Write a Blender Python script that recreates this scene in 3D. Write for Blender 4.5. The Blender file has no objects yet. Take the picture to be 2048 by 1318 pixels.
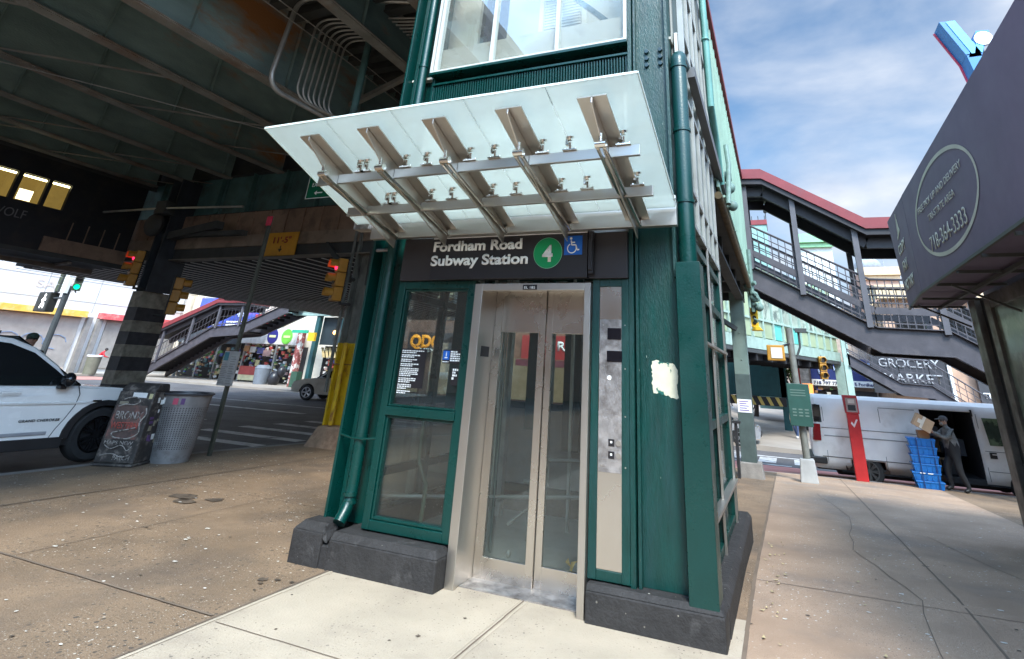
import bpy, bmesh, math, random
from mathutils import Vector, Matrix
random.seed(7)
sc = bpy.context.scene
COL = sc.collection
R = math.radians
# ---------------- camera ----------------
cam = bpy.data.cameras.new("camera"); camo = bpy.data.objects.new("camera", cam); COL.objects.link(camo)
_r = Vector((0.93030914, 0.36347038, 0.0491343)); _d = Vector((-0.10292348, 0.38728688, -0.91619628)); _f = Vector((-0.35203928, 0.84728871, 0.39770616))
m = Matrix.Identity(4)
for i in range(3):
    m[i][0] = _r[i]; m[i][1] = -_d[i]; m[i][2] = -_f[i]
m[0][3], m[1][3], m[2][3] = 0, 0, 1.6
camo.matrix_world = m
cam.sensor_width = 36; cam.sensor_fit = 'HORIZONTAL'
cam.lens = 1068.0 / 2048 * 36
cam.shift_x = (1024 - 1107.75) / 2048; cam.shift_y = (282.7 - 659) / 2048
cam.clip_end = 3000; cam.clip_start = 0.05
sc.camera = camo
# ---------------- sky and sun ----------------
SUN_EL, SUN_ROT = 48, 150
w = bpy.data.worlds.new("World"); sc.world = w; w.use_nodes = True
nt = w.node_tree; nt.nodes.clear()
def N(t, **k):
    n = nt.nodes.new(t)
    for a, b in k.items(): setattr(n, a, b)
    return n
sky = N('ShaderNodeTexSky', sky_type='NISHITA', sun_disc=False); sky.sun_elevation = R(SUN_EL); sky.sun_rotation = R(SUN_ROT)
tc = N('ShaderNodeTexCoord'); mp = N('ShaderNodeMapping'); mp.inputs['Scale'].default_value = (1.2, 1.2, 3.0); mp.inputs['Location'].default_value = (.35, .2, .1)
nz = N('ShaderNodeTexNoise'); nz.inputs['Scale'].default_value = 2.2; nz.inputs['Detail'].default_value = 9; nz.inputs['Roughness'].default_value = .52; nz.inputs['Distortion'].default_value = .25
rp = N('ShaderNodeValToRGB'); rp.color_ramp.elements[0].position = .40; rp.color_ramp.elements[1].position = .74; rp.color_ramp.elements[0].color = (.16, .16, .16, 1)
nz2 = N('ShaderNodeTexNoise'); nz2.inputs['Scale'].default_value = 5; nz2.inputs['Detail'].default_value = 6
rp2 = N('ShaderNodeValToRGB'); rp2.color_ramp.elements[0].position = .3; rp2.color_ramp.elements[1].position = .7
rp2.color_ramp.elements[0].color = (3.0, 3.7, 4.9, 1); rp2.color_ramp.elements[1].color = (5.4, 5.7, 6.2, 1)
# clouds gather towards the horizon
sx = N('ShaderNodeSeparateXYZ'); mr = N('ShaderNodeMapRange'); mr.inputs['From Min'].default_value = .18; mr.inputs['From Max'].default_value = .48; mr.inputs['To Min'].default_value = .22; mr.inputs['To Max'].default_value = -.03
ad = N('ShaderNodeMath', operation='ADD')
mx = N('ShaderNodeMixRGB'); bg = N('ShaderNodeBackground'); bg.inputs['Strength'].default_value = .1; out = N('ShaderNodeOutputWorld')
L = nt.links.new
tint = N('ShaderNodeMixRGB', blend_type='MULTIPLY'); tint.inputs['Fac'].default_value = 1; tint.inputs['Color2'].default_value = (.62, 1.0, 1.18, 1)
L(tc.outputs['Generated'], mp.inputs['Vector']); L(mp.outputs[0], nz.inputs['Vector']); L(mp.outputs[0], nz2.inputs['Vector'])
L(tc.outputs['Generated'], sx.inputs[0]); L(sx.outputs['Z'], mr.inputs['Value']); L(nz.outputs['Fac'], ad.inputs[0]); L(mr.outputs[0], ad.inputs[1]); L(ad.outputs[0], rp.inputs['Fac'])
L(nz2.outputs['Fac'], rp2.inputs['Fac']); L(rp.outputs['Color'], mx.inputs['Fac']); L(sky.outputs['Color'], tint.inputs['Color1']); L(tint.outputs[0], mx.inputs['Color1']); L(rp2.outputs['Color'], mx.inputs['Color2'])
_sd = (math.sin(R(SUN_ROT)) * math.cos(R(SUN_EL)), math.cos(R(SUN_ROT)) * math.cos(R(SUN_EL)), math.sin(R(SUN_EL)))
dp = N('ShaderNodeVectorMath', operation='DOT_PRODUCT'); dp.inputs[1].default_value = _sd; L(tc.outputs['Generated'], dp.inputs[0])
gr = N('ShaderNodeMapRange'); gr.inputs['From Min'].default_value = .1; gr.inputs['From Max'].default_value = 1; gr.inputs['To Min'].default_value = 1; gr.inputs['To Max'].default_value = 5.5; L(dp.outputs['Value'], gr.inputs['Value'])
glo = N('ShaderNodeVectorMath', operation='SCALE'); L(mx.outputs[0], glo.inputs[0]); L(gr.outputs[0], glo.inputs['Scale'])   # sky brightened around the sun behind the camera, added to light the street
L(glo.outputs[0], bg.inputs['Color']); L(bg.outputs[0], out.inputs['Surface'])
sl = bpy.data.lights.new("sun", 'SUN'); sl.energy = 2.8; sl.angle = R(14); sl.color = (1, .95, .87)
so = bpy.data.objects.new("sun", sl); COL.objects.link(so)
_az = R(SUN_ROT); sd = Vector((math.sin(_az) * math.cos(R(SUN_EL)), math.cos(_az) * math.cos(R(SUN_EL)), math.sin(R(SUN_EL))))
so.rotation_euler = sd.to_track_quat('Z', 'Y').to_euler(); so.location = (10, -20, 30)
sc.view_settings.view_transform = 'Standard'; sc.view_settings.look = 'None'; sc.view_settings.gamma = 1; sc.view_settings.use_curve_mapping = False
sc.view_settings.exposure = .85
sc.cycles.max_bounces = 8; sc.cycles.transparent_max_bounces = 12; sc.cycles.diffuse_bounces = 4; sc.cycles.caustics_reflective = False; sc.cycles.caustics_refractive = False

# ---------------- materials ----------------
MATS = {}
def mat(name, col, rough=.6, metal=0., var=.15, vs=3., col2=None, c2=(.5, .7), c2s=2., bump=.0, bs=40., stretch=(1, 1, 1), emit=None, es=1., coat=0., spec=.5, rv=.0, dots=None, wave=None):
    if name in MATS: return MATS[name]
    mm = bpy.data.materials.new(name); MATS[name] = mm; mm.use_nodes = True
    t = mm.node_tree; b = t.nodes['Principled BSDF']; nn = t.nodes.new; lk = t.links.new
    b.inputs['Roughness'].default_value = rough; b.inputs['Metallic'].default_value = metal
    b.inputs['Coat Weight'].default_value = coat; b.inputs['Specular IOR Level'].default_value = spec
    tcx = nn('ShaderNodeTexCoord'); mpx = nn('ShaderNodeMapping'); mpx.inputs['Scale'].default_value = stretch
    lk(tcx.outputs['Object'], mpx.inputs['Vector']); V = mpx.outputs[0]
    def noise(s, d=5., r=.55):
        x = nn('ShaderNodeTexNoise'); x.inputs['Scale'].default_value = s; x.inputs['Detail'].default_value = d; x.inputs['Roughness'].default_value = r; lk(V, x.inputs['Vector']); return x.outputs['Fac']
    a = tuple(max(0, c * (1 - var)) for c in col); z = tuple(min(1, c * (1 + var)) for c in col)
    rr = nn('ShaderNodeValToRGB'); rr.color_ramp.elements[0].position = .32; rr.color_ramp.elements[1].position = .68
    rr.color_ramp.elements[0].color = (*a, 1); rr.color_ramp.elements[1].color = (*z, 1)
    f1 = noise(vs); lk(f1, rr.inputs['Fac']); C = rr.outputs['Color']
    def over(C, fac, c):
        q = nn('ShaderNodeMixRGB'); lk(fac, q.inputs['Fac']); lk(C, q.inputs['Color1']); q.inputs['Color2'].default_value = (*c, 1); return q.outputs[0]
    def ramp(f, p0, p1, inv=False):
        q = nn('ShaderNodeMapRange'); q.inputs['From Min'].default_value = p0; q.inputs['From Max'].default_value = p1
        if inv: q.inputs['To Min'].default_value = 1; q.inputs['To Max'].default_value = 0
        lk(f, q.inputs['Value']); return q.outputs[0]
    if col2 is not None: C = over(C, ramp(noise(c2s, 9, .62), *c2), col2)
    if dots:
        for (s, rad, c) in dots:
            v = nn('ShaderNodeTexVoronoi'); v.inputs['Scale'].default_value = s; lk(V, v.inputs['Vector'])
            sp = nn('ShaderNodeSeparateXYZ'); lk(v.outputs['Color'], sp.inputs[0])
            mlt = nn('ShaderNodeMath'); mlt.operation = 'MULTIPLY'; lk(sp.outputs[0], mlt.inputs[0]); mlt.inputs[1].default_value = rad
            lt = nn('ShaderNodeMath'); lt.operation = 'LESS_THAN'; lk(v.outputs['Distance'], lt.inputs[0]); lk(mlt.outputs[0], lt.inputs[1])
            g = nn('ShaderNodeMath'); g.operation = 'MULTIPLY'; lk(lt.outputs[0], g.inputs[0]); lk(ramp(noise(1.1, 3), .36, .56), g.inputs[1])
            C = over(C, g.outputs[0], c)
    lk(C, b.inputs['Base Color'])
    if rv:
        q = nn('ShaderNodeMapRange'); q.inputs['To Min'].default_value = max(0, rough - rv); q.inputs['To Max'].default_value = min(1, rough + rv); q.inputs['From Min'].default_value = .3; q.inputs['From Max'].default_value = .7
        lk(noise(vs * 2.3), q.inputs['Value']); lk(q.outputs[0], b.inputs['Roughness'])
    if bump:
        bp = nn('ShaderNodeBump'); bp.inputs['Strength'].default_value = bump; bp.inputs['Distance'].default_value = .02
        if wave:
            wv = nn('ShaderNodeTexWave'); wv.bands_direction = wave[0]; wv.inputs['Scale'].default_value = wave[1]; lk(V, wv.inputs['Vector']); lk(wv.outputs['Fac'], bp.inputs['Height'])
        else: lk(noise(bs, 6), bp.inputs['Height'])
        lk(bp.outputs[0], b.inputs['Normal'])
    if emit: b.inputs['Emission Color'].default_value = (*emit, 1); b.inputs['Emission Strength'].default_value = es
    return mm
def glass(name, tint=(.8, .9, .88), mixf=.12, rough=.0, dirt=.04, fk=.55):
    if name in MATS: return MATS[name]
    mm = bpy.data.materials.new(name); MATS[name] = mm; mm.use_nodes = True
    t = mm.node_tree; t.nodes.clear(); nn = t.nodes.new; lk = t.links.new
    tr = nn('ShaderNodeBsdfTransparent'); tr.inputs[0].default_value = (*tint, 1)
    gl = nn('ShaderNodeBsdfGlossy'); gl.inputs['Roughness'].default_value = rough; gl.inputs[0].default_value = (.95, .97, 1, 1)
    df = nn('ShaderNodeBsdfDiffuse'); df.inputs[0].default_value = (.7, .72, .7, 1)
    fr0 = nn('ShaderNodeFresnel'); fr0.inputs[0].default_value = 1.5; fr = nn('ShaderNodeMath'); fr.operation = 'MULTIPLY'; fr.inputs[1].default_value = fk; lk(fr0.outputs[0], fr.inputs[0])
    ad = nn('ShaderNodeMath'); ad.operation = 'ADD'; ad.inputs[1].default_value = mixf; lk(fr.outputs[0], ad.inputs[0])
    m1 = nn('ShaderNodeMixShader'); lk(ad.outputs[0], m1.inputs[0]); lk(tr.outputs[0], m1.inputs[1]); lk(gl.outputs[0], m1.inputs[2])
    no = nn('ShaderNodeTexNoise'); no.inputs['Scale'].default_value = 3; no.inputs['Detail'].default_value = 8
    tcx = nn('ShaderNodeTexCoord'); lk(tcx.outputs['Object'], no.inputs['Vector'])
    ml = nn('ShaderNodeMath'); ml.operation = 'MULTIPLY'; ml.inputs[1].default_value = dirt * 2; lk(no.outputs[0], ml.inputs[0])
    m2 = nn('ShaderNodeMixShader'); lk(ml.outputs[0], m2.inputs[0]); lk(m1.outputs[0], m2.inputs[1]); lk(df.outputs[0], m2.inputs[2])
    o = nn('ShaderNodeOutputMaterial'); lk(m2.outputs[0], o.inputs[0]); return mm

green = mat('green_paint', (.0008, .040, .034), .32, var=.12, vs=2, bump=.12, bs=60, rv=.1, col2=(.0006, .024, .021), c2=(.5, .8), dots=[(9, .035, (.20, .28, .24)), (21, .05, (.004, .02, .018))])
green2 = mat('green_paint_worn', (.001, .040, .034), .42, var=.2, vs=5, bump=.35, bs=45, rv=.12, col2=(.012, .048, .050), c2=(.48, .75), stretch=(3, 3, .6), dots=[(7, .05, (.28, .33, .28)), (15, .05, (.10, .06, .03))])
steel = mat('brushed_steel', (.57, .535, .49), .36, .95, var=.03, vs=1.5, rv=.03)
steel_s = mat('steel_scratched', (.46, .43, .42), .42, .8, var=.25, vs=9, rv=.12, col2=(.17, .15, .14), c2=(.45, .7), c2s=7, bump=.15, bs=80)
steel_w = mat('steel_warm', (.60, .55, .49), .27, .95, var=.03, vs=1.2, rv=.05)
concrete_b = mat('black_painted_concrete', (.026, .0245, .025), .75, var=.3, vs=8, bump=.5, bs=35, col2=(.10, .095, .095), c2=(.58, .80), c2s=5, dots=[(14, .12, (.35, .33, .28))])
blk = mat('black_panel', (.018, .016, .019), .38, var=.1)
blk_m = mat('black_metal', (.02, .02, .022), .5, var=.2, vs=6, bump=.1)
sgn_w = mat('sign_white', (.85, .85, .84), .5, var=.03)
mta_green = mat('route_green', (.0, .28, .09), .4, var=.04)
mta_blue = mat('access_blue', (.01, .12, .52), .4, var=.04)
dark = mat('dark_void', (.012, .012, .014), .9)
glz = glass('clear_glass', (.88, .93, .91), .03, dirt=.015)
glz_can = glass('canopy_glass', (.82, .87, .82), .05, rough=.10, dirt=.20)
_t = glz_can.node_tree; _tl = _t.nodes.new('ShaderNodeBsdfTranslucent'); _tl.inputs[0].default_value = (.86, .90, .84, 1); _o = [n for n in _t.nodes if n.type == 'OUTPUT_MATERIAL'][0]
_s = _o.inputs[0].links[0].from_socket; _m = _t.nodes.new('ShaderNodeMixShader'); _m.inputs[0].default_value = .30
_t.links.new(_s, _m.inputs[1]); _t.links.new(_tl.outputs[0], _m.inputs[2]); _t.links.new(_m.outputs[0], _o.inputs[0])
glz_d = glass('dark_glass', (.20, .24, .25), .10)
glz_up = glass('upper_glass', (.94, .96, .93), .0, dirt=.05, fk=.3)

# ---------------- mesh helper ----------------
class MB:
    def __init__(s): s.v = []; s.f = []; s.m = []
    def add(s, vs, fs, mi=0):
        o = len(s.v); s.v += [tuple(p) for p in vs]; s.f += [tuple(i + o for i in f) for f in fs]; s.m += [mi] * len(fs); return s
    def box(s, x0, x1, y0, y1, z0, z1, mi=0):
        v = [(x, y, z) for z in (z0, z1) for y in (y0, y1) for x in (x0, x1)]
        return s.add(v, [(0, 2, 3, 1), (4, 5, 7, 6), (0, 1, 5, 4), (2, 6, 7, 3), (0, 4, 6, 2), (1, 3, 7, 5)], mi)
    def hexa(s, b, t, mi=0):
        n = len(b); return s.add(list(b) + list(t), [tuple(range(n))[::-1], tuple(range(n, 2 * n))] + [(i, (i + 1) % n, n + (i + 1) % n, n + i) for i in range(n)], mi)
    def prism(s, pts, ax, a, b, mi=0):
        def P(p, v): return (v, p[0], p[1]) if ax == 'x' else (p[0], v, p[1]) if ax == 'y' else (p[0], p[1], v)
        return s.hexa([P(p, a) for p in pts], [P(p, b) for p in pts], mi)
    def bar(s, p, q, w, h=None, up=(0, 0, 1), mi=0):
        h = h or w; p = Vector(p); q = Vector(q); d = (q - p).normalized(); u = Vector(up)
        if abs(d.dot(u)) > .98: u = Vector((0, 1, 0))
        r = d.cross(u).normalized(); u = r.cross(d)
        c = [(-1, -1), (1, -1), (1, 1), (-1, 1)]
        return s.hexa([p + r * (i * w / 2) + u * (j * h / 2) for i, j in c], [q + r * (i * w / 2) + u * (j * h / 2) for i, j in c], mi)
    def tube(s, pts, r, n=10, mi=0, cap=True):
        pts = [Vector(p) for p in pts]; rs = r if isinstance(r, (list, tuple)) else [r] * len(pts)
        rings = []; prev = None
        for i, p in enumerate(pts):
            d = (pts[min(i + 1, len(pts) - 1)] - pts[max(i - 1, 0)]).normalized()
            if prev is None:
                u = d.orthogonal().normalized()
            else:
                u = (prev - d * prev.dot(d)).normalized()
            prev = u; v = d.cross(u)
            rings.append([p + (u * math.cos(2 * math.pi * k / n) + v * math.sin(2 * math.pi * k / n)) * rs[i] for k in range(n)])
        vs = [x for rg in rings for x in rg]; fs = []
        for i in range(len(pts) - 1):
            for k in range(n): fs.append((i * n + k, i * n + (k + 1) % n, (i + 1) * n + (k + 1) % n, (i + 1) * n + k))
        if cap: fs += [tuple(range(n))[::-1], tuple(range((len(pts) - 1) * n, len(pts) * n))]
        return s.add(vs, fs, mi)
    def disc(s, c, nrm, r, h, n=20, mi=0):
        c = Vector(c); nrm = Vector(nrm).normalized(); return s.tube([c, c + nrm * h], r, n, mi)
    def sph(s, c, r, sc_=(1, 1, 1), mi=0, a=10, b=7):
        c = Vector(c); vs = []; fs = []
        for i in range(b + 1):
            t = math.pi * i / b
            for k in range(a): vs.append((c.x + r * sc_[0] * math.sin(t) * math.cos(2 * math.pi * k / a), c.y + r * sc_[1] * math.sin(t) * math.sin(2 * math.pi * k / a), c.z + r * sc_[2] * math.cos(t)))
        for i in range(b):
            for k in range(a): fs.append((i * a + k, (i + 1) * a + k, (i + 1) * a + (k + 1) % a, i * a + (k + 1) % a))
        return s.add(vs, fs, mi)
    def quad(s, *p, mi=0): return s.add(p, [tuple(range(len(p)))], mi)
    def build(s, name, mats, parent=None, bev=0., smooth=False, local=False, label=None):
        if not isinstance(mats, (list, tuple)): mats = [mats]
        me = bpy.data.meshes.new(name)
        off = Vector((0, 0, 0))
        if parent is not None and not local:
            off = wloc(parent)
        me.from_pydata([(Vector(p) - off)[:] for p in s.v], [], s.f)
        for mm in mats: me.materials.append(mm)
        me.polygons.foreach_set('material_index', s.m)
        me.update()
        bmx = bmesh.new(); bmx.from_mesh(me); bmesh.ops.recalc_face_normals(bmx, faces=bmx.faces); bmx.to_mesh(me); bmx.free()
        if smooth:
            me.polygons.foreach_set('use_smooth', [True] * len(me.polygons)); me.set_sharp_from_angle(angle=R(38))
        o = bpy.data.objects.new(name, me); COL.objects.link(o)
        if parent is not None: o.parent = parent
        if bev:
            bv = o.modifiers.new('bevel', 'BEVEL'); bv.width = bev; bv.segments = 2; bv.limit_method = 'ANGLE'; bv.angle_limit = R(50); bv.harden_normals = False
        if label: o['label'] = label
        return o
def wloc(o):
    v = Vector(o.location)
    while o.parent is not None: o = o.parent; v += Vector(o.location)
    return v
def thing(name, label, cat, loc=(0, 0, 0), rz=0, group=None):
    o = bpy.data.objects.new(name, None); COL.objects.link(o); o.location = loc; o.rotation_euler = (0, 0, rz); o.empty_display_size = .2
    o['label'] = label; o['category'] = cat
    if group: o['group'] = group
    return o
def tag(o, label, cat, group=None):
    o['label'] = label; o['category'] = cat
    if group: o['group'] = group
    return o
def struct(o, kind='structure'): o['kind'] = kind; return o
def dup(root, loc=None, rz=None, label=None):
    r = root.copy(); COL.objects.link(r)
    if loc is not None: r.location = loc
    if rz is not None: r.rotation_euler = (0, 0, rz)
    if label: r['label'] = label
    def rec(src, dst):
        for ch in list(src.children):
            c = ch.copy(); COL.objects.link(c); c.parent = dst; rec(ch, c)
    rec(root, r); return r
def text(name, s, mt, parent, org, right, up, h, w=None, bold=.012, depth=.004, align='LEFT', shear=0., local=False, sp=1.0):
    """flat raised lettering: org = lower-left corner, h = cap height, w = overall width"""
    cu = bpy.data.curves.new('t', 'FONT'); cu.body = s; cu.size = 1; cu.offset = bold; cu.extrude = 0; cu.shear = shear; cu.space_character = sp; cu.space_line = .95
    to = bpy.data.objects.new('t', cu); COL.objects.link(to)
    dg = bpy.context.evaluated_depsgraph_get(); me = bpy.data.meshes.new_from_object(to.evaluated_get(dg))
    bpy.data.objects.remove(to); bpy.data.curves.remove(cu)
    if not me.vertices: return None
    xs = [v.co.x for v in me.vertices]; x0, x1 = min(xs), max(xs)
    sy = h / .72; sxx = (w / (x1 - x0)) if w else sy
    right = Vector(right).normalized(); up = Vector(up).normalized(); n = right.cross(up)
    org = Vector(org); off = wloc(parent) if (parent is not None and not local) else Vector()
    tw = (x1 - x0) * sxx; dx = 0 if align == 'LEFT' else -tw / 2
    for v in me.vertices:
        c = v.co.copy(); p = org + right * ((c.x - x0) * sxx + dx) + up * (c.y * sy) + n * depth - off; v.co = p
    me.materials.clear(); me.materials.append(mt); me.name = name
    o = bpy.data.objects.new(name, me); COL.objects.link(o)
    if parent is not None: o.parent = parent
    sm = o.modifiers.new('thick', 'SOLIDIFY'); sm.thickness = min(.003, depth * .7); sm.offset = -1 if False else 1
    return o
def sstep(a, b, x):
    t = max(0, min(1, (x - a) / (b - a))); return t * t * (3 - 2 * t)
def gz(x, y):
    z = -.052 * max(0, y - 6.5) if y < 21 else -.052 * 14.5
    if y > 21: z -= .1 * sstep(21, 26, y)
    return z * sstep(-7, -1, x)
X, Y, Z = Vector((1, 0, 0)), Vector((0, 1, 0)), Vector((0, 0, 1))

# ================= GROUND =================
def sheet(name, poly_test, xs, ys, mt, dz=0., thick=None):
    """a grid sheet following the slope; cells kept where poly_test(cx, cy)"""
    b = MB(); idx = {}
    def vi(i, j):
        if (i, j) not in idx: idx[(i, j)] = len(b.v); b.v.append((xs[i], ys[j], gz(xs[i], ys[j]) + dz))
        return idx[(i, j)]
    for i in range(len(xs) - 1):
        for j in range(len(ys) - 1):
            if poly_test((xs[i] + xs[i + 1]) / 2, (ys[j] + ys[j + 1]) / 2): b.f.append((vi(i, j), vi(i + 1, j), vi(i + 1, j + 1), vi(i, j + 1))); b.m.append(0)
    return struct(b.build(name, mt))
def strip(name, pts_in, pts_out, mt, dz=0., n=24):
    b = MB()
    for k, (p, q) in enumerate(zip(pts_in, pts_out)):
        b.v += [(p[0], p[1], gz(*p) + dz), (q[0], q[1], gz(*q) + dz)]
        if k: b.f.append((2 * k - 2, 2 * k - 1, 2 * k + 1, 2 * k)); b.m.append(0)
    return b.build(name, mt)
def rng(a, b, s): n = max(1, int(round((b - a) / s))); return [a + (b - a) * i / n for i in range(n + 1)]
asphalt = mat('asphalt', (.095, .088, .086), .75, var=.25, vs=.6, bump=.5, bs=90, col2=(.16, .15, .15), c2=(.52, .8), c2s=.35, rv=.15, dots=[(9, .14, (.3, .29, .27))])
walk_m = mat('sidewalk_brown', (.235, .16, .10), .8, var=.22, vs=1.3, bump=.5, bs=70, col2=(.125, .092, .068), c2=(.48, .72), c2s=.9,
             dots=[(22, .20, (.52, .46, .38)), (17, .28, (.085, .065, .05)), (70, .24, (.46, .40, .33)), (48, .36, (.10, .075, .055)), (95, .34, (.12, .09, .06))])
walk_r = mat('sidewalk_pinkish', (.38, .262, .18), .8, var=.16, vs=1.1, bump=.4, bs=70, col2=(.20, .165, .14), c2=(.50, .74), c2s=.6,
             dots=[(20, .2, (.62, .58, .52)), (60, .26, (.13, .10, .075)), (95, .3, (.55, .47, .38))])
walk_l = mat('sidewalk_pale', (.45, .375, .285), .8, var=.10, vs=2, bump=.35, bs=70, col2=(.30, .245, .19), c2=(.50, .72), c2s=1.1, dots=[(12, .14, (.2, .17, .14)), (55, .20, (.17, .14, .11)), (30, .2, (.12, .10, .08))])
walk_far = mat('sidewalk_far', (.30, .255, .21), .85, var=.12, vs=.7)
GX = [-600, -250, -120, -70] + rng(-50, -8, 3) + rng(-7, 0, .5) + rng(1, 30, 3) + [60, 120, 250, 600]
GY = [-300, -100, -40, -20, -10, 0, 4] + rng(5, 27, .7) + [32, 40, 60, 100, 200, 500, 1500]
sheet('road', lambda x, y: True, GX, GY, asphalt, -.12)
# near pavement: kerb line turns the corner behind the lift tower
arc = [(-9.85, -60), (-9.85, 6.6)] + [(-9.85 + 5.2 * (1 - math.cos(t)), 6.6 + 9.5 * math.sin(t)) for t in [math.pi / 2 * k / 9 for k in range(1, 9)]]
kerb = arc + [(-3.2, 17.6), (0, 18.5), (3, 18.7), (8, 18.8), (40, 18.9)]
b = MB()
# fan of rows between kerb line and an inner line x = -0.4 / y = -60
rows = []
def kx(y):
    for (a, c), (d, e) in zip(kerb, kerb[1:]):
        if c <= y <= e and e > c: return a + (d - a) * (y - c) / (e - c)
    return 40.
yy = rng(-60, 4, 4) + rng(4.5, 18.8, .35)
for j, y in enumerate(yy):
    x0 = kx(y); xs_ = [x0 + (34 - x0) * (k / 40) ** 1.6 for k in range(41)]
    rows.append([(x, y, gz(x, y)) for x in xs_])
def rows_mesh(rows, test):
    bb = MB(); nr = len(rows[0])
    bb.v = [p for r in rows for p in r]
    for j in range(len(rows) - 1):
        for i in range(nr - 1):
            bb.f.append((j * nr + i, j * nr + i + 1, (j + 1) * nr + i + 1, (j + 1) * nr + i)); bb.m.append(0)
    return bb
struct(rows_mesh(rows, None).build('pavement', walk_m))
kb = MB(); ko = MB()
kpts = [p for p in kerb]
fine = []
for (a, c), (d, e) in zip(kpts, kpts[1:]):
    n = max(1, int(max(abs(d - a), abs(e - c)) / .7)) if c > -1 or e > 0 else 4
    fine += [(a + (d - a) * k / n, c + (e - c) * k / n) for k in range(n)]
fine.append(kpts[-1])
for k, (x, y) in enumerate(fine):
    q = fine[min(k + 1, len(fine) - 1)]; p = fine[max(k - 1, 0)]; t = Vector((q[0] - p[0], q[1] - p[1], 0)).normalized(); nrm = Vector((-t.y, t.x, 0))
    z = gz(x, y)
    for dx, dz in ((-.16, .006), (0.015, .006), (.02, -.13)): kb.v.append((x + nrm.x * dx, y + nrm.y * dx, z + dz))
    if k:
        for r_ in (0, 1): i = 3 * (k - 1) + r_; kb.f.append((i, i + 1, i + 4, i + 3)); kb.m.append(0)
struct(kb.build('kerb', mat('kerb_stone', (.22, .20, .185), .8, var=.2, vs=3, bump=.3)))
# pale slabs poured in front of the lift, pinkish walk to the right
def slab(name, x0, x1, y0, y1, mt, dz=.004, st=.5):
    bb = MB(); xs_ = rng(x0, x1, st); ys_ = rng(y0, y1, st); bb.v = [(x, y, gz(x, y) + dz) for y in ys_ for x in xs_]; n = len(xs_)
    for j in range(len(ys_) - 1):
        for i in range(n - 1): bb.f.append((j * n + i, j * n + i + 1, (j + 1) * n + i + 1, (j + 1) * n + i)); bb.m.append(0)
    return struct(bb.build(name, mt))
slab('pavement_pale_slab', -3.66, -.42, -3, 5.2, walk_l)
slab('pavement_right_strip', -.40, 3.4, -3, 18.4, walk_r)
jm = mat('joint', (.17, .125, .09), .95); jl = mat('joint_light', (.50, .42, .32), .9)
j = MB(); jw = MB()
def jline(bb, p, q, w_=.014, dz=.008, n=None):
    p = Vector((*p, 0)); q = Vector((*q, 0)); d = (q - p); n = n or max(1, int(d.length / .5)); s_ = d.normalized().cross(Z) * w_ / 2
    for k in range(n):
        a_ = p + d * k / n; c_ = p + d * (k + 1) / n
        a_ = a_ + Vector((random.uniform(-.004, .004), random.uniform(-.004, .004), 0)) if k else a_
        bb.quad(*[(v.x, v.y, gz(v.x, v.y) + dz) for v in (a_ - s_, a_ + s_, c_ + s_, c_ - s_)])
jline(j, (-3.67, -3), (-3.67, 4.46), .02); jline(jw, (-3.63, -3), (-3.63, 4.46), .018)
jline(j, (-1.995, -3), (-1.995, 4.9), .010); jline(jw, (-1.965, -3), (-1.965, 4.9), .010); jline(jw, (-2.025, -3), (-2.025, 4.9), .010)
jline(j, (-9.8, 3.42), (-3.7, 3.42), .022); jline(j, (-3.6, 3.36), (-.45, 3.36), .007)
jline(j, (-6.05, 3.42), (-6.05, 9), .010); jline(j, (-8.1, -3), (-7.8, 11), .03); jline(j, (-9.8, 6.1), (-4.2, 6.0), .008)
jline(j, (-.41, -3), (-.41, 17), .03)
for yj in (6.2, 10.4, 15): jline(j, (-.4, yj), (2.7, yj + .12), .009)
jline(j, (1.25, -3), (1.15, 18.3), .018)
def crack(pts, w_=.008):
    for a_, c_ in zip(pts, pts[1:]):
        n = 5; pr_ = a_
        for k in range(1, n + 1):
            q = (a_[0] + (c_[0] - a_[0]) * k / n + random.uniform(-.03, .03), a_[1] + (c_[1] - a_[1]) * k / n + random.uniform(-.03, .03)); jline(j, pr_, q, w_, .009, 1); pr_ = q
crack([(.2, 3.2), (.75, 4.6), (.9, 6.4), (.55, 8.2), (.75, 11), (.4, 14)]); crack([(1.0, 5.2), (1.9, 5.6), (2.6, 5.2)]); crack([(1.6, 10), (2.0, 8), (2.7, 7.2)]); crack([(.8, 4.5), (1.3, 3.6), (1.5, 2.8)])
crack([(-.1, 3.75), (.16, 3.6)], .01)
struct(j.build('pavement_joints', jm)); struct(jw.build('pavement_joint_edges', jl))
# dark stains and gum as thin marks
st_ = MB()
def blob(bb, x, y, r, asp=1., dz=.0075):
    n = 14; a0 = random.random() * 6; pts = []
    for k in range(n):
        a_ = 2 * math.pi * k / n; rr_ = r * random.uniform(.6, 1.15); pts.append((x + math.cos(a_ + a0) * rr_ * asp, y + math.sin(a_ + a0) * rr_))
    bb.add([(p[0], p[1], gz(*p) + dz) for p in pts], [tuple(range(n))])
stain = mat('stain', (.10, .075, .055), .7, var=.4, vs=12)
for x, y, r_ in [(-3.95, 4.05, .035), (-3.85, 4.1, .025), (-3.9, 3.98, .02), (-3.72, 4.12, .02), (-6.9, 5.55, .16), (-6.7, 5.4, .12), (-6.5, 5.62, .10), (1.2, 7.9, .03)]: blob(st_, x, y, r_, 1.2)
for k in range(150): blob(st_, random.uniform(-9.5, 3), random.uniform(1.5, 10), random.uniform(.006, .02))
struct(st_.build('pavement_stains', stain))
gm = MB()
for k in range(420): 
    x = random.uniform(-9.4, -3.8); y = random.uniform(1.5, 10); blob(gm, x, y, random.uniform(.005, .017), random.uniform(.8, 1.8), .0085)
for k in range(120): blob(gm, random.uniform(-.3, 3), random.uniform(2, 17), random.uniform(.006, .018), 1.4, .0085)
struct(gm.build('pavement_droppings', mat('droppings', (.66, .62, .55), .9, var=.2)))
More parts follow.
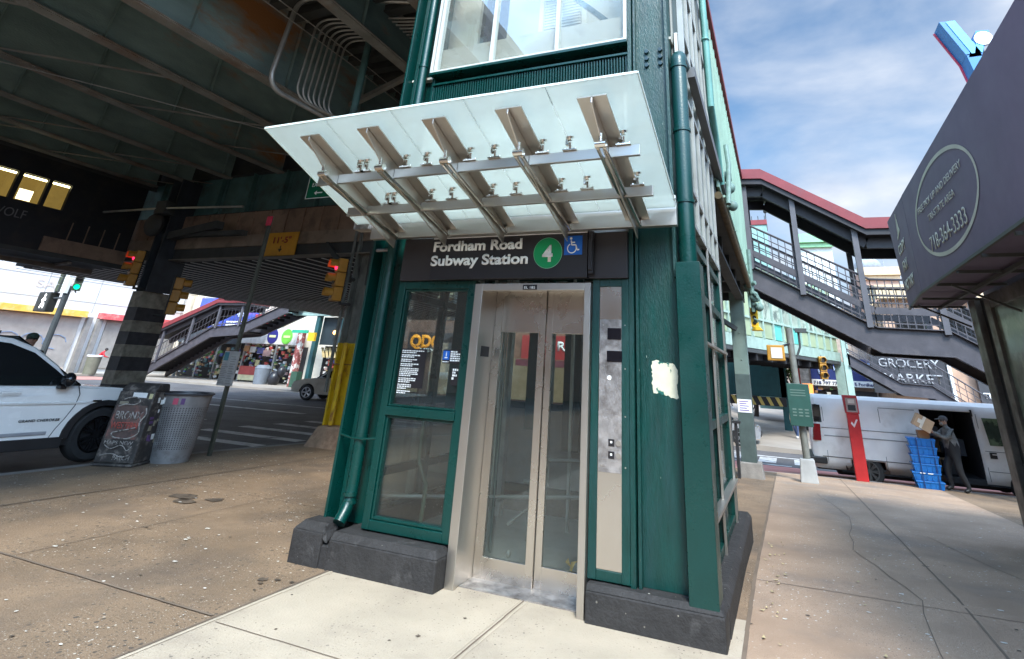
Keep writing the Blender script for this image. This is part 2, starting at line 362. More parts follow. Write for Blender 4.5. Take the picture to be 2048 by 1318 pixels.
lf = MB()
for k in range(46):
    x, y = (random.uniform(-.38, -.2) + .1 * random.random(), random.uniform(4.6, 8)) if k < 26 else (random.uniform(.2, 3), random.uniform(3, 17))
    r_ = random.uniform(.012, .03); a_ = random.uniform(0, 3)
    lf.quad(*[(x + math.cos(a_ + t) * r_ * (1 if i_ % 2 else .5), y + math.sin(a_ + t) * r_ * (1 if i_ % 2 else .5), gz(x, y) + .012 + .008 * (i_ % 2)) for i_, t in enumerate((0, 1.57, 3.14, 4.71))])
struct(lf.build('leaf_litter', mat('dry_leaf', (.5, .40, .22), .8, var=.3)), 'stuff')
# bus lane, crossing, far pavements
def road_paint(name, polys, mt, dz=-.112):
    bb = MB()
    for (x0, x1, y0, y1) in polys:
        xs_ = rng(x0, x1, .8); 
        for a_, c_ in zip(xs_, xs_[1:]): bb.quad(*[(x, y, gz(x, y) + dz) for x, y in ((a_, y0), (c_, y0), (c_, y1), (a_, y1))])
    return struct(bb.build(name, mt))
road_paint('bus_lane', [(-6, 30, 19.1, 22.0)], mat('bus_lane_red', (.50, .20, .165), .8, var=.2, vs=1.2, col2=(.30, .2, .18), c2=(.5, .8)), -.114)
wp = mat('road_white', (.62, .60, .57), .7, var=.2, vs=3, col2=(.18, .17, .16), c2=(.46, .66), c2s=3)
road_paint('crosswalk', [(-13.6 + .0 * k, -10.4, 9.6 + k * 1.15, 9.95 + k * 1.15) for k in range(9)] + [(-27, -15.5, 12.2, 12.5), (-27, -15.5, 16.0, 16.3), (-24, -13, 18.6, 18.75), (-4, 0, 22.2, 22.4), (-6, 6, 25.3, 25.6)], wp)
road_paint('crosswalk_far', [(-3.5 + k * 1.2, -2.9 + k * 1.2, 23.0, 25.0) for k in range(5)], wp, -.108)
def raised(name, x0, x1, y0, y1, h=.0, mt=walk_far):
    bb = MB(); xs_ = rng(x0, x1, 4)
    for a_, c_ in zip(xs_, xs_[1:]):
        bb.quad(*[(x, y, gz(x, y) + h) for x, y in ((a_, y0), (c_, y0), (c_, y1), (a_, y1))])
        bb.quad((a_, y0, gz(a_, y0) + h), (c_, y0, gz(c_, y0) + h), (c_, y0, gz(c_, y0) - .2), (a_, y0, gz(a_, y0) - .2))
    return bb
r1 = raised('x', -41.8, -18, 25.6, 60)
r1.quad((-41.8, 25.6, 0), (-41.8, 60, 0), (-41.8, 60, -.2), (-41.8, 25.6, -.2)); struct(r1.build('far_pavement', walk_far))
b = MB(); b.box(-60, -42.6, -60, 60, -.3, .01); struct(b.build('west_pavement', walk_far))
r2 = raised('x', -18, 60, 27.4, 70); struct(r2.build('north_pavement', walk_far))
road_paint('red_lane', [(-42.4, -38.5, 10, 25)], mat('bus_lane_far', (.50, .21, .17), .8, var=.15))

# ================= LIFT TOWER =================
T = thing('elevator_tower', 'dark green steel and glass lift tower standing on a black concrete plinth', 'elevator tower', (-2.3, 6.0, 0))
b = MB()   # plinth
def tapered(bb, x0, x1, y0, y1, z1, c=.05, mi=0, z0=-.15, fx0=0, fx1=0, fy0=1, fy1=0):
    zc = z1 - c
    lo = [(x0, y0), (x1, y0), (x1, y1), (x0, y1)]; hi = [(x0 + c * fx0, y0 + c * fy0), (x1 - c * fx1, y0 + c * fy0), (x1 - c * fx1, y1 - c * fy1), (x0 + c * fx0, y1 - c * fy1)]
    bb.hexa([(*p, z0) for p in lo], [(*p, zc) for p in lo], mi); bb.hexa([(*p, zc - .0005) for p in lo], [(*p, z1) for p in hi], mi)
tapered(b, -3.72, -2.652, 4.455, 4.98, .262, .05, fx1=1)
tapered(b, -4.13, -3.80, 4.455, 4.70, .305, .06, fx0=1, fx1=0)
b.hexa([(-3.805, 4.47, -.1), (-3.715, 4.47, -.1), (-3.715, 4.98, -.1), (-3.805, 4.98, -.1)], [(-3.805, 4.47, .16), (-3.715, 4.47, .16), (-3.715, 4.98, .27), (-3.805, 4.98, .27)])
b.hexa([(-3.80, 4.456, .20), (-3.74, 4.456, .17), (-3.80, 4.70, .26), (-3.80, 4.60, .22)][:3], [(-3.80, 4.46, .30), (-3.78, 4.47, .24), (-3.80, 4.70, .305)])
b.box(-4.13, -3.88, 4.705, 7.9, -.15, .255); b.box(-3.875, -.72, 7.35, 7.9, -.15, .22)
tapered(b, -1.47, -.505, 4.56, 4.80, .225, .035, fx1=1)
tapered(b, -.74, -.50, 4.805, 7.85, .218, .04, fx1=1, fy0=0)
b.build('plinth', concrete_b, T, .012)
# front-left window
def frame(bb, x0, x1, z0, z1, y0, y1, wd, mi=0):
    bb.box(x0, x0 + wd, y0, y1, z0, z1, mi); bb.box(x1 - wd, x1, y0, y1, z0, z1, mi); bb.box(x0 + wd, x1 - wd, y0 + .001, y1, z0, z0 + wd, mi); bb.box(x0 + wd, x1 - wd, y0 + .001, y1, z1 - wd, z1, mi)
b = MB(); frame(b, -3.555, -2.665, .275, 2.385, 4.64, 4.74, .075); frame(b, -3.478, -2.742, .352, 1.165, 4.655, 4.72, .022); frame(b, -3.478, -2.742, 1.242, 2.308, 4.655, 4.72, .018)
b.box(-3.48, -2.74, 4.63, 4.73, 1.166, 1.241)
wf = b.build('window_frame', green, T, .006)
for z0, z1 in ((.37, 1.15), (1.258, 2.292)): MB().box(-3.46, -2.76, 4.70, 4.706, z0, z1).build('window_pane', glz, wf)
# notices stuck on the glass
def notice(name, x0, x1, z0, z1, lines, seed=0, label=None, extra=None):
    bb = MB(); bb.box(x0, x1, 4.692, 4.696, z0, z1, 0); rd = random.Random(seed)
    for (a_, c_, zz, hh) in lines:
        x = a_
        while x < c_ - .008:
            l = min(rd.uniform(.010, .030), c_ - x); bb.box(x, x + l, 4.6895, 4.6915, zz - hh, zz + rd.uniform(0, hh * .25), 1); x += l + .006
    if extra: extra(bb)
    bb.build(name, [blk, sgn_w, mta_blue], wf, label=label)
ln = []; z = 1.735
for grp, wd_ in ((2, .25), (2, .22), (2, .19), (2, .21), (5, .21), (3, .2), (3, .15), (2, .15)):
    for k in range(grp): ln.append((-3.432, -3.432 + wd_ * (1 - .35 * (k == grp - 1)), z, .0085)); z -= .0158
    z -= .008
notice('notice', -3.445, -3.155, 1.405, 1.75, ln, 1, 'tall black notice with white lines of text')
def icon(bb): bb.box(-2.965, -2.895, 4.6885, 4.6905, 1.665, 1.745, 2); bb.tube([(-2.93, 4.688, 1.735), (-2.93, 4.688, 1.73)], .006, 8, 1); bb.box(-2.935, -2.925, 4.687, 4.689, 1.695, 1.725, 1); bb.box(-2.945, -2.915, 4.687, 4.689, 1.68, 1.69, 1)
notice('notice', -2.97, -2.747, 1.635, 1.755, [(-2.885, -2.885 + w_, 1.742 - k * .019, .0105) for k, w_ in enumerate((.07, .11, .10, .12, .10))] + [(-2.965, -2.90, 1.652, .008)], 2, 'small notice with a blue access symbol', icon)
notice('notice', -2.853, -2.743, 1.45, 1.602, [(-2.842, -2.785, 1.59, .015), (-2.842, -2.80, 1.566, .015), (-2.842, -2.795, 1.542, .015), (-2.846, -2.825, 1.518, .018)], 3, 'narrow black sticker')
# columns of the frame
b = MB()
b.box(-4.0, -3.972, 4.66, 4.90, .25, 8.6); b.box(-3.972, -3.565, 4.84, 4.87, .25, 8.6); b.box(-3.60, -3.565, 4.70, 4.84, .26, 8.6); b.box(-3.93, -3.885, 4.76, 4.84, .25, 8.6)
b.build('column', green, T, .004)
b = MB()
b.box(-1.155, -1.115, 4.645, 4.90, .22, 8.6); b.box(-1.10, -1.075, 4.66, 4.71, .225, 8.6); b.box(-1.115, -.76, 4.715, 4.745, .225, 8.6); b.box(-.77, -.74, 4.66, 4.9, 2.4, 8.6)
for x in (-.965, -.825):
    for z in (4.55, 4.63, 4.715): b.disc((x, 4.714, z), (0, -1, 0), .024, .025, 8, 1)
b.build('column', [green2, mat('bolt_dark', (.01, .04, .05), .4)], T, .003)
b = MB(); b.box(-.738, -.54, 4.58, 4.82, .2, 2.51); b.build('pipe_cover', green, T, .004)
b = MB()   # patch where a sticker was torn off
random.seed(5); n = 46; pts = []
for k in range(n):
    a_ = 2 * math.pi * k / n; c_, s_ = math.cos(a_), math.sin(a_); e = max(abs(c_) / .105, abs(s_) / .125); r_ = 1 / e * random.uniform(.90, 1.04); pts.append((-.882 + c_ * r_, 1.605 + s_ * r_ - .03 * c_))
b.add([(x, 4.7135, z) for x, z in pts], [tuple(range(n))])
b.build('paint_patch', mat('bare_primer', (.62, .60, .46), .8, var=.06, vs=20, col2=(.01, .11, .09), c2=(.60, .64), c2s=13), T)
# door surround
b = MB()
b.box(-2.645, -2.56, 4.60, 4.66, 0, 2.35); b.box(-1.545, -1.487, 4.60, 4.66, 0, 2.35); b.box(-2.56, -1.545, 4.60, 4.66, 2.285, 2.35)
b.box(-2.60, -2.572, 4.661, 5.0, 0, 2.35); b.box(-1.545, -1.515, 4.661, 5.0, 0, 2.35); b.box(-2.572, -1.545, 4.661, 5.0, 2.32, 2.36)
DF = b.build('door_surround', steel, T, .004)
b = MB(); b.box(-2.572, -2.566, 4.70, 4.85, 1.71, 1.80); b.build('braille_plate', blk, DF)
b = MB(); b.box(-2.14, -2.0, 4.592, 4.599, 2.29, 2.335); pl = b.build('number_plate', blk, DF)
text('plate_text', 'EL 185', sgn_w, pl, (-2.125, 4.591, 2.299), X, Z, .022, .11, .01, .001)
def leaf(x0, x1, gx0, gx1, y, nm='door_leaf'):
    bb = MB(); bb.box(x0, gx0, y, y + .035, .01, 2.33); bb.box(gx1, x1, y, y + .035, .01, 2.33); bb.box(gx0, gx1, y + .001, y + .035, .01, .162); bb.box(gx0, gx1, y + .001, y + .035, 1.94, 2.33)
    o = bb.build(nm, steel_w, T, .002); MB().box(gx0, gx1, y + .012, y + .018, .162, 1.94).build('glass_panel', glz, o); return o
leaf(-2.57, -2.031, -2.49, -2.098, 4.92); leaf(-2.026, -1.546, -1.966, -1.632, 4.945)
b = MB(); b.box(-2.57, -1.55, 4.70, 5.05, -.01, .012); b.build('door_sill', steel_s, T)
# call panel
b = MB(); frame(b, -1.482, -1.157, .235, 2.385, 4.645, 4.74, .065); b.build('panel_frame', green2, T, .005)
b = MB(); b.box(-1.417, -1.222 + .0, 4.655, 4.67, .30, 2.32)
b = MB(); b.box(-1.417, -1.222, 4.655, 4.67, .30, 2.32)
cp = MB().box(-1.4165, -1.157, 4.652, 4.67, .301, 2.319).build('call_panel', steel_w, T, .002)
cs = MB().box(-1.412, -1.163, 4.648, 4.6515, .915, 2.045).build('control_plate', steel_s, cp, .001)
b = MB(); b.box(-1.342, -1.224, 4.642, 4.6475, 1.885, 1.975); b.build('display_screen', mat('screen_glass', (.008, .008, .012), .15), cp); b = MB(); b.box(-1.345, -1.215, 4.642, 4.6475, 1.71, 1.795); b.build('display_screen', mat('screen_glass', (.008, .008, .012), .15), cp)
for zz in (1.12, 1.035):
    b = MB(); b.box(-1.328, -1.28, 4.644, 4.6475, zz - .025, zz + .025, 1); b.box(-1.312, -1.296, 4.642, 4.6435, zz - .003, zz + .012, 2); b.disc((-1.245, 4.6475, zz), (0, -1, 0), .02, .008, 14, 0); b.build('call_button', [steel, blk, sgn_w], cp)
b = MB(); b.disc((-1.323, 4.6475, 1.588), (0, -1, 0), .018, .005, 14, 1)
for p in ((-1.234, 1.588), (-1.322, 1.514), (-1.234, 1.515), (-1.38, 1.66), (-1.19, 1.66), (-1.385, 1.31), (-1.19, 1.31), (-1.38, .96), (-1.19, .96), (-1.38, 2.0), (-1.19, 2.0)): b.disc((p[0], 4.6475, p[1]), (0, -1, 0), .006, .003, 8, 0)
b.build('indicator', [steel, sgn_w], cp)
# sign band and lettering
S = thing('station_sign', 'long black station sign with white lettering above the lift door', 'sign', (-2.3, 4.62, 2.6))
b = MB(); b.box(-3.545, -3.155, 4.61, 4.66, 2.388, 2.815); b.build('backing_board', mat('sign_board', (.030, .026, .028), .35, var=.1), S, .003); b = MB(); b.box(-1.512, -1.157, 4.61, 4.66, 2.388, 2.80); b.build('backing_board', mat('sign_board', (.030, .026, .028), .35, var=.1), S, .003)
b = MB(); b.box(-3.155, -1.512, 4.56, 4.66, 2.388, 2.80); fp = b.build('front_panel', blk, S, .004)
b = MB(); b.box(-3.17, -1.50, 4.53, 4.66, 2.802, 2.845); b.build('top_cap', mat('cap_black', (.012, .012, .012), .3), S, .003)
b = MB(); b.box(-1.50, -1.455, 4.55, 4.608, 2.42, 2.80); b.box(-1.495, -1.46, 4.53, 4.56, 2.45, 2.72); b.box(-3.155, -1.512, 4.553, 4.5595, 2.79, 2.80, 1); b.build('end_bracket', [blk, sgn_w], S, .003)
text('lettering', 'Fordham Road', sgn_w, fp, (-3.143, 4.559, 2.665), X, Z, .098, .985, .034, .004)
text('lettering', 'Subway Station', sgn_w, fp, (-3.155, 4.559, 2.524), X, Z, .098, 1.065, .034, .004)
b = MB(); b.disc((-1.895, 4.559, 2.615), (0, -1, 0), .139, .004, 40, 0); b.disc((-1.895, 4.5595, 2.615), (0, -1, 0), .143, .002, 40, 1); rb = b.build('route_bullet', [mta_green, mat('bullet_rim', (.25, .5, .35), .5)], fp)
text('route_number', '4', sgn_w, fp, (-1.895, 4.5545, 2.537), X, Z, .15, .105, .03, .003, 'CENTER')
b = MB(); b.box(-1.735, -1.56, 4.5545, 4.5585, 2.59, 2.765); ip = b.build('access_symbol_panel', mta_blue, fp, .006)
def wheelchair(par, cx, cz, s, y, nx=1):
    bb = MB(); P = lambda a_, c_: (cx + a_ * s, y, cz + c_ * s)
    bb.disc(P(-.08, .42), (0, -1, 0), .075 * s, .003, 14)
    for a_, c_ in ((P(-.07, .30), P(-.03, .02)), (P(-.03, .03), P(.22, .03)), (P(.22, .03), P(.32, -.28)), (P(.32, -.28), P(.44, -.24)), (P(-.05, .18), P(.17, .18))): bb.bar(a_, c_, .07 * s, .003, up=(0, 1, 0))
    n = 22; prev = None
    for k in range(n):
        t = R(115) + R(265) * k / (n - 1); q = P(-.02 + .27 * math.cos(t), -.17 + .27 * math.sin(t))
        if prev: bb.bar(prev, q, .055 * s, .003, up=(0, 1, 0))
        prev = q
    return bb.build('wheelchair_symbol', sgn_w, par)
wheelchair(ip, -1.655, 2.675, .155, 4.552)
# drain pipes on the tower
def downpipe(name, label, pts, r, rings, mt=green, hub=None):
    t = thing(name, label, 'pipe', pts[0]); bb = MB(); bb.tube(pts, r, 16); bb.build('pipe', mt, t, smooth=True)
    for p, d in rings: MB().disc(p, d, r * 1.14, .03, 16).build('collar', mt, t, smooth=True)
    return t
def arcpts(c, r, a0, a1, u, v, n=7): return [tuple(Vector(c) + Vector(u) * math.cos(a0 + (a1 - a0) * k / n) * r + Vector(v) * math.sin(a0 + (a1 - a0) * k / n) * r) for k in range(n + 1)]
downpipe('drain_pipe', 'green drain pipe down the left corner of the tower ending at a plinth notch', [(-3.755, 4.585, .30), (-3.76, 4.65, .38), (-3.76, 4.69, .46), (-3.76, 4.70, .6), (-3.76, 4.70, 8.6)], .056, [((-3.76, 4.69, .43), Z), ((-3.76, 4.685, .49), Z), ((-3.76, 4.70, .95), Z), ((-3.76, 4.70, 5.0), Z)])
b = MB(); b.tube([(-3.97, 4.66, .97), (-3.80, 4.63, .95), (-3.70, 4.64, .95), (-3.57, 4.68, .96)], .009, 6); b.build('pipe_strap', green, T)
downpipe('drain_pipe', 'thick green drain pipe with elbow on the right corner of the tower', [(-.645, 4.70, 2.40), (-.645, 4.70, 4.52)] + arcpts((-.645, 4.80, 4.52), .10, math.pi, math.pi / 2, (0, 1, 0), (0, 0, 1), 6)[1:] + [(-.64, 4.98, 4.63)], .074, [((-.645, 4.70, z), Z) for z in (3.05, 3.75, 4.45)])
# side wall (right), left wall, back wall
def sidewall(xf, xi, ys, name, z0=.22, mt=green, zs=(.62, 1.30, 2.55)):
    o = T; bb = MB()
    for y in ys: bb.box(min(xf, xi), max(xf, xi), y, y + .09, z0, 3.0)
    for z in (z0, .55, 1.2, 2.3, 2.72): bb.box(min(xf, xi) + .004, max(xf, xi) - .004, ys[0] + .09, ys[-1], z, z + .075)
    fo = bb.build(name, mt, T, .004)
    xm = (xf + xi) / 2
    for a_, c_ in zip(ys, ys[1:]):
        for (p, q) in ((.295, .55), (.625, 1.2), (1.275, 2.3), (2.375, 2.72)): MB().box(xm - .003, xm + .003, a_ + .09, c_, p, q).build('window_pane', glz, fo)
    return fo
sf = sidewall(-.62, -.70, [4.86, 5.95, 7.15], 'side_window_frame')
b = MB()
for y in (4.84, 5.9, 7.2): b.box(-.622, -.60, y, y + .022, .2, 2.9)
b.box(-.64, -.57, 4.95, 7.2, .60, .63); b.box(-.63, -.58, 4.95, 7.2, 1.9, 1.925); b.build('side_trim', steel, T, .002)
sidewall(-3.98, -3.90, [4.92, 6.05, 7.2], 'side_window_frame')
b = MB()
for x in (-3.98, -2.95, -1.95, -.70): b.box(x - .0, x + .10, 7.22, 7.32, .22, 3.0)
for z in (.22, 1.15, 2.3, 2.8): b.box(-3.88, -.70, 7.224, 7.31, z, z + .08)
bf = b.build('back_window_frame', green, T, .004)
for x0, x1 in ((-3.88, -2.95), (-2.85, -1.95), (-1.85, -.70)): MB().box(x0, x1, 7.26, 7.266, 1.23, 2.3).build('window_pane', glz, bf); MB().box(x0, x1, 7.26, 7.266, 2.38, 2.8).build('window_pane', glz, bf)
b = MB(); b.box(-3.88, -.70, 7.25, 7.29, .3, 1.15); b.box(-3.88, -.74, 5.02, 7.2, -.1, .02); b.build('shaft_wall', mat('shaft_concrete', (.34, .34, .33), .8, var=.15, vs=2, col2=(.2, .19, .18), c2=(.5, .8)), T)
b = MB()
for x, y, w_ in ((-3.02, 5.35, .045), (-2.90, 5.5, .025), (-2.80, 5.6, .02), (-2.74, 5.55, .012), (-2.35, 6.6, .03), (-1.75, 5.6, .05), (-1.66, 5.8, .02), (-3.3, 6.8, .06)): b.box(x - w_ / 2, x + w_ / 2, y, y + w_ * 1.5, .02, 3.0)
b.build('guide_rail', mat('galvanised', (.50, .52, .50), .4, .6, var=.15, vs=6), T)
b = MB()
for x, y, w_ in ((-2.72, 6.3, .16), (-2.45, 6.9, .22), (-3.62, 6.0, .14), (-1.9, 6.7, .12), (-1.3, 6.0, .3)): b.box(x - w_ / 2, x + w_ / 2, y, y + .1, 1.0 if w_ < .2 else .75, 3.0)
b.build('shaft_post', mat('post_dark_green', (.008, .05, .055), .5), T)
b = MB(); b.tube([(-3.42, 5.2, 1.1), (-3.42, 5.2, .75), (-3.30, 5.2, .55), (-3.32, 5.2, .05)], .02, 8, 1); b.tube([(-3.8, 5.1, .42), (-1.0, 6.4, .52)], .018, 8, 0); b.tube([(-2.45, 5.6, .62), (-2.2, 5.6, .62), (-2.2, 5.6, .82), (-1.7, 5.9, .82)], .018, 8, 0)
b.tube([(-2.5, 5.4, .3), (-2.3, 5.4, .45), (-2.3, 5.4, .2)], .016, 8, 0); b.sph((-2.36, 5.15, .15), .022, (1, 1, 1.5), 0)
b.build('shaft_piping', [mat('pipe_grey', (.22, .22, .21), .5), mat('pipe_olive', (.06, .09, .06), .5), sgn_w], T, smooth=True)
b = MB(); random.seed(3)
for k in range(7): x, y = -1.72 + random.uniform(-.07, .07), 5.03 + random.uniform(0, .1); b.quad(*[(x + random.uniform(-.05, .05), y + random.uniform(-.03, .03), .05 + .17 * random.random()) for _ in range(4)])
tag(b.build('paper_litter', mat('yellow_paper', (.75, .45, .12), .7, var=.3, vs=20)), 'crumpled yellow paper lying inside behind the right lift door leaf', 'litter')
# middle band hidden behind the canopy and girder
b = MB(); b.box(-3.965, -.70, 4.80, 7.3, 2.96, 3.06); b.box(-3.56, -1.16, 4.72, 4.80, 2.82, 4.28)
b.build('spandrel_panel', mat('pale_panel', (.56, .57, .53), .5, var=.1, vs=1.5, col2=(.38, .38, .35), c2=(.5, .7)), T)
b = MB()
for x in (-3.54, -2.76, -1.95, -1.18): b.box(x - .022, x + .022, 4.66, 4.719, 2.86, 4.28)
b.build('white_mullion', mat('white_metal', (.56, .57, .54), .4, var=.05), T, .003)
b = MB(); b.box(-3.60, -1.157, 4.62, 4.90, 4.83, 4.86); b.box(-3.56, -1.157, 4.80, 4.83, 4.30, 4.829); b.box(-3.60, -1.157, 4.62, 4.90, 4.27, 4.298); b.box(-3.56, -1.157, 4.66, 4.80, 4.70, 4.725)
for k in range(76):
    x = -3.55 + k * .0315; b.hexa([(x, 4.70, 4.42), (x + .016, 4.70, 4.42), (x + .02, 4.79, 4.42), (x - .004, 4.79, 4.42)], [(x, 4.68, 4.69), (x + .016, 4.68, 4.69), (x + .02, 4.79, 4.69), (x - .004, 4.79, 4.69)])
b.build('girder', green, T, .002)
# upper room
b = MB()
b.box(-3.60, -3.565, 4.62, 4.70, 4.885, 8.5); b.box(-3.545, -3.51, 4.62, 4.70, 4.885, 8.5); b.box(-1.195, -1.16, 4.62, 4.70, 4.885, 8.5); b.box(-3.60, -1.16, 4.62, 4.70, 4.862, 4.884)
for x in (-2.775, -1.955): b.box(x - .02, x + .02, 4.62, 4.70, 4.885, 8.5)
b.box(-3.60, -1.16, 4.62, 4.70, 6.9, 6.95)
uf = b.build('upper_window_frame', mat('white_metal', (.56, .57, .54), .4), T, .003)
for x0, x1 in ((-3.51, -2.795), (-2.755, -1.975), (-1.935, -1.195)): MB().box(x0, x1, 4.65, 4.656, 4.885, 6.9).build('window_pane', glz_up, uf)
b = MB(); b.box(-3.56, -1.16, 4.72, 4.76, 4.885, 5.235); b.build('upper_sill_board', mat('board_grey', (.46, .43, .39), .8, var=.12, vs=1.5, col2=(.3, .28, .25), c2=(.5, .75), c2s=3), T)
b = MB(); b.box(-2.97, -.72, 5.3, 5.36, 4.9, 8.4); b.box(-3.96, -3.42, 5.3, 5.36, 4.9, 8.4); b.box(-3.96, -.72, 4.8, 7.2, 8.4, 8.5); b.box(-3.96, -.72, 4.77, 7.2, 4.87, 4.9)
b.build('upper_inner_wall', mat('cream_wall', (.50, .48, .42), .7, var=.08), T)
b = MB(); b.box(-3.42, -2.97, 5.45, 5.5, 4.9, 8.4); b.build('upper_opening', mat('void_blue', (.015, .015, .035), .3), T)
b = MB()
for k in range(26): b.box(-2.42, -1.92, 5.285 - .012, 5.30, 5.42 + k * .045, 5.42 + k * .045 + .022)
b.box(-2.5, -2.44, 5.28, 5.30, 5.36, 6.7); b.box(-1.90, -1.84, 5.28, 5.30, 5.36, 6.7); b.build('louvre', mat('louvre_cream', (.70, .68, .60), .5), T)
b = MB(); b.bar((-2.3, 5.15, 6.35), (-1.32, 4.95, 5.22), .10, .06); b.bar((-2.3, 5.17, 6.35), (-1.3, 5.18, 6.9), .08, .05); b.build('brace', green, T, .003)
# upper right side: glazed with pale frames and steel trims
b = MB()
for y in (4.86, 5.3, 5.75, 6.2, 6.65, 7.15): b.box(-.66, -.60, y, y + .05, 2.9, 8.5, 0)
for z in (2.9, 3.25, 4.2, 5.0, 5.9, 6.8, 7.7, 8.4): b.box(-.655, -.605, 4.91, 7.15, z, z + .05, 0)
b.box(-.70, -.665, 4.86, 7.2, 2.9, 3.25, 1); b.box(-.70, -.665, 4.86, 7.2, 4.22, 5.0, 1)
us = b.build('side_upper_frame', [mat('frame_offwhite', (.30, .31, .29), .45), mat('pale_panel', (.5, .5, .5))], T, .003)
MB().box(-.635, -.63, 4.9, 7.15, 3.0, 8.4).build('window_pane', glz, us); MB().box(-.74, -.72, 4.92, 7.15, 3.0, 8.4).build('side_blind', mat('blind_grey', (.30, .31, .29), .7, var=.2, vs=1.2), T)
b = MB(); b.box(-4.05, -.42, 4.5, 7.5, 8.6, 8.75); b.build('roof', mat('red_trim', (.25, .035, .035), .5, var=.1), T)

# ================= CANOPY =================
CN = thing('glass_canopy', 'upward tilting frosted glass canopy carried by five stainless ribs over the lift door', 'canopy', (-2.35, 4.5, 2.9))
SL = .375
def cz(y): return 2.97 + (4.4 - y) * SL
b = MB()
xs_ = [-4.05 + i * (3.36 / 5) for i in range(6)]
for a_, c_ in zip(xs_, xs_[1:]):
    b.hexa([(a_ + .004, 3.05, cz(3.05) - .012), (c_ - .004, 3.05, cz(3.05) - .012), (c_ - .004, 4.44, cz(4.44) - .012), (a_ + .004, 4.44, cz(4.44) - .012)], [(a_ + .004, 3.05, cz(3.05)), (c_ - .004, 3.05, cz(3.05)), (c_ - .004, 4.44, cz(4.44)), (a_ + .004, 4.44, cz(4.44))])
gp = b.build('glass_panel', glz_can, CN)
b = MB(); b.bar((-4.05, 3.045, cz(3.045) - .006), (-.69, 3.045, cz(3.045) - .006), .006, .016)
for x in (-4.055, -.685): b.bar((x, 3.045, cz(3.045) - .006), (x, 4.44, cz(4.44) - .006), .006, .016)
b.build('polished_edge', mat('glass_edge', (.75, .85, .80), .3), gp)
RX = (-1.03, -1.675, -2.32, -2.955, -3.57)
for x in RX:
    b = MB(); zt = lambda y: cz(y) - .08
    b.bar((x, 3.11, zt(3.11)), (x, 4.47, zt(4.47)), .215, .012)
    w_ = .012; P = [(3.11, -.01), (3.11, -.05), (3.44, -.17), (4.47, -.17), (4.47, -.01)]
    b.hexa([(x - w_ / 2, y, zt(y) + dz) for y, dz in P], [(x + w_ / 2, y, zt(y) + dz) for y, dz in P])
    b.build('rib', steel, CN, .002)
    b = MB()
    for s_ in (-.026, .026): b.tube([(x + s_, 3.36, 3.085), (x + s_, 4.46, 2.80)], .014, 8)
    b.disc((x - .04, 3.35, 3.11), X, .028, .08, 10); b.disc((x - .04, 4.45, 2.83), X, .028, .08, 10); b.tube([(x, 3.345, 3.12), (x, 3.34, 3.19)], .014, 8)
    b.build('tie_rod', mat('polished_steel', (.72, .68, .62), .16, 1., var=.05), CN, smooth=True)
for yp in (3.535, 3.98):
    b = MB(); zp = cz(yp) - .135
    pts = list(RX) + []
    segs = [(-.79, -.93)] + [(RX[i] - .008, RX[i + 1] + .008) for i in range(4)] + [(-3.578, -3.80)]
    segs[0] = (-.79, RX[0] + .008)
    for a_, c_ in segs:
        b.hexa([(c_, yp - .008, zp - .085), (a_, yp - .008, zp - .085), (a_, yp + .008, zp - .085), (c_, yp + .008, zp - .085)], [(c_, yp - .008, zp), (a_, yp - .008, zp), (a_, yp + .008, zp), (c_, yp + .008, zp)])
        b.box(c_, a_, yp - .018, yp + .018, zp - .086, zp - .076)
    b.build('purlin', steel, CN, .002)
    k = 0
    for xr in RX:
        for dx in (-.30, .12) if xr != RX[-1] else (.24,):
            xx = xr + dx
            if xx > -.80: xx = -.86
            for q in ([xx] if xr != RX[0] else [xx, -.86] if dx == .12 else [xx]):
                if q == -.86 and k > 0 and dx == .12 and xx != -.86: pass
            bb = MB(); zb = zp + .002
            bb.box(xx - .055, xx + .055, yp - .03, yp + .03, zb, zb + .01); bb.tube([(xx, yp, zb), (xx, yp - .01, zb + .07)], .011, 8); bb.box(xx - .03, xx - .012, yp - .03, yp + .0, zb + .045, zb + .085); bb.box(xx - .03, xx + .012, yp - .03, yp, zb + .085, zb + .095)
            bb.disc((xx, yp - .012, zb + .10), (0, -.35, 1), .032, .018, 14)
            for s_ in (-.042, .042): bb.disc((xx + s_, yp, zb + .01), Z, .011, .014, 8)
            bb.build('glass_fitting', mat('polished_steel', (.72, .68, .62), .16, 1.), CN, smooth=True); k += 1
b = MB(); b.box(-3.90, -.695, 4.47, 4.545, 2.80, 3.02); b.box(-3.90, -.695, 4.45, 4.60, 3.021, 3.033)
b.build('wall_beam', steel, CN, .003)
b = MB(); b.box(-3.70, -.695, 4.46, 4.50, 3.034, 3.06); b.build('white_gutter_strip', mat('white_metal', (.56, .57, .54), .4), CN, .003)
MB().box(-4.1, -3.905, 4.42, 4.55, 2.90, 3.02).build('end_plate', steel_s, CN, .002); MB().tube([(-3.99, 4.7, 2.73), (-3.82, 4.7, 2.73)], .018, 8).build('end_bolt', steel_s, CN)

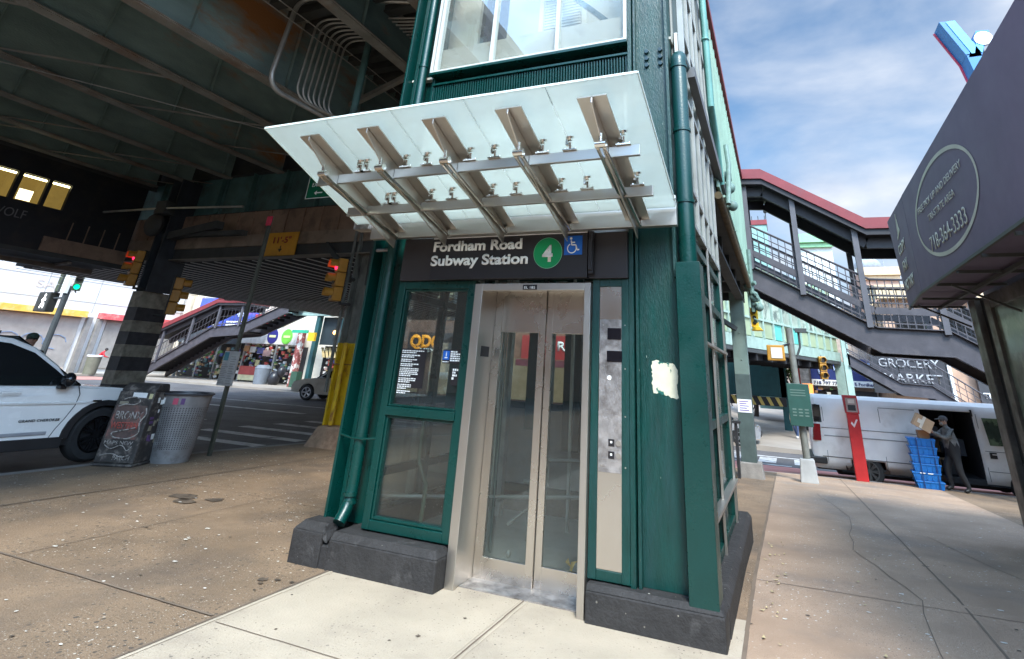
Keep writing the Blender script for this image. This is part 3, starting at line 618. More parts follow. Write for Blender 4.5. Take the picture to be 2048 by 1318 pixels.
# ================= ELEVATED RAILWAY =================
rust_w = mat('viaduct_web', (.21, .31, .31), .75, var=.25, vs=1.2, bump=.35, bs=30, col2=(.36, .15, .05), c2=(.56, .68), c2s=.55, stretch=(1, .6, 1.6))
rust_f = mat('viaduct_flange', (.24, .24, .22), .75, var=.25, vs=2, bump=.3, bs=40, col2=(.17, .08, .04), c2=(.5, .75), c2s=.8)
via_d = mat('viaduct_dark', (.050, .055, .055), .8, var=.3, vs=2, bump=.2, col2=(.06, .035, .02), c2=(.55, .75), c2s=1)
teal_d = mat('viaduct_teal', (.07, .16, .16), .6, var=.25, vs=2, bump=.2, col2=(.05, .045, .035), c2=(.52, .75), c2s=1.5)
V = thing('elevated_railway', 'dark riveted steel elevated railway deck with long rusty girders over the street', 'elevated railway', (-11, 0, 0))
def girder(x, y0, y1, z0, z1, fl=.27, stiff=1.55, ph=0):
    bb = MB(); bb.box(x - .012, x + .012, y0, y1, z0 + .02, z1, 0); bb.box(x - fl / 2, x + fl / 2, y0, y1, z0, z0 + .02, 1); bb.box(x - fl / 2 + .03, x + fl / 2 - .03, y0, y1, z0 - .016, z0 - .001, 1)
    bb.box(x - .09, x - .013, y0, y1, z0 + .021, z0 + .03, 1); bb.box(x + .013, x + .024, y0, y1, z0 + .031, z0 + .12, 0); bb.box(x + .013, x + .024, y0, y1, z1 - .12, z1 - .002, 0); bb.box(x - fl / 2, x + fl / 2, y0, y1, z1, z1 + .02, 1)
    y = y0 + ph
    while y < y1:
        bb.box(x + .025, x + .10, y, y + .012, z0 + .04, z1 - .01, 0); bb.box(x + .025, x + .036, y + .013, y + .09, z0 + .04, z1 - .01, 0)
        y += stiff
    y = y0
    while y < y1:
        if y > -1.5:
            bb.sph((x + .026, y, z0 + .075), .014, a=5, b=3); bb.sph((x + fl / 2 - .06, y, z0 - .018), .014, a=5, b=3, mi=1)
        y += .14
    bb.build('girder', [rust_w, rust_f], V)
for i, (x, z0, z1) in enumerate(((-17.15, 6.2, 7.25), (-15.6, 6.2, 7.25), (-14.0, 6.2, 7.25), (-12.05, 6.2, 7.6), (-9.75, 6.2, 7.7), (-8.15, 6.2, 7.75))): girder(x, -9, 9.9, z0, z1, ph=.4 + .31 * i, stiff=1.6 if i < 4 else 1.9)
b = MB(); b.box(-23.6, -4.55, -9, 11.6, 7.80, 8.0)
b.build('deck', via_d, V)
for k in range(34):   # ties seen from below
    y = -2.5 + k * .42; MB().box(-18.6, -4.7, y, y + .2, 7.60 if k % 2 else 7.61, 7.795).build('tie', via_d, V)
b = MB()
for k in range(6): b.bar((-12.0, -3 + 2.2 * k, 6.24), (-9.8, -1.2 + 2.2 * k, 6.24), .08, .012)
for k in range(5): b.bar((-15.55, 1 + 2.2 * k, 6.24), (-14.05, 2.4 + 2.2 * k, 6.24), .08, .012)
for k in range(5): b.bar((-17.1, .4 + 2.2 * k, 6.24), (-15.65, 1.8 + 2.2 * k, 6.24), .08, .012)
b.build('bracing', rust_f, V)
for yb in (3.4, 7.9): MB().bar((-8.1, yb, 6.7), (-4.7, yb - .6, 7.3), .1, .1).build('strut', rust_f, V)
b = MB(); b.box(-20, -4.1, 10.26, 10.3, 6.3, 7.79); b.build('end_wall', via_d, V)
b = MB()   # cross girder over the mezzanine face
b.box(-20, -4.1, 10.2, 10.24, 5.22, 6.35); b.box(-20, -4.1, 10.03, 10.41, 5.2, 5.22, 1); b.box(-20, -4.1, 10.03, 10.41, 6.35, 6.37, 1)
for k in range(13): x = -19.4 + k * 1.23; b.box(x, x + .03, 10.04, 10.199, 5.225, 6.345, 0); b.box(x + .031, x + .12, 10.18, 10.199, 5.225, 6.345, 0)
b.build('cross_girder', [teal_d, via_d], V)
girder(-6.2, -9, 10.0, 6.9, 7.75, ph=.9)
girder(-4.85, -9, 10.0, 6.95, 7.75, fl=.25, ph=.2)
# mezzanine in front
MZ = thing('station_mezzanine', 'dark mezzanine slab with ribbed soffit and brown fascia panels spanning the roadway', 'mezzanine', (-13, 12, 3.9))
brown = mat('fascia_brown', (.26, .18, .13), .7, var=.2, vs=3, col2=(.07, .05, .04), c2=(.5, .75), c2s=2, bump=.15, bs=40)
b = MB(); b.box(-20.6, -4.05, 10.0, 10.05, 4.56, 5.19)
for k in range(28): x = -20.3 + k * .585; b.box(x, x + .02, 9.965, 9.999, 4.56, 5.19)
b.build('fascia_panels', brown, MZ)
b = MB(); b.box(-20.6, -4.05, 9.97, 10.06, 4.25, 4.555); b.build('fascia_board', mat('fascia_board', (.27, .21, .16), .7, var=.2, vs=1.5, col2=(.09, .07, .055), c2=(.5, .75)), MZ)
b = MB(); b.box(-20.6, -4.05, 10.01, 10.2, 3.96, 4.245, 0); b.box(-20.6, -4.05, 9.90, 10.2, 3.935, 3.958, 1); b.build('edge_beam', [via_d, mat('edge_pale', (.22, .20, .17), .7, var=.2)], MZ)
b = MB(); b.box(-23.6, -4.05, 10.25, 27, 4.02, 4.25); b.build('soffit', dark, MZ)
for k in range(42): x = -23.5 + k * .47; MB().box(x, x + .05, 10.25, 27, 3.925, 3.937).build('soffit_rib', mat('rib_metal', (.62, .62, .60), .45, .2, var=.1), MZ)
b = MB(); b.box(-23.6, -4.05, 26.9, 27, 4.26, 7); b.box(-23.65, -23.6, 10.5, 27, 4.0, 7.2); b.box(-23.6, -4.05, 18.2, 18.3, 3.93, 4.01)
b.build('mezzanine_wall', via_d, MZ)
# station house on the left
HS = thing('station_house', 'dark raised station house at upper left with three lit yellow windows', 'station house', (-18.5, 5, 3.8))
HX = -17.5
hw = mat('house_black', (.012, .014, .018), .7, var=.3, vs=1.5, col2=(.04, .032, .028), c2=(.5, .75))
b = MB(); wins = [(6.20, 6.87), (6.98, 7.53), (7.62, 8.06)]
z0, z1 = 4.95, 5.65
b.box(HX - .1, HX, -10, 9.96, 3.85, z0); b.box(HX - .1, HX, -10, 9.96, z1, 6.15); b.box(HX - .1, HX, -10, wins[0][0], z0, z1); b.box(HX - .1, HX, wins[-1][1], 9.96, z0, z1)
for p, q in zip(wins, wins[1:]): b.box(HX - .1, HX, p[1], q[0], z0, z1)
b.build('wall', hw, HS)
lit = mat('lit_interior', (.5, .42, .15), .8, emit=(1, .78, .28), es=.5); tubem = mat('lit_tube', (1, 1, .8), .5, emit=(1, .88, .45), es=5); pap = mat('lit_paper', (.9, .85, .6), .7, emit=(1, .9, .55), es=1.6)
olive = mat('lit_olive', (.12, .09, .03), .7, var=.5, vs=3, emit=(.5, .33, .08), es=.22)
for i, (a_, c_) in enumerate(wins):
    b = MB(); b.box(HX - .8, HX - .75, a_ - .3, c_ + .4, z0 - .1, z1 + .1, 0)
    b.box(HX - .08, HX - .06, a_ + .02, c_ - .02, z1 - .075, z1 - .03, 1)
    if i < 2: b.box(HX - .07, HX - .06, a_ + .06, a_ + .06 + .30, z0 + .03, z0 + .30, 2)
    b.box(HX - .75, HX - .07, a_ - .02, a_ - .005, z0, z1, 0)
    b.build('window', [olive, tubem, pap], HS)
b = MB(); b.box(HX - 2.1, HX - .11, -10, 9.9, 3.75, 3.84); b.box(HX - 6, HX - .11, -10, 9.9, 6.1, 6.2); b.box(HX - .1, HX - .02, -9, 10.2, 6.152, 7.79); b.box(HX - .12, HX + .03, -10, 9.96, 3.74, 3.849); b.build('floor_slab', via_d, HS)
b = MB()
for k in range(5): b.bar((HX - .2, 1.2 + k * 1.9, 3.7), (HX - 1.9, 1.2 + k * 1.9 + .3, 3.7), .09, .06)
b.bar((HX - 1.2, -6, 3.66), (HX - 1.2, 9.9, 3.66), .12, .12); b.build('strut', mat('strut_tan', (.22, .18, .15), .7, var=.2), HS)
b = MB()
for k in range(4): b.box(HX + .001, HX + .03, 8.4 + .4 * k, 8.42 + .4 * k, 3.86, 4.7)
b.box(HX + .001, HX + .05, 7.9, 9.96, 3.86, 4.22); b.build('lower_panels', brown, HS)
text('graffiti', 'VOLF', mat('chalk_grey', (.16, .16, .17), .9), HS, (HX + .004, 6.75, 4.52), Y, Z, .22, .62, .0, .004)
# red/yellow clearance sign and others on the mezzanine face
def simple_sign(name, label, cat, c, right, w_, h_, mt, parts=(), th=.02, group=None, border=None):
    t = thing(name, label, cat, c, group=group); r = Vector(right).normalized(); n = r.cross(Z); c = Vector(c)
    bb = MB(); P = lambda a_, z_, d: c + r * a_ + Z * z_ + n * d
    bb.hexa([P(-w_ / 2, -h_ / 2, -th), P(w_ / 2, -h_ / 2, -th), P(w_ / 2, h_ / 2, -th), P(-w_ / 2, h_ / 2, -th)], [P(-w_ / 2, -h_ / 2, 0), P(w_ / 2, -h_ / 2, 0), P(w_ / 2, h_ / 2, 0), P(-w_ / 2, h_ / 2, 0)])
    pn = bb.build('sign_panel', mt, t)
    if border:
        bb = MB(); e = .012 * max(w_, h_) + .006
        for a0, a1, b0, b1 in ((-w_ / 2, w_ / 2, h_ / 2 - e, h_ / 2), (-w_ / 2, w_ / 2, -h_ / 2, -h_ / 2 + e), (-w_ / 2, -w_ / 2 + e, -h_ / 2 + e, h_ / 2 - e), (w_ / 2 - e, w_ / 2, -h_ / 2 + e, h_ / 2 - e)):
            bb.quad(P(a0, b0, .003), P(a1, b0, .003), P(a1, b1, .003), P(a0, b1, .003))
        bb.build('border', border, pn)
    for (s, a_, z_, hh, ww, mm, bo) in parts: text('lettering', s, mm, pn, P(a_, z_, .002), r, Z, hh, ww, bo, .004, 'CENTER')
    return t
yel = mat('sign_yellow', (.62, .30, .02), .5, var=.12, vs=4, col2=(.32, .16, .03), c2=(.55, .8)); red_l = mat('sign_red', (.35, .02, .02), .5); blk_l = mat('sign_black', (.02, .015, .01), .5)
t = simple_sign('clearance_sign', 'yellow clearance sign reading 11-5 with a down arrow on the brown fascia', 'sign', (-11.38, 9.9, 4.24), X, 1.0, .60, yel, [("11'-5\"", 0, .03, .16, .58, red_l, .02)])
b = MB(); b.box(-11.395, -11.365, 9.893, 9.897, 4.09, 4.2); b.add([(-11.45, 9.893, 4.12), (-11.31, 9.893, 4.12), (-11.38, 9.893, 4.03)], [(0, 1, 2)]); b.build('arrow', blk_l, t)
sg = mat('street_green', (.0, .13, .06), .45, var=.06)
t = simple_sign('exit_sign', 'hanging green direction sign with white arrow beneath the railway girders', 'sign', (-8.53, 8.0, 5.05), X, .66, .78, sg, [('S', -.1, .16, .09, .06, sgn_w, .0), ('PO', -.07, .02, .09, .12, sgn_w, 0), ('EXPWY', -.02, -.13, .09, .36, sgn_w, .0)], border=sgn_w)
b = MB(); b.bar((-8.62, 7.994, 4.78), (-8.42, 7.994, 4.78), .025, .003, up=Y); b.add([(-8.64, 7.993, 4.78), (-8.57, 7.993, 4.83), (-8.57, 7.993, 4.73)], [(0, 1, 2)]); b.tube([(-8.8, 8.05, 5.44), (-8.8, 8.05, 6.2)], .015, 6); b.tube([(-8.3, 8.05, 5.44), (-8.3, 8.05, 6.9)], .015, 6); b.build('arrow', sgn_w, t)
# conduits and cables beneath the deck
cg = mat('conduit_grey', (.42, .42, .40), .4, .5, var=.15, vs=6)
CD = thing('conduit_bundle', 'bundle of seven grey conduits looping down beneath the railway deck', 'conduits', (-8.8, 7, 7))
def fillet(pts, r=.25, n=6):
    out = [Vector(pts[0])]
    for a_, p, c_ in zip(pts, pts[1:], pts[2:]):
        a_, p, c_ = Vector(a_), Vector(p), Vector(c_); u = (a_ - p).normalized(); v = (c_ - p).normalized(); rr_ = min(r, (a_ - p).length * .45, (c_ - p).length * .45); s_, e = p + u * rr_, p + v * rr_
        for k in range(n + 1):
            t_ = k / n; out.append(s_ * (1 - t_) ** 2 + p * 2 * t_ * (1 - t_) + e * t_ ** 2)
    out.append(Vector(pts[-1])); return out
MB().tube(fillet([(-5.0, 6.6, 7.70), (-7.4, 5.5, 7.60), (-7.4, 5.38, 5.70), (-7.4, 6.6, 5.74), (-6.9, 9.9, 5.7)], .34), .042, 10).build('conduit', cg, CD, smooth=True)
for k in range(7): MB().tube(fillet([(-5.0, 7.0 + .1 * k, 7.68), (-7.38, 5.98 + .125 * k, 7.45), (-7.38, 5.92 + .125 * k, 5.80), (-7.3 + .05 * k, 6.7 + .1 * k, 5.76), (-6.85 + .05 * k, 9.9, 5.72)], .26), .020, 8).build('conduit', cg, CD, smooth=True)
CB = thing('overhead_cable', 'pair of pale cables stretched beneath the railway deck', 'cable', (-7.1, 6, 7.2))
MB().tube([(-7.25, 3.5, 6.95), (-7.3, 6.9, 7.0), (-7.4, 9.9, 6.95)], .010, 5).build('cable', cg, CB); MB().tube([(-7.0, 3.5, 6.95), (-7.0, 6.9, 6.98), (-7.05, 9.9, 6.9)], .010, 5).build('cable', cg, CB)
tag(MB().tube([(-12.6, 2.4, 5.95), (-10.9, 5.1, 6.0), (-9.5, 7.1, 5.95), (-7.6, 9.9, 5.8)], .011, 5).build('overhead_wire', cg), 'single pale wire running along the rusty near girder', 'wire')
tag(MB().tube([(-6.75, 6.7, 8.0), (-6.78, 6.72, 5.7)], .065, 12).build('hanging_pipe', teal_d, smooth=True), 'teal vertical pipe behind the left edge of the canopy', 'pipe')
b = MB(); b.tube([(-21, 9.2, 5.2), (-18, 9.1, 5.25)], .03, 6); b.build('x', cg) if False else None
LB = thing('floodlight_bar', 'thin grey floodlight bar fixed across the top of the striped column', 'light fixture', (-15.6, 9.4, 5.2))
b = MB(); b.tube([(-18.3, 8.9, 5.15), (-15.5, 9.3, 5.25), (-12.6, 9.5, 5.18)], .03, 6); b.build('bar', cg, LB); b = MB(); b.box(-15.7, -15.3, 9.25, 9.55, 5.1, 5.45); b.build('bracket', via_d, LB)
# columns of the railway
def hcol(bb, x, y, z0, z1, w_=.5, d=.5, t_=.035, mi=0, miw=None):
    miw = mi if miw is None else miw
    bb.box(x - w_ / 2, x - w_ / 2 + t_, y - d / 2, y + d / 2, z0, z1, mi); bb.box(x + w_ / 2 - t_, x + w_ / 2, y - d / 2, y + d / 2, z0, z1, mi); bb.box(x - w_ / 2 + t_, x + w_ / 2 - t_, y - t_ / 2, y + t_ / 2, z0, z1, miw)
grey_c = mat('column_grey', (.17, .18, .165), .6, var=.25, vs=4, bump=.3, col2=(.05, .055, .05), c2=(.5, .7), c2s=3, stretch=(2, 2, .7))
yel_c = mat('column_yellow', (.62, .40, .01), .55, var=.12, vs=4, bump=.25, col2=(.25, .09, .03), c2=(.54, .66), c2s=2.6, stretch=(2, 2, 1))
K = thing('railway_column', 'steel railway column with bright yellow lower half on a rounded concrete foot', 'column', (-8.72, 10.1, 0))
b = MB(); hcol(b, -8.68, 10.1, .38, 1.98, .56, .42, .05); b.build('lower_shaft', yel_c, K, .004)
b = MB(); hcol(b, -8.68, 10.1, 1.982, 5.1, .54, .40, .045); b.box(-8.5, -8.3, 9.95, 10.2, 1.982, 5.0); b.tube([(-8.98, 9.82, 1.0), (-8.98, 9.82, 4.6)], .035, 8); b.build('upper_shaft', grey_c, K, .004)
b = MB(); b.tube([(-8.70, 9.85, .4), (-8.70, 9.85, 1.98)], .05, 10); b.build('pipe_sleeve', yel_c, K)
b = MB(); b.box(-8.99, -8.36, 9.86, 9.89, 1.54, 1.56); b.build('strap', mat('strap_rust', (.2, .09, .04), .7), K)
b = MB(); b.hexa([(-9.22, 9.62, -.14), (-8.2, 9.62, -.14), (-8.2, 10.6, -.14), (-9.22, 10.6, -.14)], [(-9.02, 9.82, .38), (-8.35, 9.82, .38), (-8.35, 10.4, .38), (-9.02, 10.4, .38)]); b.build('concrete_foot', mat('foot_concrete', (.28, .19, .13), .85, var=.3, vs=5, bump=.7, bs=16, col2=(.16, .09, .06), c2=(.5, .7), c2s=3), K, .06)
b = MB(); b.add([(-9.1, 10.1, 3.95), (-9.9, 10.1, 4.6), (-9.1, 10.1, 4.6)], [(0, 1, 2)]); b.bar((-8.9, 9.9, 3.3), (-9.9, 9.9, 4.2), .10, .1); b.bar((-8.4, 9.9, 3.2), (-8.45, 9.9, 5.1), .2, .1); b.build('knee_brace', via_d, K)
b = MB(); b.box(-8.3, -8.02, 10.3, 10.5, 0, 5.1)
tag(b.build('cable_cabinet', mat('dark_grey_metal', (.03, .032, .032), .6, var=.2)), 'tall dark steel duct behind the yellow column', 'duct')
K2 = thing('striped_column', 'black and grey striped concrete railway column beside the white car', 'column', (-15.8, 10, 0))
b = MB(); edges = [-.14, .2, .5, .8, 1.12, 1.45, 1.74, 2.05, 2.33, 2.66, 3.07]
for i, (a_, c_) in enumerate(zip(edges, edges[1:])): b.box(-16.02, -15.6, 9.63, 10.43, a_, c_, 1 if i % 2 == 1 else 0)
b.build('striped_jacket', [mat('stripe_black', (.035, .034, .038), .7, var=.3, vs=6, bump=.2), mat('stripe_tan', (.27, .25, .20), .8, var=.25, vs=6, bump=.3, col2=(.14, .12, .09), c2=(.5, .7), c2s=5)], K2)
b = MB(); hcol(b, -15.72, 10.0, 3.07, 6.2, .45, .7, .04); b.box(-15.5, -15.46, 9.6, 10.4, 3.07, 6.2); b.build('steel_shaft', mat('shaft_navy', (.028, .035, .045), .6, var=.3, vs=3), K2)
b = MB(); b.bar((-15.7, 9.8, 4.55), (-13.4, 9.6, 4.75), .22, .2); b.bar((-15.6, 9.8, 4.6), (-12.4, 9.6, 4.5), .16, .12); b.sph((-15.9, 9.5, 4.85), .3, (1, .7, 1.1)); b.build('cable_clutter', via_d, K2, smooth=True)

# traffic lights
tl_y = mat('signal_amber_paint', (.42, .20, .02), .5, var=.15, vs=6); tl_g = mat('signal_olive', (.05, .06, .03), .5, var=.15); rl = mat('signal_red_lit', (.6, .01, .02), .4, emit=(1, .02, .08), es=2.2); gl_ = mat('signal_green_lit', (0, .4, .2), .4, emit=(0, .9, .4), es=1.2); off_ = mat('lens_off', (.03, .02, .01), .3)
def signal(label, loc, rz, body, lit_i, lens, group='traffic signal heads', s=1., arm=True):
    t = thing('traffic_light', label, 'traffic light', loc, rz, group)
    for i in range(3):
        z = (.31 - .31 * i) * s; bb = MB(); bb.box(-.14 * s, .14 * s, -.10 * s, .10 * s, z - .148 * s, z + .148 * s); bb.build('housing', body, t, .02 * s, local=True)
        bb = MB(); bb.disc((0, -.10 * s, z), (0, -1, 0), .10 * s, .015 * s, 18); bb.build('lens', lens if i == lit_i else off_, t, local=True)
        bb = MB(); n = 12; vs = []; 
        for k in range(n + 1):
            a_ = R(-20) + R(220) * k / n
            for r_, y in ((.115, -.10), (.125, -.10), (.125, -.27), (.115, -.27)): vs.append((math.cos(a_) * r_ * s, y * s, z + math.sin(a_) * r_ * s))
        fs = []
        for k in range(n):
            for q in range(4): fs.append((4 * k + q, 4 * k + (q + 1) % 4, 4 * k + 4 + (q + 1) % 4, 4 * k + 4 + q))
        bb.add(vs, fs); bb.build('visor', body, t, local=True)
    if arm: bb = MB(); bb.tube([(.02, .1, -.5 * s), (.02, .35, -.5 * s)], .03, 8); bb.tube([(0, .12, -.5 * s), (0, .12, .5 * s)], .03, 8); bb.build('bracket', mat('dark_grey_metal', (.03, .032, .032), .6), t, local=True)
    return t
signal('amber traffic light glowing red, on the yellow column', (-8.98, 9.55, 3.27), R(-32), tl_y, 0, rl)
signal('amber traffic light glowing red, on the left side of the striped column', (-15.82, 9.35, 3.62), R(-20), tl_y, 0, rl)
signal('amber traffic light seen side-on at the right of the striped column', (-14.45, 9.75, 2.95), R(142), tl_y, 9, rl)
# far signals on their own pole
PP = thing('signal_pole', 'slim dark pole behind the white car carrying a pair of traffic lights', 'pole', (-31.5, 16, 0))
MB().tube([(-31.45, 16, 0), (-31.45, 16, 4.3)], .13, 10).build('shaft', via_d, PP); MB().box(-31.65, -31.3, 15.8, 15.95, 3.95, 5.15).build('back_plate', sgn_w, PP); MB().tube([(-31.5, 16, 3.75), (-32.9, 16, 3.72)], .04, 6).build('arm', via_d, PP)
signal('olive traffic light seen side-on, left head of the pair above the white car', (-32.1, 16, 4.55), R(-140), tl_g, 9, gl_, s=1.15)
signal('olive traffic light showing green, right head of the pair above the white car', (-30.85, 16, 4.6), R(60), tl_g, 2, gl_, s=1.15)
WS = thing('walk_signal', 'black pedestrian signal box showing a white walking figure', 'pedestrian signal', (-32.75, 16, 3.55))
b = MB(); b.box(-33.25, -32.3, 15.8, 16.2, 3.1, 4.0); b.build('housing', mat('signal_black', (.02, .02, .015), .5), WS, .04)
wf_ = mat('walk_white', (.9, .9, .9), .5, emit=(1, 1, .95), es=1.5); b = MB(); cx_, cz_ = -32.65, 3.58
b.disc((cx_ + .03, 15.79, cz_ + .27), (0, -1, 0), .06, .01, 10)
for p, q in (((.02, .18), (0, -.03)), ((0, -.03), (-.12, -.32)), ((0, -.03), (.13, -.16)), ((.13, -.16), (.12, -.33)), ((.02, .16), (-.13, .0)), ((.02, .16), (.15, .03))): b.bar((cx_ + p[0], 15.785, cz_ + p[1]), (cx_ + q[0], 15.785, cz_ + q[1]), .075, .01, up=Y)
b.build('walking_figure', wf_, WS)

# ================= MEZZANINE CORRIDOR AND STAIRS ON THE RIGHT =================
mint = mat('mint_panel', (.24, .36, .29), .55, var=.12, vs=2, col2=(.17, .25, .21), c2=(.5, .75), c2s=1.4, stretch=(1, 1, .5))
redf = mat('red_fascia', (.19, .022, .026), .5, var=.12, vs=3, col2=(.16, .03, .035), c2=(.55, .8))
stair_g = mat('stair_grey', (.060, .054, .062), .5, var=.2, vs=3, bump=.12, col2=(.10, .085, .085), c2=(.55, .8), c2s=1.5)
stair_d = mat('stair_dark', (.018, .016, .02), .6, var=.2)
CR = thing('station_corridor', 'mint green raised corridor running back from the lift tower under a red roof edge', 'corridor', (-2.4, 12, 4))
b = MB(); b.box(-4.4, -.60, 7.4, 16.45, 3.98, 4.2, 1); b.box(-.62, -.575, 7.4, 16.45, 4.2, 7.2, 0)
for k in range(29): y = 7.45 + k * .32; b.box(-.574, -.548, y, y + .06, 4.15, 7.2, 0)
b.box(-.574, -.54, 7.4, 16.45, 4.10, 4.18, 0)
b.build('wall', [mint, via_d], CR)
b = MB(); b.box(-4.0, -.575, 7.35, 16.6, 7.2, 7.3); b.box(-4.0, -.50, 7.35, 16.6, 7.302, 7.48); b.build('roof', redf, CR)
b = MB(); b.box(-.66, -.56, 16.2, 16.5, 3.2, 7.2); b.build('corner_post', mint, CR)
b = MB(); b.tube([(-.50, 5.8, 6.1), (-.52, 6.6, 5.2), (-.53, 7.2, 4.6)] , .001, 4); 
downpipe('drain_pipe', 'pale green drain pipe on the corridor wall above the grey gutter', [(-.52, 6.4, 8.6), (-.52, 6.7, 5.0), (-.53, 7.3, 4.75), (-.53, 7.6, 4.2)], .05, [((-.52, 6.6, 6.0), Z)], mat('pipe_mint', (.12, .30, .26), .45))
b = MB(); b.hexa([(-.60, 4.98, 4.50), (-.52, 4.98, 4.50), (-.49, 8.6, 4.10), (-.60, 8.6, 4.10)], [(-.60, 4.98, 4.62), (-.52, 4.98, 4.62), (-.49, 8.6, 4.26), (-.60, 8.6, 4.26)])
tag(b.build('gutter', mat('gutter_grey', (.12, .12, .12), .5, .3)), 'sloping dark grey gutter running back from the tall drain pipe elbow', 'gutter')
b = MB(); b.tube([(-.56, 7.35, 3.96), (-.56, 16.4, 3.92)], .055, 10, 0); b.tube([(-.50, 7.6, 4.02), (-.52, 16.4, 3.99)], .02, 6, 1)
for k in range(6): b.disc((-.50, 8 + 1.5 * k, 4.02), Y, .035, .06, 8, 1)
tag(b.build('pipe_run', [mat('moss_brown', (.10, .07, .03), .8, var=.4, vs=8), mint], smooth=True), 'mossy pipe running under the edge of the mint corridor', 'pipe')
VC = thing('valve_cluster', 'cluster of mint valves and elbows hanging below the corridor corner', 'valves', (-.5, 15.2, 3.8))
b = MB(); random.seed(11)
b.tube([(-.5, 15.2, 4.9), (-.5, 15.25, 3.3)], .06, 8)
for k in range(6): z = 3.05 + random.uniform(0, 1.3); b.sph((-.5 + random.uniform(-.1, .14), 15.2, z), random.uniform(.05, .11)); b.disc((-.5, 15.2, z + .05), (random.uniform(.2, 1), -.6, random.uniform(-.5, .5)), random.uniform(.03, .07), random.uniform(.1, .25), 8)
b.build('valve', mat('valve_mint', (.12, .19, .16), .55, var=.3, vs=9), VC, smooth=True)
b = MB(); b.tube([(-.45, 7.6, 3.9), (-.42, 7.9, 4.6), (-.45, 8.1, 5.0)], .035, 8); b.sph((-.45, 8.1, 4.3), .09); b.sph((-.43, 8.2, 4.05), .08); b.disc((-.5, 8.0, 4.45), (1, 0, 0), .08, .1, 10)
tag(b.build('pipe_fitting', mat('valve_mint', (.2, .3, .26), .5), smooth=True), 'pale pipe fitting at the end of the grey gutter', 'pipe fitting')
# underside beams and columns beneath the corridor
b = MB()
for k in range(6): y = 8.2 + 1.6 * k; b.box(-4.3, -.75, y, y + .14, 3.72, 3.975)
b.box(-.95, -.75, 7.4, 16.3, 3.66, 3.715); b.bar((-1.0, 15.6, 2.9), (-2.4, 14.6, 3.8), .12, .1)
b.build('floor_beam', via_d, CR)
def leg_column(x, y, zb, zt, w_, label, foot=True, poster=True):
    t = thing('corridor_column', label, 'column', (x, y, zb)); 
    b = MB(); zm = zb + 2.3; b.box(x - w_ / 2, x + w_ / 2, y - w_ / 2, y + w_ / 2, zb + .3, zm, 0); b.box(x - w_ / 2 + .003, x + w_ / 2 - .003, y - w_ / 2 + .003, y + w_ / 2 - .003, zm, zt, 1)
    for z in (zm + .35, zm + 1.0): b.disc((x + .02, y - w_ / 2 - .001, z), (0, -1, 0), .02, .015, 8, 1)
    b.build('shaft', [mat('column_slate', (.06, .085, .08), .6, var=.2, vs=4), mat('column_sage', (.17, .23, .20), .6, var=.2, vs=4, col2=(.10, .13, .11), c2=(.5, .7))], t, .01)
    if poster: b = MB(); b.box(x - .17, x + .17, y - w_ / 2 - .012, y - w_ / 2 - .003, zb + 1.42, zb + 1.72); po = b.build('poster', mat('paper_white', (.75, .75, .78), .7), t); b = MB(); [b.box(x - .12, x + .10 - .05 * (k % 2), y - w_ / 2 - .0145, y - w_ / 2 - .0125, zb + 1.66 - k * .05, zb + 1.68 - k * .05) for k in range(5)]; b.build('print', mat('print_violet', (.15, .08, .3), .7), po)
    if foot: b = MB(); b.hexa([(x - .27, y - .3, zb - .1), (x + .33, y - .3, zb - .1), (x + .33, y + .3, zb - .1), (x - .27, y + .3, zb - .1)], [(x - .22, y - .25, zb + .34), (x + .28, y - .25, zb + .34), (x + .28, y + .25, zb + .34), (x - .22, y + .25, zb + .34)]); b.build('concrete_foot', mat('foot_grey', (.22, .20, .18), .85, var=.2, vs=5, bump=.4), t, .02)
    return t
leg_column(-.95, 15.9, gz(-.95, 15.9), 4.0, .36, 'sage and slate corridor column carrying a small white poster on a concrete foot')
b = MB(); x, y = -1.38, 15.2; z = gz(x, y); b.box(x - .12, x + .10, y, y + .25, z, z + 1.15); b.box(x - .14, x + .32, y - .03, y + .28, z + 1.15, z + 1.2); b.box(x + .18, x + .24, y, y + .25, z, z + 1.15)
tag(b.build('street_stand', blk_m), 'small black street stand just left of the sage column', 'stand')

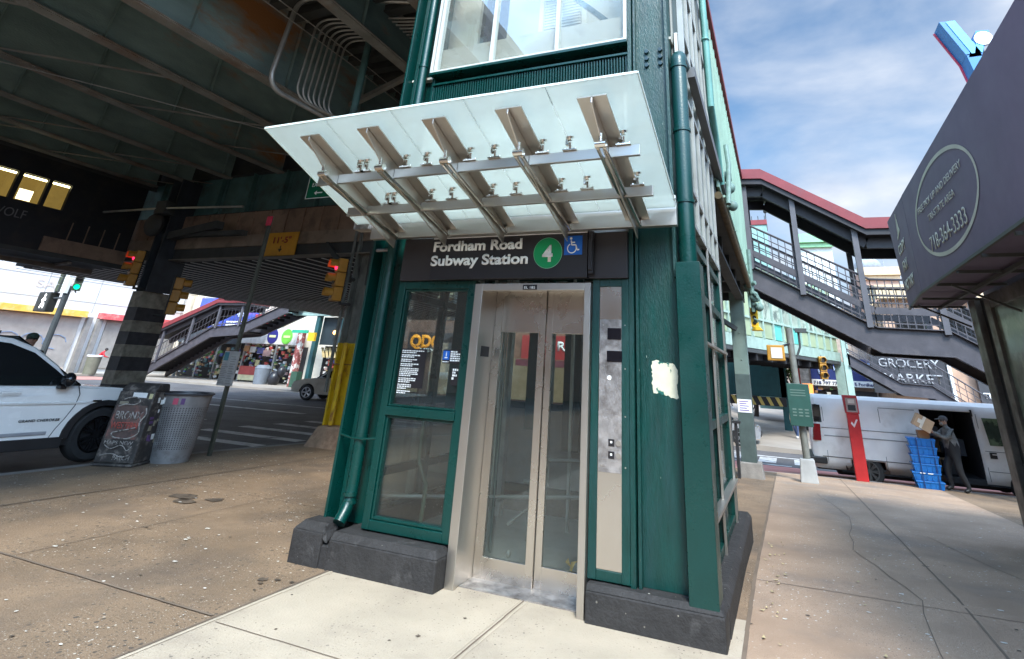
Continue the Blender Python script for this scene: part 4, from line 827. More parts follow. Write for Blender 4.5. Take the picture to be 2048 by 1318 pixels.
def stairs(name, label, path, y0, y1, th, side=-1, rail_h=1.15, roof=None, posts=(), bars=.17, mats=None, grid=4, low=.42, steps=True, cat='staircase', group=None, hi=.17, near_only=False):
    """path: (x, z) top edge of the near stringer; roof: (x, z) of roof edge line"""
    mg, md = mats or (stair_g, stair_d)
    t = thing(name, label, cat, (path[0][0], y0, 0), group=group)
    def zat(P, x):
        for (a_, c_), (d_, e_) in zip(P, P[1:]):
            if min(a_, d_) <= x <= max(a_, d_): return c_ + (e_ - c_) * (x - a_) / (d_ - a_ + 1e-9)
        return P[-1][1]
    for yy_ in (y0, y1):
        b = MB()
        for (a_, c_), (d_, e_) in zip(path, path[1:]):
            b.hexa([(a_, yy_, c_ - th), (d_, yy_, e_ - th), (d_, yy_, e_), (a_, yy_, c_)], [(a_, yy_ + .03, c_ - th), (d_, yy_ + .03, e_ - th), (d_, yy_ + .03, e_), (a_, yy_ + .03, c_)])
            for zz in (0, -th): b.bar((a_, yy_ - .02, c_ + zz), (d_, yy_ - .02, e_ + zz), .16, .022)
        b.build('stringer', mg, t)
    b = MB(); inner = y0 + .05, y1 - .02
    for (a_, c_), (d_, e_) in zip(path, path[1:]):
        if abs(e_ - c_) < .25 or not steps: b.hexa([(a_, inner[0], c_ - th * .75), (d_, inner[0], e_ - th * .75), (d_, inner[0], e_ - th * .6), (a_, inner[0], c_ - th * .6)], [(a_, inner[1], c_ - th * .75), (d_, inner[1], e_ - th * .75), (d_, inner[1], e_ - th * .6), (a_, inner[1], c_ - th * .6)])
        else:
            n = max(3, int(abs(e_ - c_) / .175))
            for k in range(n):
                x = a_ + (d_ - a_) * k / n; x2 = a_ + (d_ - a_) * (k + 1) / n; z = c_ + (e_ - c_) * (k + (0 if e_ < c_ else 1)) / n - th * .28
                b.box(min(x, x2), max(x, x2), inner[0], inner[1], z - .03, z); b.box(x2 - .008, x2 + .008, inner[0], inner[1], z - .19, z - .031)
    b.build('steps', md, t)
    for yy_ in ((y0,) if near_only else (y0, y1)):
        b = MB(); zs = [rail_h] + [rail_h - (rail_h - low) * (k + 1) / (grid) for k in range(grid)]
        for (a_, c_), (d_, e_) in zip(path, path[1:]):
            b.tube([(a_, yy_, c_ + rail_h), (d_, yy_, e_ + rail_h)], .03, 6)
            for z in zs[1:-1]: b.bar((a_, yy_, c_ + z), (d_, yy_, e_ + z), .012, .028)
            b.bar((a_, yy_, c_ + low), (d_, yy_, e_ + low), .03, hi); b.bar((a_, yy_, c_ + .12), (d_, yy_, e_ + .12), .012, .03)
            n = max(1, int(abs(d_ - a_) / bars))
            for k in range(n + 1): x = a_ + (d_ - a_) * k / n; z = c_ + (e_ - c_) * k / n; b.box(x - .011, x + .011, yy_ - .008, yy_ + .008, z, z + rail_h)
        b.build('railing', stair_g if mats is None else mg, t)
    if roof:
        for x in posts:
            for yy_ in (y0 - .05, y1 + .05):
                b = MB(); zt = zat(roof, x); b.box(x - .07, x + .07, yy_ - .06, yy_ + .06, zat(path, x) - .1, zt - .1); b.build('post', mat('post_grey', (.085, .08, .09), .5, var=.15), t)
        b = MB(); rt = MB()
        for (a_, c_), (d_, e_) in zip(roof, roof[1:]):
            P = lambda x, y, z: (x, y, z)
            b.hexa([P(a_, y0 - .3, c_ - .30), P(d_, y0 - .3, e_ - .30), P(d_, y1 + .3, e_ - .30), P(a_, y1 + .3, c_ - .30)], [P(a_, y0 - .3, c_), P(d_, y0 - .3, e_), P(d_, y1 + .3, e_), P(a_, y1 + .3, c_)])
            rt.hexa([P(a_, y0 - .24, c_ - .46), P(d_, y0 - .24, e_ - .46), P(d_, y1 + .24, e_ - .46), P(a_, y1 + .24, c_ - .46)], [P(a_, y0 - .24, c_ - .302), P(d_, y0 - .24, e_ - .302), P(d_, y1 + .24, e_ - .302), P(a_, y1 + .24, c_ - .302)])
            for yy_ in (y0 + .1, y1 - .1): rt.bar((a_, yy_, c_ - .62), (d_, yy_, e_ - .62), .12, .28)
        b.build('roof_canopy', redf, t); rt.build('roof_frame', stair_d, t)
    return t
NS = stairs('covered_staircase', 'dark grey steel staircase with red roof descending right from the mint corridor', [(-.60, 4.76), (2.42, 3.08), (3.95, 3.03), (6.9, 1.25), (9.4, -.4)], 16.5, 18.1, .60, rail_h=1.22, roof=[(-.58, 7.58), (.02, 7.54), (2.52, 5.90), (4.4, 5.86), (8.6, 3.2)], posts=(-.5, .78, 2.25, 3.9, 6.4))
b = MB(); b.bar((.35, 17.0, 6.85), (2.15, 17.0, 5.68), .45, .14); b.build('light_trough', mat('trough_grey', (.22, .21, .20), .5), NS)
b = MB(); b.box(4.9, 5.2, 16.6, 16.9, gz(5, 16.6), 2.5); b.build('stair_post', stair_g, NS)

# ================= AWNING AND CORNER SHOP =================
AW = thing('shop_awning', 'large dark purple shop awning with oval phone number sign in cream lettering', 'awning', (2.2, 7.5, 3))
aw_m = mat('awning_vinyl', (.190, .145, .205), .65, var=.08, vs=1.5, bump=.05, bs=15, rv=.06)
cream = mat('awning_cream', (.62, .58, .48), .6, var=.08)
AX = 1.98
b = MB(); yn, yf = 2.2, 9.18
b.hexa([(AX + .10, yn, 3.0), (AX, yf, 2.925), (2.72, yf, 2.925), (2.72, yn, 3.0)], [(AX + .10, yn, 4.62), (AX, yf, 4.34), (2.72, yf, 4.34), (2.72, yn, 4.62)])
b.build('canopy_box', aw_m, AW)
CB2 = MB(); CB2.hexa([(AX, yf + .012, 2.925), (2.06, 10.6, 2.865), (2.72, 10.6, 2.865), (2.72, yf + .012, 2.925)], [(AX, yf + .012, 4.335), (2.06, 10.95, 4.40), (2.72, 10.95, 4.40), (2.72, yf + .012, 4.335)]); cb = CB2.build('corner_panel', aw_m, AW)
b = MB(); b.box(2.0, 2.72, 2.3, 9.1, 2.8, 2.82, 1); b.build('dark_lining', dark, AW) if False else None
b = MB()
for k in range(9): y = 2.9 + .92 * k; b.box(2.0, 2.75, y, y + .03, 2.885 if y < 9 else 2.83, 2.92 if y < 9 else 2.86)
b.bar((AX + .02, 2.2, 2.975), (AX - .01, 9.2, 2.90), .03, .03); b.bar((AX - .01, 9.2, 2.90), (2.06, 10.6, 2.85), .03, .03); b.bar((2.45, 2.2, 2.95), (2.45, 10.5, 2.85), .04, .04)
for y in (5.5, 8.2, 10.2): b.bar((2.1, y, 2.86), (2.74, y, 2.55), .025, .025)
b.build('awning_frame', mat('frame_grey', (.10, .10, .09), .5, .3), AW)
fx = lambda y, d=.006: AX + .10 * (yf - y) / (yf - yn) - d
def ring(bb, cy, cz_, ry, rz_, wd, n=56, mi=0):
    vs = []; 
    for k in range(n):
        a_ = 2 * math.pi * k / n
        for s_ in (1, 1 - wd): yv = cy + ry * math.cos(a_) * s_; vs.append((fx(yv), yv, cz_ + rz_ * math.sin(a_) * (s_ if s_ == 1 else 1 - wd * ry / rz_)))
    bb.add(vs, [(2 * k, 2 * k + 1, (2 * k + 3) % (2 * n), (2 * k + 2) % (2 * n)) for k in range(n)], mi)
b = MB(); ring(b, 7.42, 3.69, 1.28, .57, .038); b.build('oval_ring', cream, AW)
tr = Vector((fx(6) - fx(7), -1, 0)).normalized() * 1
rt_ = Vector((.10 / (yf - yn), -1, 0)).normalized()
for s, yy_, zz, hh, ww in (('FREE PICK UP AND DELIVERY', 8.45, 3.84, .085, 1.95), ('TRI-STATE AREA', 8.05, 3.64, .085, 1.15), ('718-364-3333', 8.22, 3.28, .19, 1.5)):
    text('lettering', s, cream, AW, (fx(yy_, .008), yy_, zz), rt_, Z, hh, ww, .004, .003)
cdir = Vector((AX - 2.06, -1.5, 0)).normalized(); cx0 = lambda y: AX - .008 + .08 * (y - yf) / 1.42
for s, zz, yy_, ww, hh in (('COPY', 3.66, 10.35, .72, .16), ('FAX', 3.38, 10.25, .5, .16), ('NOTARY', 3.10, 10.4, .9, .16)): text('lettering', s, cream, cb, (cx0(yy_) - .004, yy_, zz), cdir, Z, hh, ww, .02, .004)
b = MB(); yb_ = 10.2; P = lambda a_, z_: (cx0(yb_ - a_) - .008, yb_ - a_, z_); b.bar(P(.0, 3.92), P(.34, 4.0), .004, .05); b.bar(P(.1, 3.95), P(.22, 4.28), .004, .05); b.bar(P(.24, 4.0), P(.2, 4.18), .004, .12); b.build('scissor_mark', cream, cb)
SH = thing('corner_shop', 'shop front with scuffed metal corner post and pale window at the right edge', 'shop', (3.5, 6, 0))
frm = mat('shop_metal', (.17, .15, .13), .45, .5, var=.35, vs=3, col2=(.08, .07, .06), c2=(.45, .7), c2s=2.2, bump=.1, rv=.15)
b = MB(); b.box(2.72, 2.98, 9.75, 10.05, -.35, 2.9); b.build('corner_post', frm, SH, .01)
b = MB(); b.box(2.80, 2.9, 9.50, 9.745, -.35, 2.9); b.build('door_recess', blk_m, SH)
b = MB(); b.box(2.76, 2.84, 9.28, 9.49, -.35, 2.9); b.box(2.76, 2.84, 7.6, 7.78, -.35, 2.9); b.box(2.765, 2.835, 7.79, 9.27, 2.72, 2.9); b.box(2.765, 2.835, 7.79, 9.27, -.3, .25); b.build('door_frame', frm, SH, .005)
b = MB(); b.box(2.80, 2.81, 7.78, 9.28, .25, 2.72); b.build('door_glass', mat('frosted_glass', (.16, .19, .155), .18, var=.3, vs=4, col2=(.32, .34, .29), c2=(.55, .7), c2s=3), SH)
b = MB(); b.box(2.75, 12, -3, 7.59, -.4, 4.3); b.box(3.05, 12, 7.6, 10.4, -.5, 4.3); b.build('wall', mat('shop_wall', (.2, .18, .16), .8), SH)
VS = thing('rooftop_letter_sign', 'tall blue three-dimensional letter sign standing on the roof above the awning', 'sign', (16, 45, 26))
b = MB(); q = lambda a_, c_: (14.9 + a_, 45, 29.4 + c_)
for (p1, p2, w_) in ((((0, 0)), (1.15, -3.4), .95), ((2.2, -1.3), (1.25, -3.6), .85), ((1.15, -3.3), (1.5, -6.5), .95)):
    a_, c_ = p1; d_, e_ = p2; b.hexa([(14.9 + a_, 44.6, 29.4 + c_), (14.9 + a_ + w_, 44.6, 29.3 + c_), (14.9 + d_ + w_, 44.6, 29.4 + e_), (14.9 + d_, 44.6, 29.4 + e_)], [(14.9 + a_, 46.2, 29.4 + c_), (14.9 + a_ + w_, 46.2, 29.3 + c_), (14.9 + d_ + w_, 46.2, 29.4 + e_), (14.9 + d_, 46.2, 29.4 + e_)])
b.build('letter_body', mat('letter_blue', (.01, .16, .40), .4, var=.12), VS)
b = MB()
for (p1, p2, w_) in (((.42, -.1), (1.5, -3.3), .62), ((2.25, -1.5), (1.7, -3.3), .5)):
    a_, c_ = p1; d_, e_ = p2; b.quad((14.9 + a_, 44.55, 29.4 + c_), (14.9 + a_ + w_, 44.55, 29.4 + c_), (14.9 + d_ + w_, 44.55, 29.4 + e_), (14.9 + d_, 44.55, 29.4 + e_))
b.build('pale_face', mat('letter_pale', (.08, .40, .58), .4), VS)
b = MB(); b.bar((14.84, 46.2, 29.3), (16.0, 46.2, 25.9), .16, .1); b.bar((16.0, 46.2, 25.9), (16.4, 46.2, 22.8), .16, .1); b.build('red_edge', mat('letter_red', (.5, .05, .1), .5), VS)
b = MB(); b.disc((17.4, 44.8, 27.3), (0, -1, 0), .6, .3, 24); b.build('round_letter', mat('letter_white', (.75, .82, .9), .5), VS)
b = MB(); b.box(14.5, 40, 42, 60, -1, 19); tag(b.build('tall_building', mat('brick_far', (.22, .12, .09), .85)), 'brick building behind the awning carrying the blue rooftop sign', 'building')
b = MB(); b.box(15.8, 16.0, 45, 45.2, 19, 24); b.box(17.2, 17.4, 45, 45.2, 19, 27); b.build('support', stair_d, VS)

# ================= VEHICLES =================
tyre = mat('tyre_rubber', (.018, .018, .019), .8, var=.2, vs=9); rim_b = mat('rim_black', (.02, .02, .022), .25, .5); rim_s = mat('rim_silver', (.45, .45, .46), .3, .8)
white_p = mat('car_white', (.80, .79, .77), .25, var=.03, coat=.6, rv=.04); trim = mat('car_trim_black', (.016, .016, .018), .5); chrome = mat('chrome', (.7, .7, .7), .12, 1.)
def wheel(parent, x, y, r, w_, rim, side, spokes=7, hub=None):
    """side -1: outer face towards local -y"""
    b = MB(); n = 28; prof = [(r * .62, -.5), (r * .88, -.5), (r * .97, -.36), (r, -.2), (r, .2), (r * .97, .36), (r * .88, .5), (r * .62, .5)]
    for k in range(n):
        a_ = 2 * math.pi * k / n
        for (rr_, o) in prof: b.v.append((x + math.cos(a_) * rr_, y + o * w_, r + math.sin(a_) * rr_))
    m_ = len(prof)
    for k in range(n):
        for q in range(m_ - 1): b.f.append((k * m_ + q, k * m_ + q + 1, ((k + 1) % n) * m_ + q + 1, ((k + 1) % n) * m_ + q)); b.m.append(0)
    wo = b.build('wheel', tyre, parent, smooth=True, local=True)
    b = MB(); yo = y + side * w_ * .46; b.tube([(x, yo - side * .09, r), (x, yo - side * .07, r)], r * .63, 24)
    b.disc((x, yo - side * .06, r), (0, side, 0), r * .15, .06, 14, 1)
    for k in range(spokes):
        a_ = 2 * math.pi * k / spokes
        for da in (-.12, .12): b.bar((x + math.cos(a_) * r * .1, yo - side * .02, r + math.sin(a_) * r * .1), (x + math.cos(a_ + da) * r * .62, yo - side * .005, r + math.sin(a_ + da) * r * .62), .03, .03, up=Y, mi=1)
    for k in range(24):
        a_ = 2 * math.pi * k / 24; a2 = 2 * math.pi * (k + 1) / 24
        b.bar((x + math.cos(a_) * r * .62, yo, r + math.sin(a_) * r * .62), (x + math.cos(a2) * r * .62, yo, r + math.sin(a2) * r * .62), .03, .02, up=Y, mi=1)
    b.build('rim', [trim, rim], wo, local=True); return wo
def shade_outline(outline, W, name, mt, parent, belt=.95, k=.28, inset=.04, yshift=0., layers=None, edge=.05):
    """body lofted across its width from a side outline; narrows above the belt line"""
    b = MB(); cx = sum(p[0] for p in outline) / len(outline); cz_ = sum(p[1] for p in outline) / len(outline)
    n = len(outline)
    def lay(y, f_):
        vs = []
        for (x, z) in outline:
            t_ = 1 - k * max(0, z - belt); bow = 1.0
            xx = x + (cx - x) * f_ * .35 / max(.6, abs(cx - x)) * .5; zz = z - f_ * (.6 if z > .9 else 0)
            # front and rear corners pull in
            e = max(0, abs(x - cx) / (max(p[0] for p in outline) - cx) - .82) / .18
            vs.append((xx, yshift + y * t_ * (1 - .10 * e * e * (1 if abs(y) > W * .3 else .2)), zz))
        return vs
    ys = [(-W / 2, edge), (-W / 2 + .035, .0), (-W * .25, -.01), (0, -.015), (W * .25, -.01), (W / 2 - .035, 0.), (W / 2, edge)]
    Ls = [lay(y, f_) for y, f_ in ys]
    for L_ in Ls: b.v += L_
    for i in range(len(Ls) - 1):
        for q in range(n): b.f.append((i * n + q, i * n + (q + 1) % n, (i + 1) * n + (q + 1) % n, (i + 1) * n + q)); b.m.append(0)
    b.f.append(tuple(range(n))); b.m.append(0); b.f.append(tuple((len(Ls) - 1) * n + q for q in range(n))[::-1]); b.m.append(0)
    return b.build(name, mt, parent, smooth=True, local=True)
def arch(xc, r, zb, n=10, a0=8): return [(xc + r * math.cos(math.pi * t / n), max(zb, .38 + r * math.sin(math.pi * t / n))) for t in range(n + 1)]
# --- white car on the left, local x forward
SUV_W = 1.9
SV = thing('parked_car', 'white sport utility car with black wheels parked at the kerb on the left', 'car', (-10.0 - SUV_W / 2 + .02, 4.75, -.06), R(90))
SV.location.z = .0
fw, rw = 1.45, -1.47
body = [(-2.35, .42), (-2.38, .75), (-2.33, 1.05), (-2.0, 1.08), (.80, 1.06), (1.05, 1.06), (1.5, 1.04), (1.95, 1.00), (2.28, .92), (2.38, .75), (2.36, .42), (fw + .46, .36)] + arch(fw, .43, .36) + [(fw - .48, .33), (rw + .48, .33)] + arch(rw, .43, .36) + [(rw - .46, .36)]
sb = shade_outline(body, SUV_W, 'body', white_p, SV, belt=.9, k=.25)
gh = [(-2.33, 1.0), (-2.2, 1.30), (-1.98, 1.62), (-1.2, 1.70), (-.3, 1.71), (.05, 1.675), (.35, 1.57), (.68, 1.34), (1.0, 1.02)]
cabin = shade_outline(gh, SUV_W - .06, 'cabin', white_p, SV, belt=.95, k=.34, edge=.04)
yo = lambda z, e=0.: -(SUV_W / 2 - .03) * (1 - .34 * max(0, z - .95)) - e
glass_poly = [(-.16, 1.075), (-.16, 1.63), (.02, 1.61), (.33, 1.50), (.64, 1.285), (.92, 1.075)]
def side_poly(poly, name, mt, par, e=.012, f_=yo):
    b = MB(); n = len(poly); b.v = [(x, f_(z, e), z) for x, z in poly] + [(x, f_(z, -.03), z) for x, z in poly]
    b.f = [tuple(range(n)), tuple(range(n, 2 * n))[::-1]] + [(i, (i + 1) % n, n + (i + 1) % n, n + i) for i in range(n)]; b.m = [0] * len(b.f); return b.build(name, mt, par, local=True)
car_glass = mat('tinted_glass', (.010, .012, .013), .05, coat=.3)
side_poly(glass_poly, 'front_door_window', car_glass, SV); side_poly([(-1.35, 1.085), (-1.3, 1.60), (-.26, 1.62), (-.26, 1.085)], 'rear_door_window', car_glass, SV)
b = MB(); b.quad((.10, -.66, 1.70), (1.04, -.84, 1.06), (1.04, .84, 1.06), (.10, .66, 1.70)); _w = b.build('windscreen', car_glass, SV, local=True); _q = _w.modifiers.new('s', 'SOLIDIFY'); _q.thickness = .02
b = MB(); b.bar((-.20, yo(1.08, .02), 1.07), (-.20, yo(1.66, .02), 1.66), .10, .02, up=Y); b.build('door_pillar', trim, SV, local=True)
bd = lambda z, e=0.: -(SUV_W / 2) * (1 - .25 * max(0, z - .9)) - e
b = MB(); seam = [(.98, 1.06), (1.02, .95), (1.0, .8), (.92, .62), (.85, .50), (.80, .38)]
for p, q in zip(seam, seam[1:]): b.bar((p[0], bd(p[1], .0005), p[1]), (q[0], bd(q[1], .0005), q[1]), .010, .003, up=Y)
for p, q in (((-.12, 1.05), (-.12, .40)),): b.bar((p[0], bd(p[1], .0005), p[1]), (q[0], bd(q[1], .0005), q[1]), .010, .003, up=Y)
b.build('door_seam', trim, SV, local=True)
def arch_trim(xc, r, t_, name='wheel_arch_trim'):
    b = MB(); n = 14; P_ = []
    for k in range(n + 1):
        a_ = R(-2) + R(184) * k / n
        for rr_ in (r, r + t_): P_.append((xc + rr_ * math.cos(a_) * (1.06 if rr_ > r else 1), .38 + rr_ * math.sin(a_)))
    for k in range(n):
        q = [P_[2 * k], P_[2 * k + 1], P_[2 * k + 3], P_[2 * k + 2]]
        b.hexa([(x, bd(z, .018), z) for x, z in q], [(x, bd(z, -.10), z) for x, z in q])
    return b.build(name, trim, SV, local=True)
arch_trim(fw, .41, .075); arch_trim(rw, .41, .075)
b = MB(); b.box(-1.0, .98, -SUV_W / 2 - .02, -SUV_W / 2 + .06, .24, .385); b.box(-2.36, 2.3, -SUV_W / 2 + .05, SUV_W / 2 - .05, .26, .42); b.build('rocker_trim', trim, SV, .01, local=True)
b = MB(); b.hexa([(-2.2, bd(.86, .0), .845), (1.35, bd(.86, .0), .815), (1.35, bd(.86, -.02), .815), (-2.2, bd(.86, -.02), .845)], [(-2.2, bd(.88, .006), .875), (1.35, bd(.88, .002), .835), (1.35, bd(.88, -.02), .85), (-2.2, bd(.88, -.02), .88)]); b.build('body_crease', white_p, SV, local=True)
b = MB(); b.box(-2.2, 2.2, -.85, .85, .36, .62); b.build('underbody', dark, SV, local=True)
b = MB(); b.box(-1.0, .75, -SUV_W / 2 - .014, -SUV_W / 2 + .02, .425, .47); b.build('door_molding', mat('car_grey', (.35, .35, .37), .3), SV, .008, local=True)
b = MB(); b.box(.03, .27, bd(.98, .035), bd(.98, -.0), .965, .998); b.build('door_handle', white_p, SV, .01, local=True)
b = MB(); b.sph((.76, bd(1.1, .10), 1.15), .12, (.7, .9, .85), a=14, b=9); b.bar((.72, bd(1.05, 0), 1.06), (.72, bd(1.1, .12), 1.05), .08, .05, mi=0); b.build('side_mirror', mat('mirror_black', (.012, .013, .016), .12), SV, smooth=True, local=True)
b = MB(); b.bar((-1.9, yo(1.7, -.09), 1.745), (-.1, yo(1.7, -.09), 1.755), .05, .035); b.build('roof_rail', trim, SV, local=True)
b = MB(); b.box(1.22, 1.35, bd(.86, .012), bd(.86, -.02), .845, .868); b.build('marker_badge', chrome, SV, .004, local=True)
text('badge_lettering', 'GRAND CHEROKEE', trim, SV, (.36, -SUV_W / 2 - .003, .60), X, Z, .034, .50, .02, .004, local=True, sp=1.1)
b = MB(); b.bar((1.0, -.55, 1.13), (1.25, -.2, 1.10), .03, .02); b.build('wiper', trim, SV, local=True)
wheel(SV, fw, -SUV_W / 2 + .13, .385, .25, rim_b, -1); wheel(SV, rw, -SUV_W / 2 + .13, .385, .25, rim_b, -1); wheel(SV, fw, SUV_W / 2 - .13, .385, .25, rim_b, 1); wheel(SV, rw, SUV_W / 2 - .13, .385, .25, rim_b, 1)
# --- delivery van
VZ = gz(3, 20) - .12
VN = thing('delivery_van', 'dirty white delivery van with its side door slid open beside the pavement', 'van', (0, 20.0, VZ)); VN.scale = (1, 1, 1.06)
van_w = mat('van_white', (.86, .83, .80), .38, var=.08, vs=1.5, rv=.08, col2=(.55, .50, .45), c2=(.56, .85), c2s=1.3)
sec = [(-.98, .34), (-1.02, .60), (-1.03, 1.05), (-1.015, 1.20), (-.97, 1.70), (-.93, 1.90), (-.84, 2.02), (-.55, 2.09), (0, 2.11), (.55, 2.09), (.84, 2.02), (.93, 1.90), (.97, 1.70), (1.015, 1.2), (1.03, 1.05), (1.02, .60), (.98, .34)]
vx = [.62, .66, .80, 1.2, 1.55, 1.58, 2.36, 2.4, 3.42, 4.62, 4.74, 5.9, 6.1]
b = MB(); ns = len(sec)
for i, x in enumerate(vx):
    for (y, z) in sec:
        pin = .10 * max(0, (.80 - x) / .18) if x < .8 else 0
        zz = z
        if 1.58 <= x <= 2.36 and z < .4: zz = .82
        xx = x + (.10 * (z - 1.2) / .9 if i < 2 and z > 1.2 else 0)
        b.v.append((xx, y * (1 - pin), zz if not (z > 1.8 and i < 1) else zz - .04))
for i in range(len(vx) - 1):
    for q in range(ns - 1):
        if vx[i] == 3.42 and 0 <= q <= 4: continue
        b.f.append((i * ns + q, i * ns + q + 1, (i + 1) * ns + q + 1, (i + 1) * ns + q)); b.m.append(0)
b.f.append(tuple(range(ns))); b.m.append(0)
vb = b.build('body', van_w, VN, smooth=True, local=True); so_ = vb.modifiers.new('solid', 'SOLIDIFY'); so_.thickness = .03; so_.offset = -1
b = MB(); b.hexa([(6.1, -.95, .34), (7.0, -.9, .40), (7.0, .9, .40), (6.1, .95, .34)], [(6.1, -.98, 1.15), (7.0, -.9, 1.0), (7.0, .9, 1.0), (6.1, .98, 1.15)]); b.hexa([(6.0, -.96, 1.15), (6.6, -.92, 1.14), (6.6, .92, 1.14), (6.0, .96, 1.15)], [(6.0, -.84, 2.0), (6.05, -.82, 2.0), (6.05, .82, 2.0), (6.0, .84, 2.0)])
b.build('bonnet', van_w, VN, .03, local=True)
ysd = lambda z: -1.03 + (max(0, z - 1.2)) * .10
def vpanel(name, poly, mt, e=.004, th=.02, lbl=None):
    b = MB(); n = len(poly); b.v = [(x, ysd(z) - e, z) for x, z in poly] + [(x, ysd(z) + th, z) for x, z in poly]
    b.f = [tuple(range(n)), tuple(range(n, 2 * n))[::-1]] + [(i, (i + 1) % n, n + (i + 1) % n, n + i) for i in range(n)]; b.m = [0] * len(b.f); return b.build(name, mt, VN, local=True)
vpanel('door_window', [(4.86, 1.18), (4.82, 1.78), (5.6, 1.78), (5.95, 1.2)], mat('van_glass', (.03, .05, .035), .06, var=.6, vs=2, col2=(.14, .2, .12), c2=(.5, .6), c2s=3), .006)
vpanel('slide_rail', [(.95, 1.10), (3.40, 1.10), (3.40, 1.125), (.95, 1.125)], mat('rail_grey', (.3, .29, .28), .4), .006)
b = MB()
def vline(p, q, w_=.012): b.bar((p[0], ysd(p[1]) - .003, p[1]), (q[0], ysd(q[1]) - .003, q[1]), w_, .006, up=Y)
vline((.9, 1.30), (3.36, 1.30)); vline((.85, .62), (3.3, .62), .02); vline((2.42, 1.86), (3.30, 1.86)); vline((2.42, 1.84), (2.42, .45)); vline((3.37, 1.80), (3.37, .42)); vline((4.70, 1.86), (4.70, .4)); vline((4.72, 1.05), (5.95, 1.05)); vline((4.72, .62), (5.95, .62)); vline((.98, 1.80), (.98, .5))
b.build('panel_seam', mat('seam_grey', (.16, .15, .14), .6), VN, local=True)
b = MB(); b.box(4.80, 4.95, -1.06, -1.03, .90, 1.03, 0); b.box(4.85, 4.98, -1.075, -1.055, .98, 1.0, 1); b.build('door_handle', [trim, van_w], VN, local=True)
b = MB(); b.hexa([(.68, -1.035, .98), (.86, -1.06, .98), (.86, -1.0, .98), (.64, -.96, .98)], [(.72, -1.025, 1.38), (.88, -1.05, 1.38), (.88, -.99, 1.38), (.69, -.95, 1.38)]); b.build('tail_light', mat('tail_red', (.25, .012, .015), .25), VN, .01, local=True)
b = MB(); b.box(.38, .66, -.98, .98, .42, .60); b.box(.36, .95, -1.05, -.90, .44, .60); b.box(.66, 1.4, -.9, .9, .30, .42); b.build('rear_bumper', trim, VN, .03, local=True)
b = MB(); b.hexa([(.64, -.9, 1.30), (.655, -.05, 1.30), (.67, -.05, 1.30), (.66, -.9, 1.30)], [(.66, -.82, 1.85), (.66, -.05, 1.88), (.70, -.05, 1.88), (.72, -.82, 1.85)]); b.box(.80 - .08, .93, -1.0, -.96, 1.42, 1.85); b.build('rear_window', car_glass, VN, local=True)
vpanel('quarter_glass', [(.73, 1.45), (.80, 1.86), (.93, 1.84), (.86, 1.46)], car_glass, .005)
b = MB()
for a_, c_ in ((3.50, 3.9), (2.2, 2.45), (1.4, 1.6)): b.add([(a_ + (c_ - a_) * t_, ysd(.4) - .006 + .03, .36 + random.uniform(0, .1)) for t_ in (0, .2, .4, .6, .8, 1)] + [(c_, -1.0, .34), (a_, -1.0, .34)], [(0, 1, 2, 3, 4, 5, 6, 7)])
b.build('rust_patch', mat('rust_dark', (.04, .022, .015), .9), VN, local=True)
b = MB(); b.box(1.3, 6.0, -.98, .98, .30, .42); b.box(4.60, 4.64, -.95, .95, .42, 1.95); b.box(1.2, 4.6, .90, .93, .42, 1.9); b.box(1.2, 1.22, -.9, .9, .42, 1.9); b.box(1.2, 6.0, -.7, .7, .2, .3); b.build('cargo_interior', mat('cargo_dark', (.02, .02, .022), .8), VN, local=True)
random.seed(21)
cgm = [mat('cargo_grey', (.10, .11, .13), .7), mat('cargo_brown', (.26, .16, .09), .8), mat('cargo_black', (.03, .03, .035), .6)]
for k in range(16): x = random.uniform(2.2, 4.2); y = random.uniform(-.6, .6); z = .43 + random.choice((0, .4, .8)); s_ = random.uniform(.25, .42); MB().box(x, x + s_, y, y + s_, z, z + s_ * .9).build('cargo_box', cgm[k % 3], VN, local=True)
wheel(VN, 1.97, -.90, .36, .24, mat('rim_dirty', (.07, .068, .066), .5, .4), -1, 8); wheel(VN, 5.45, -.90, .36, .24, rim_s, -1, 8); wheel(VN, 1.97, .9, .36, .24, rim_s, 1, 8); wheel(VN, 5.45, .9, .36, .24, rim_s, 1, 8)
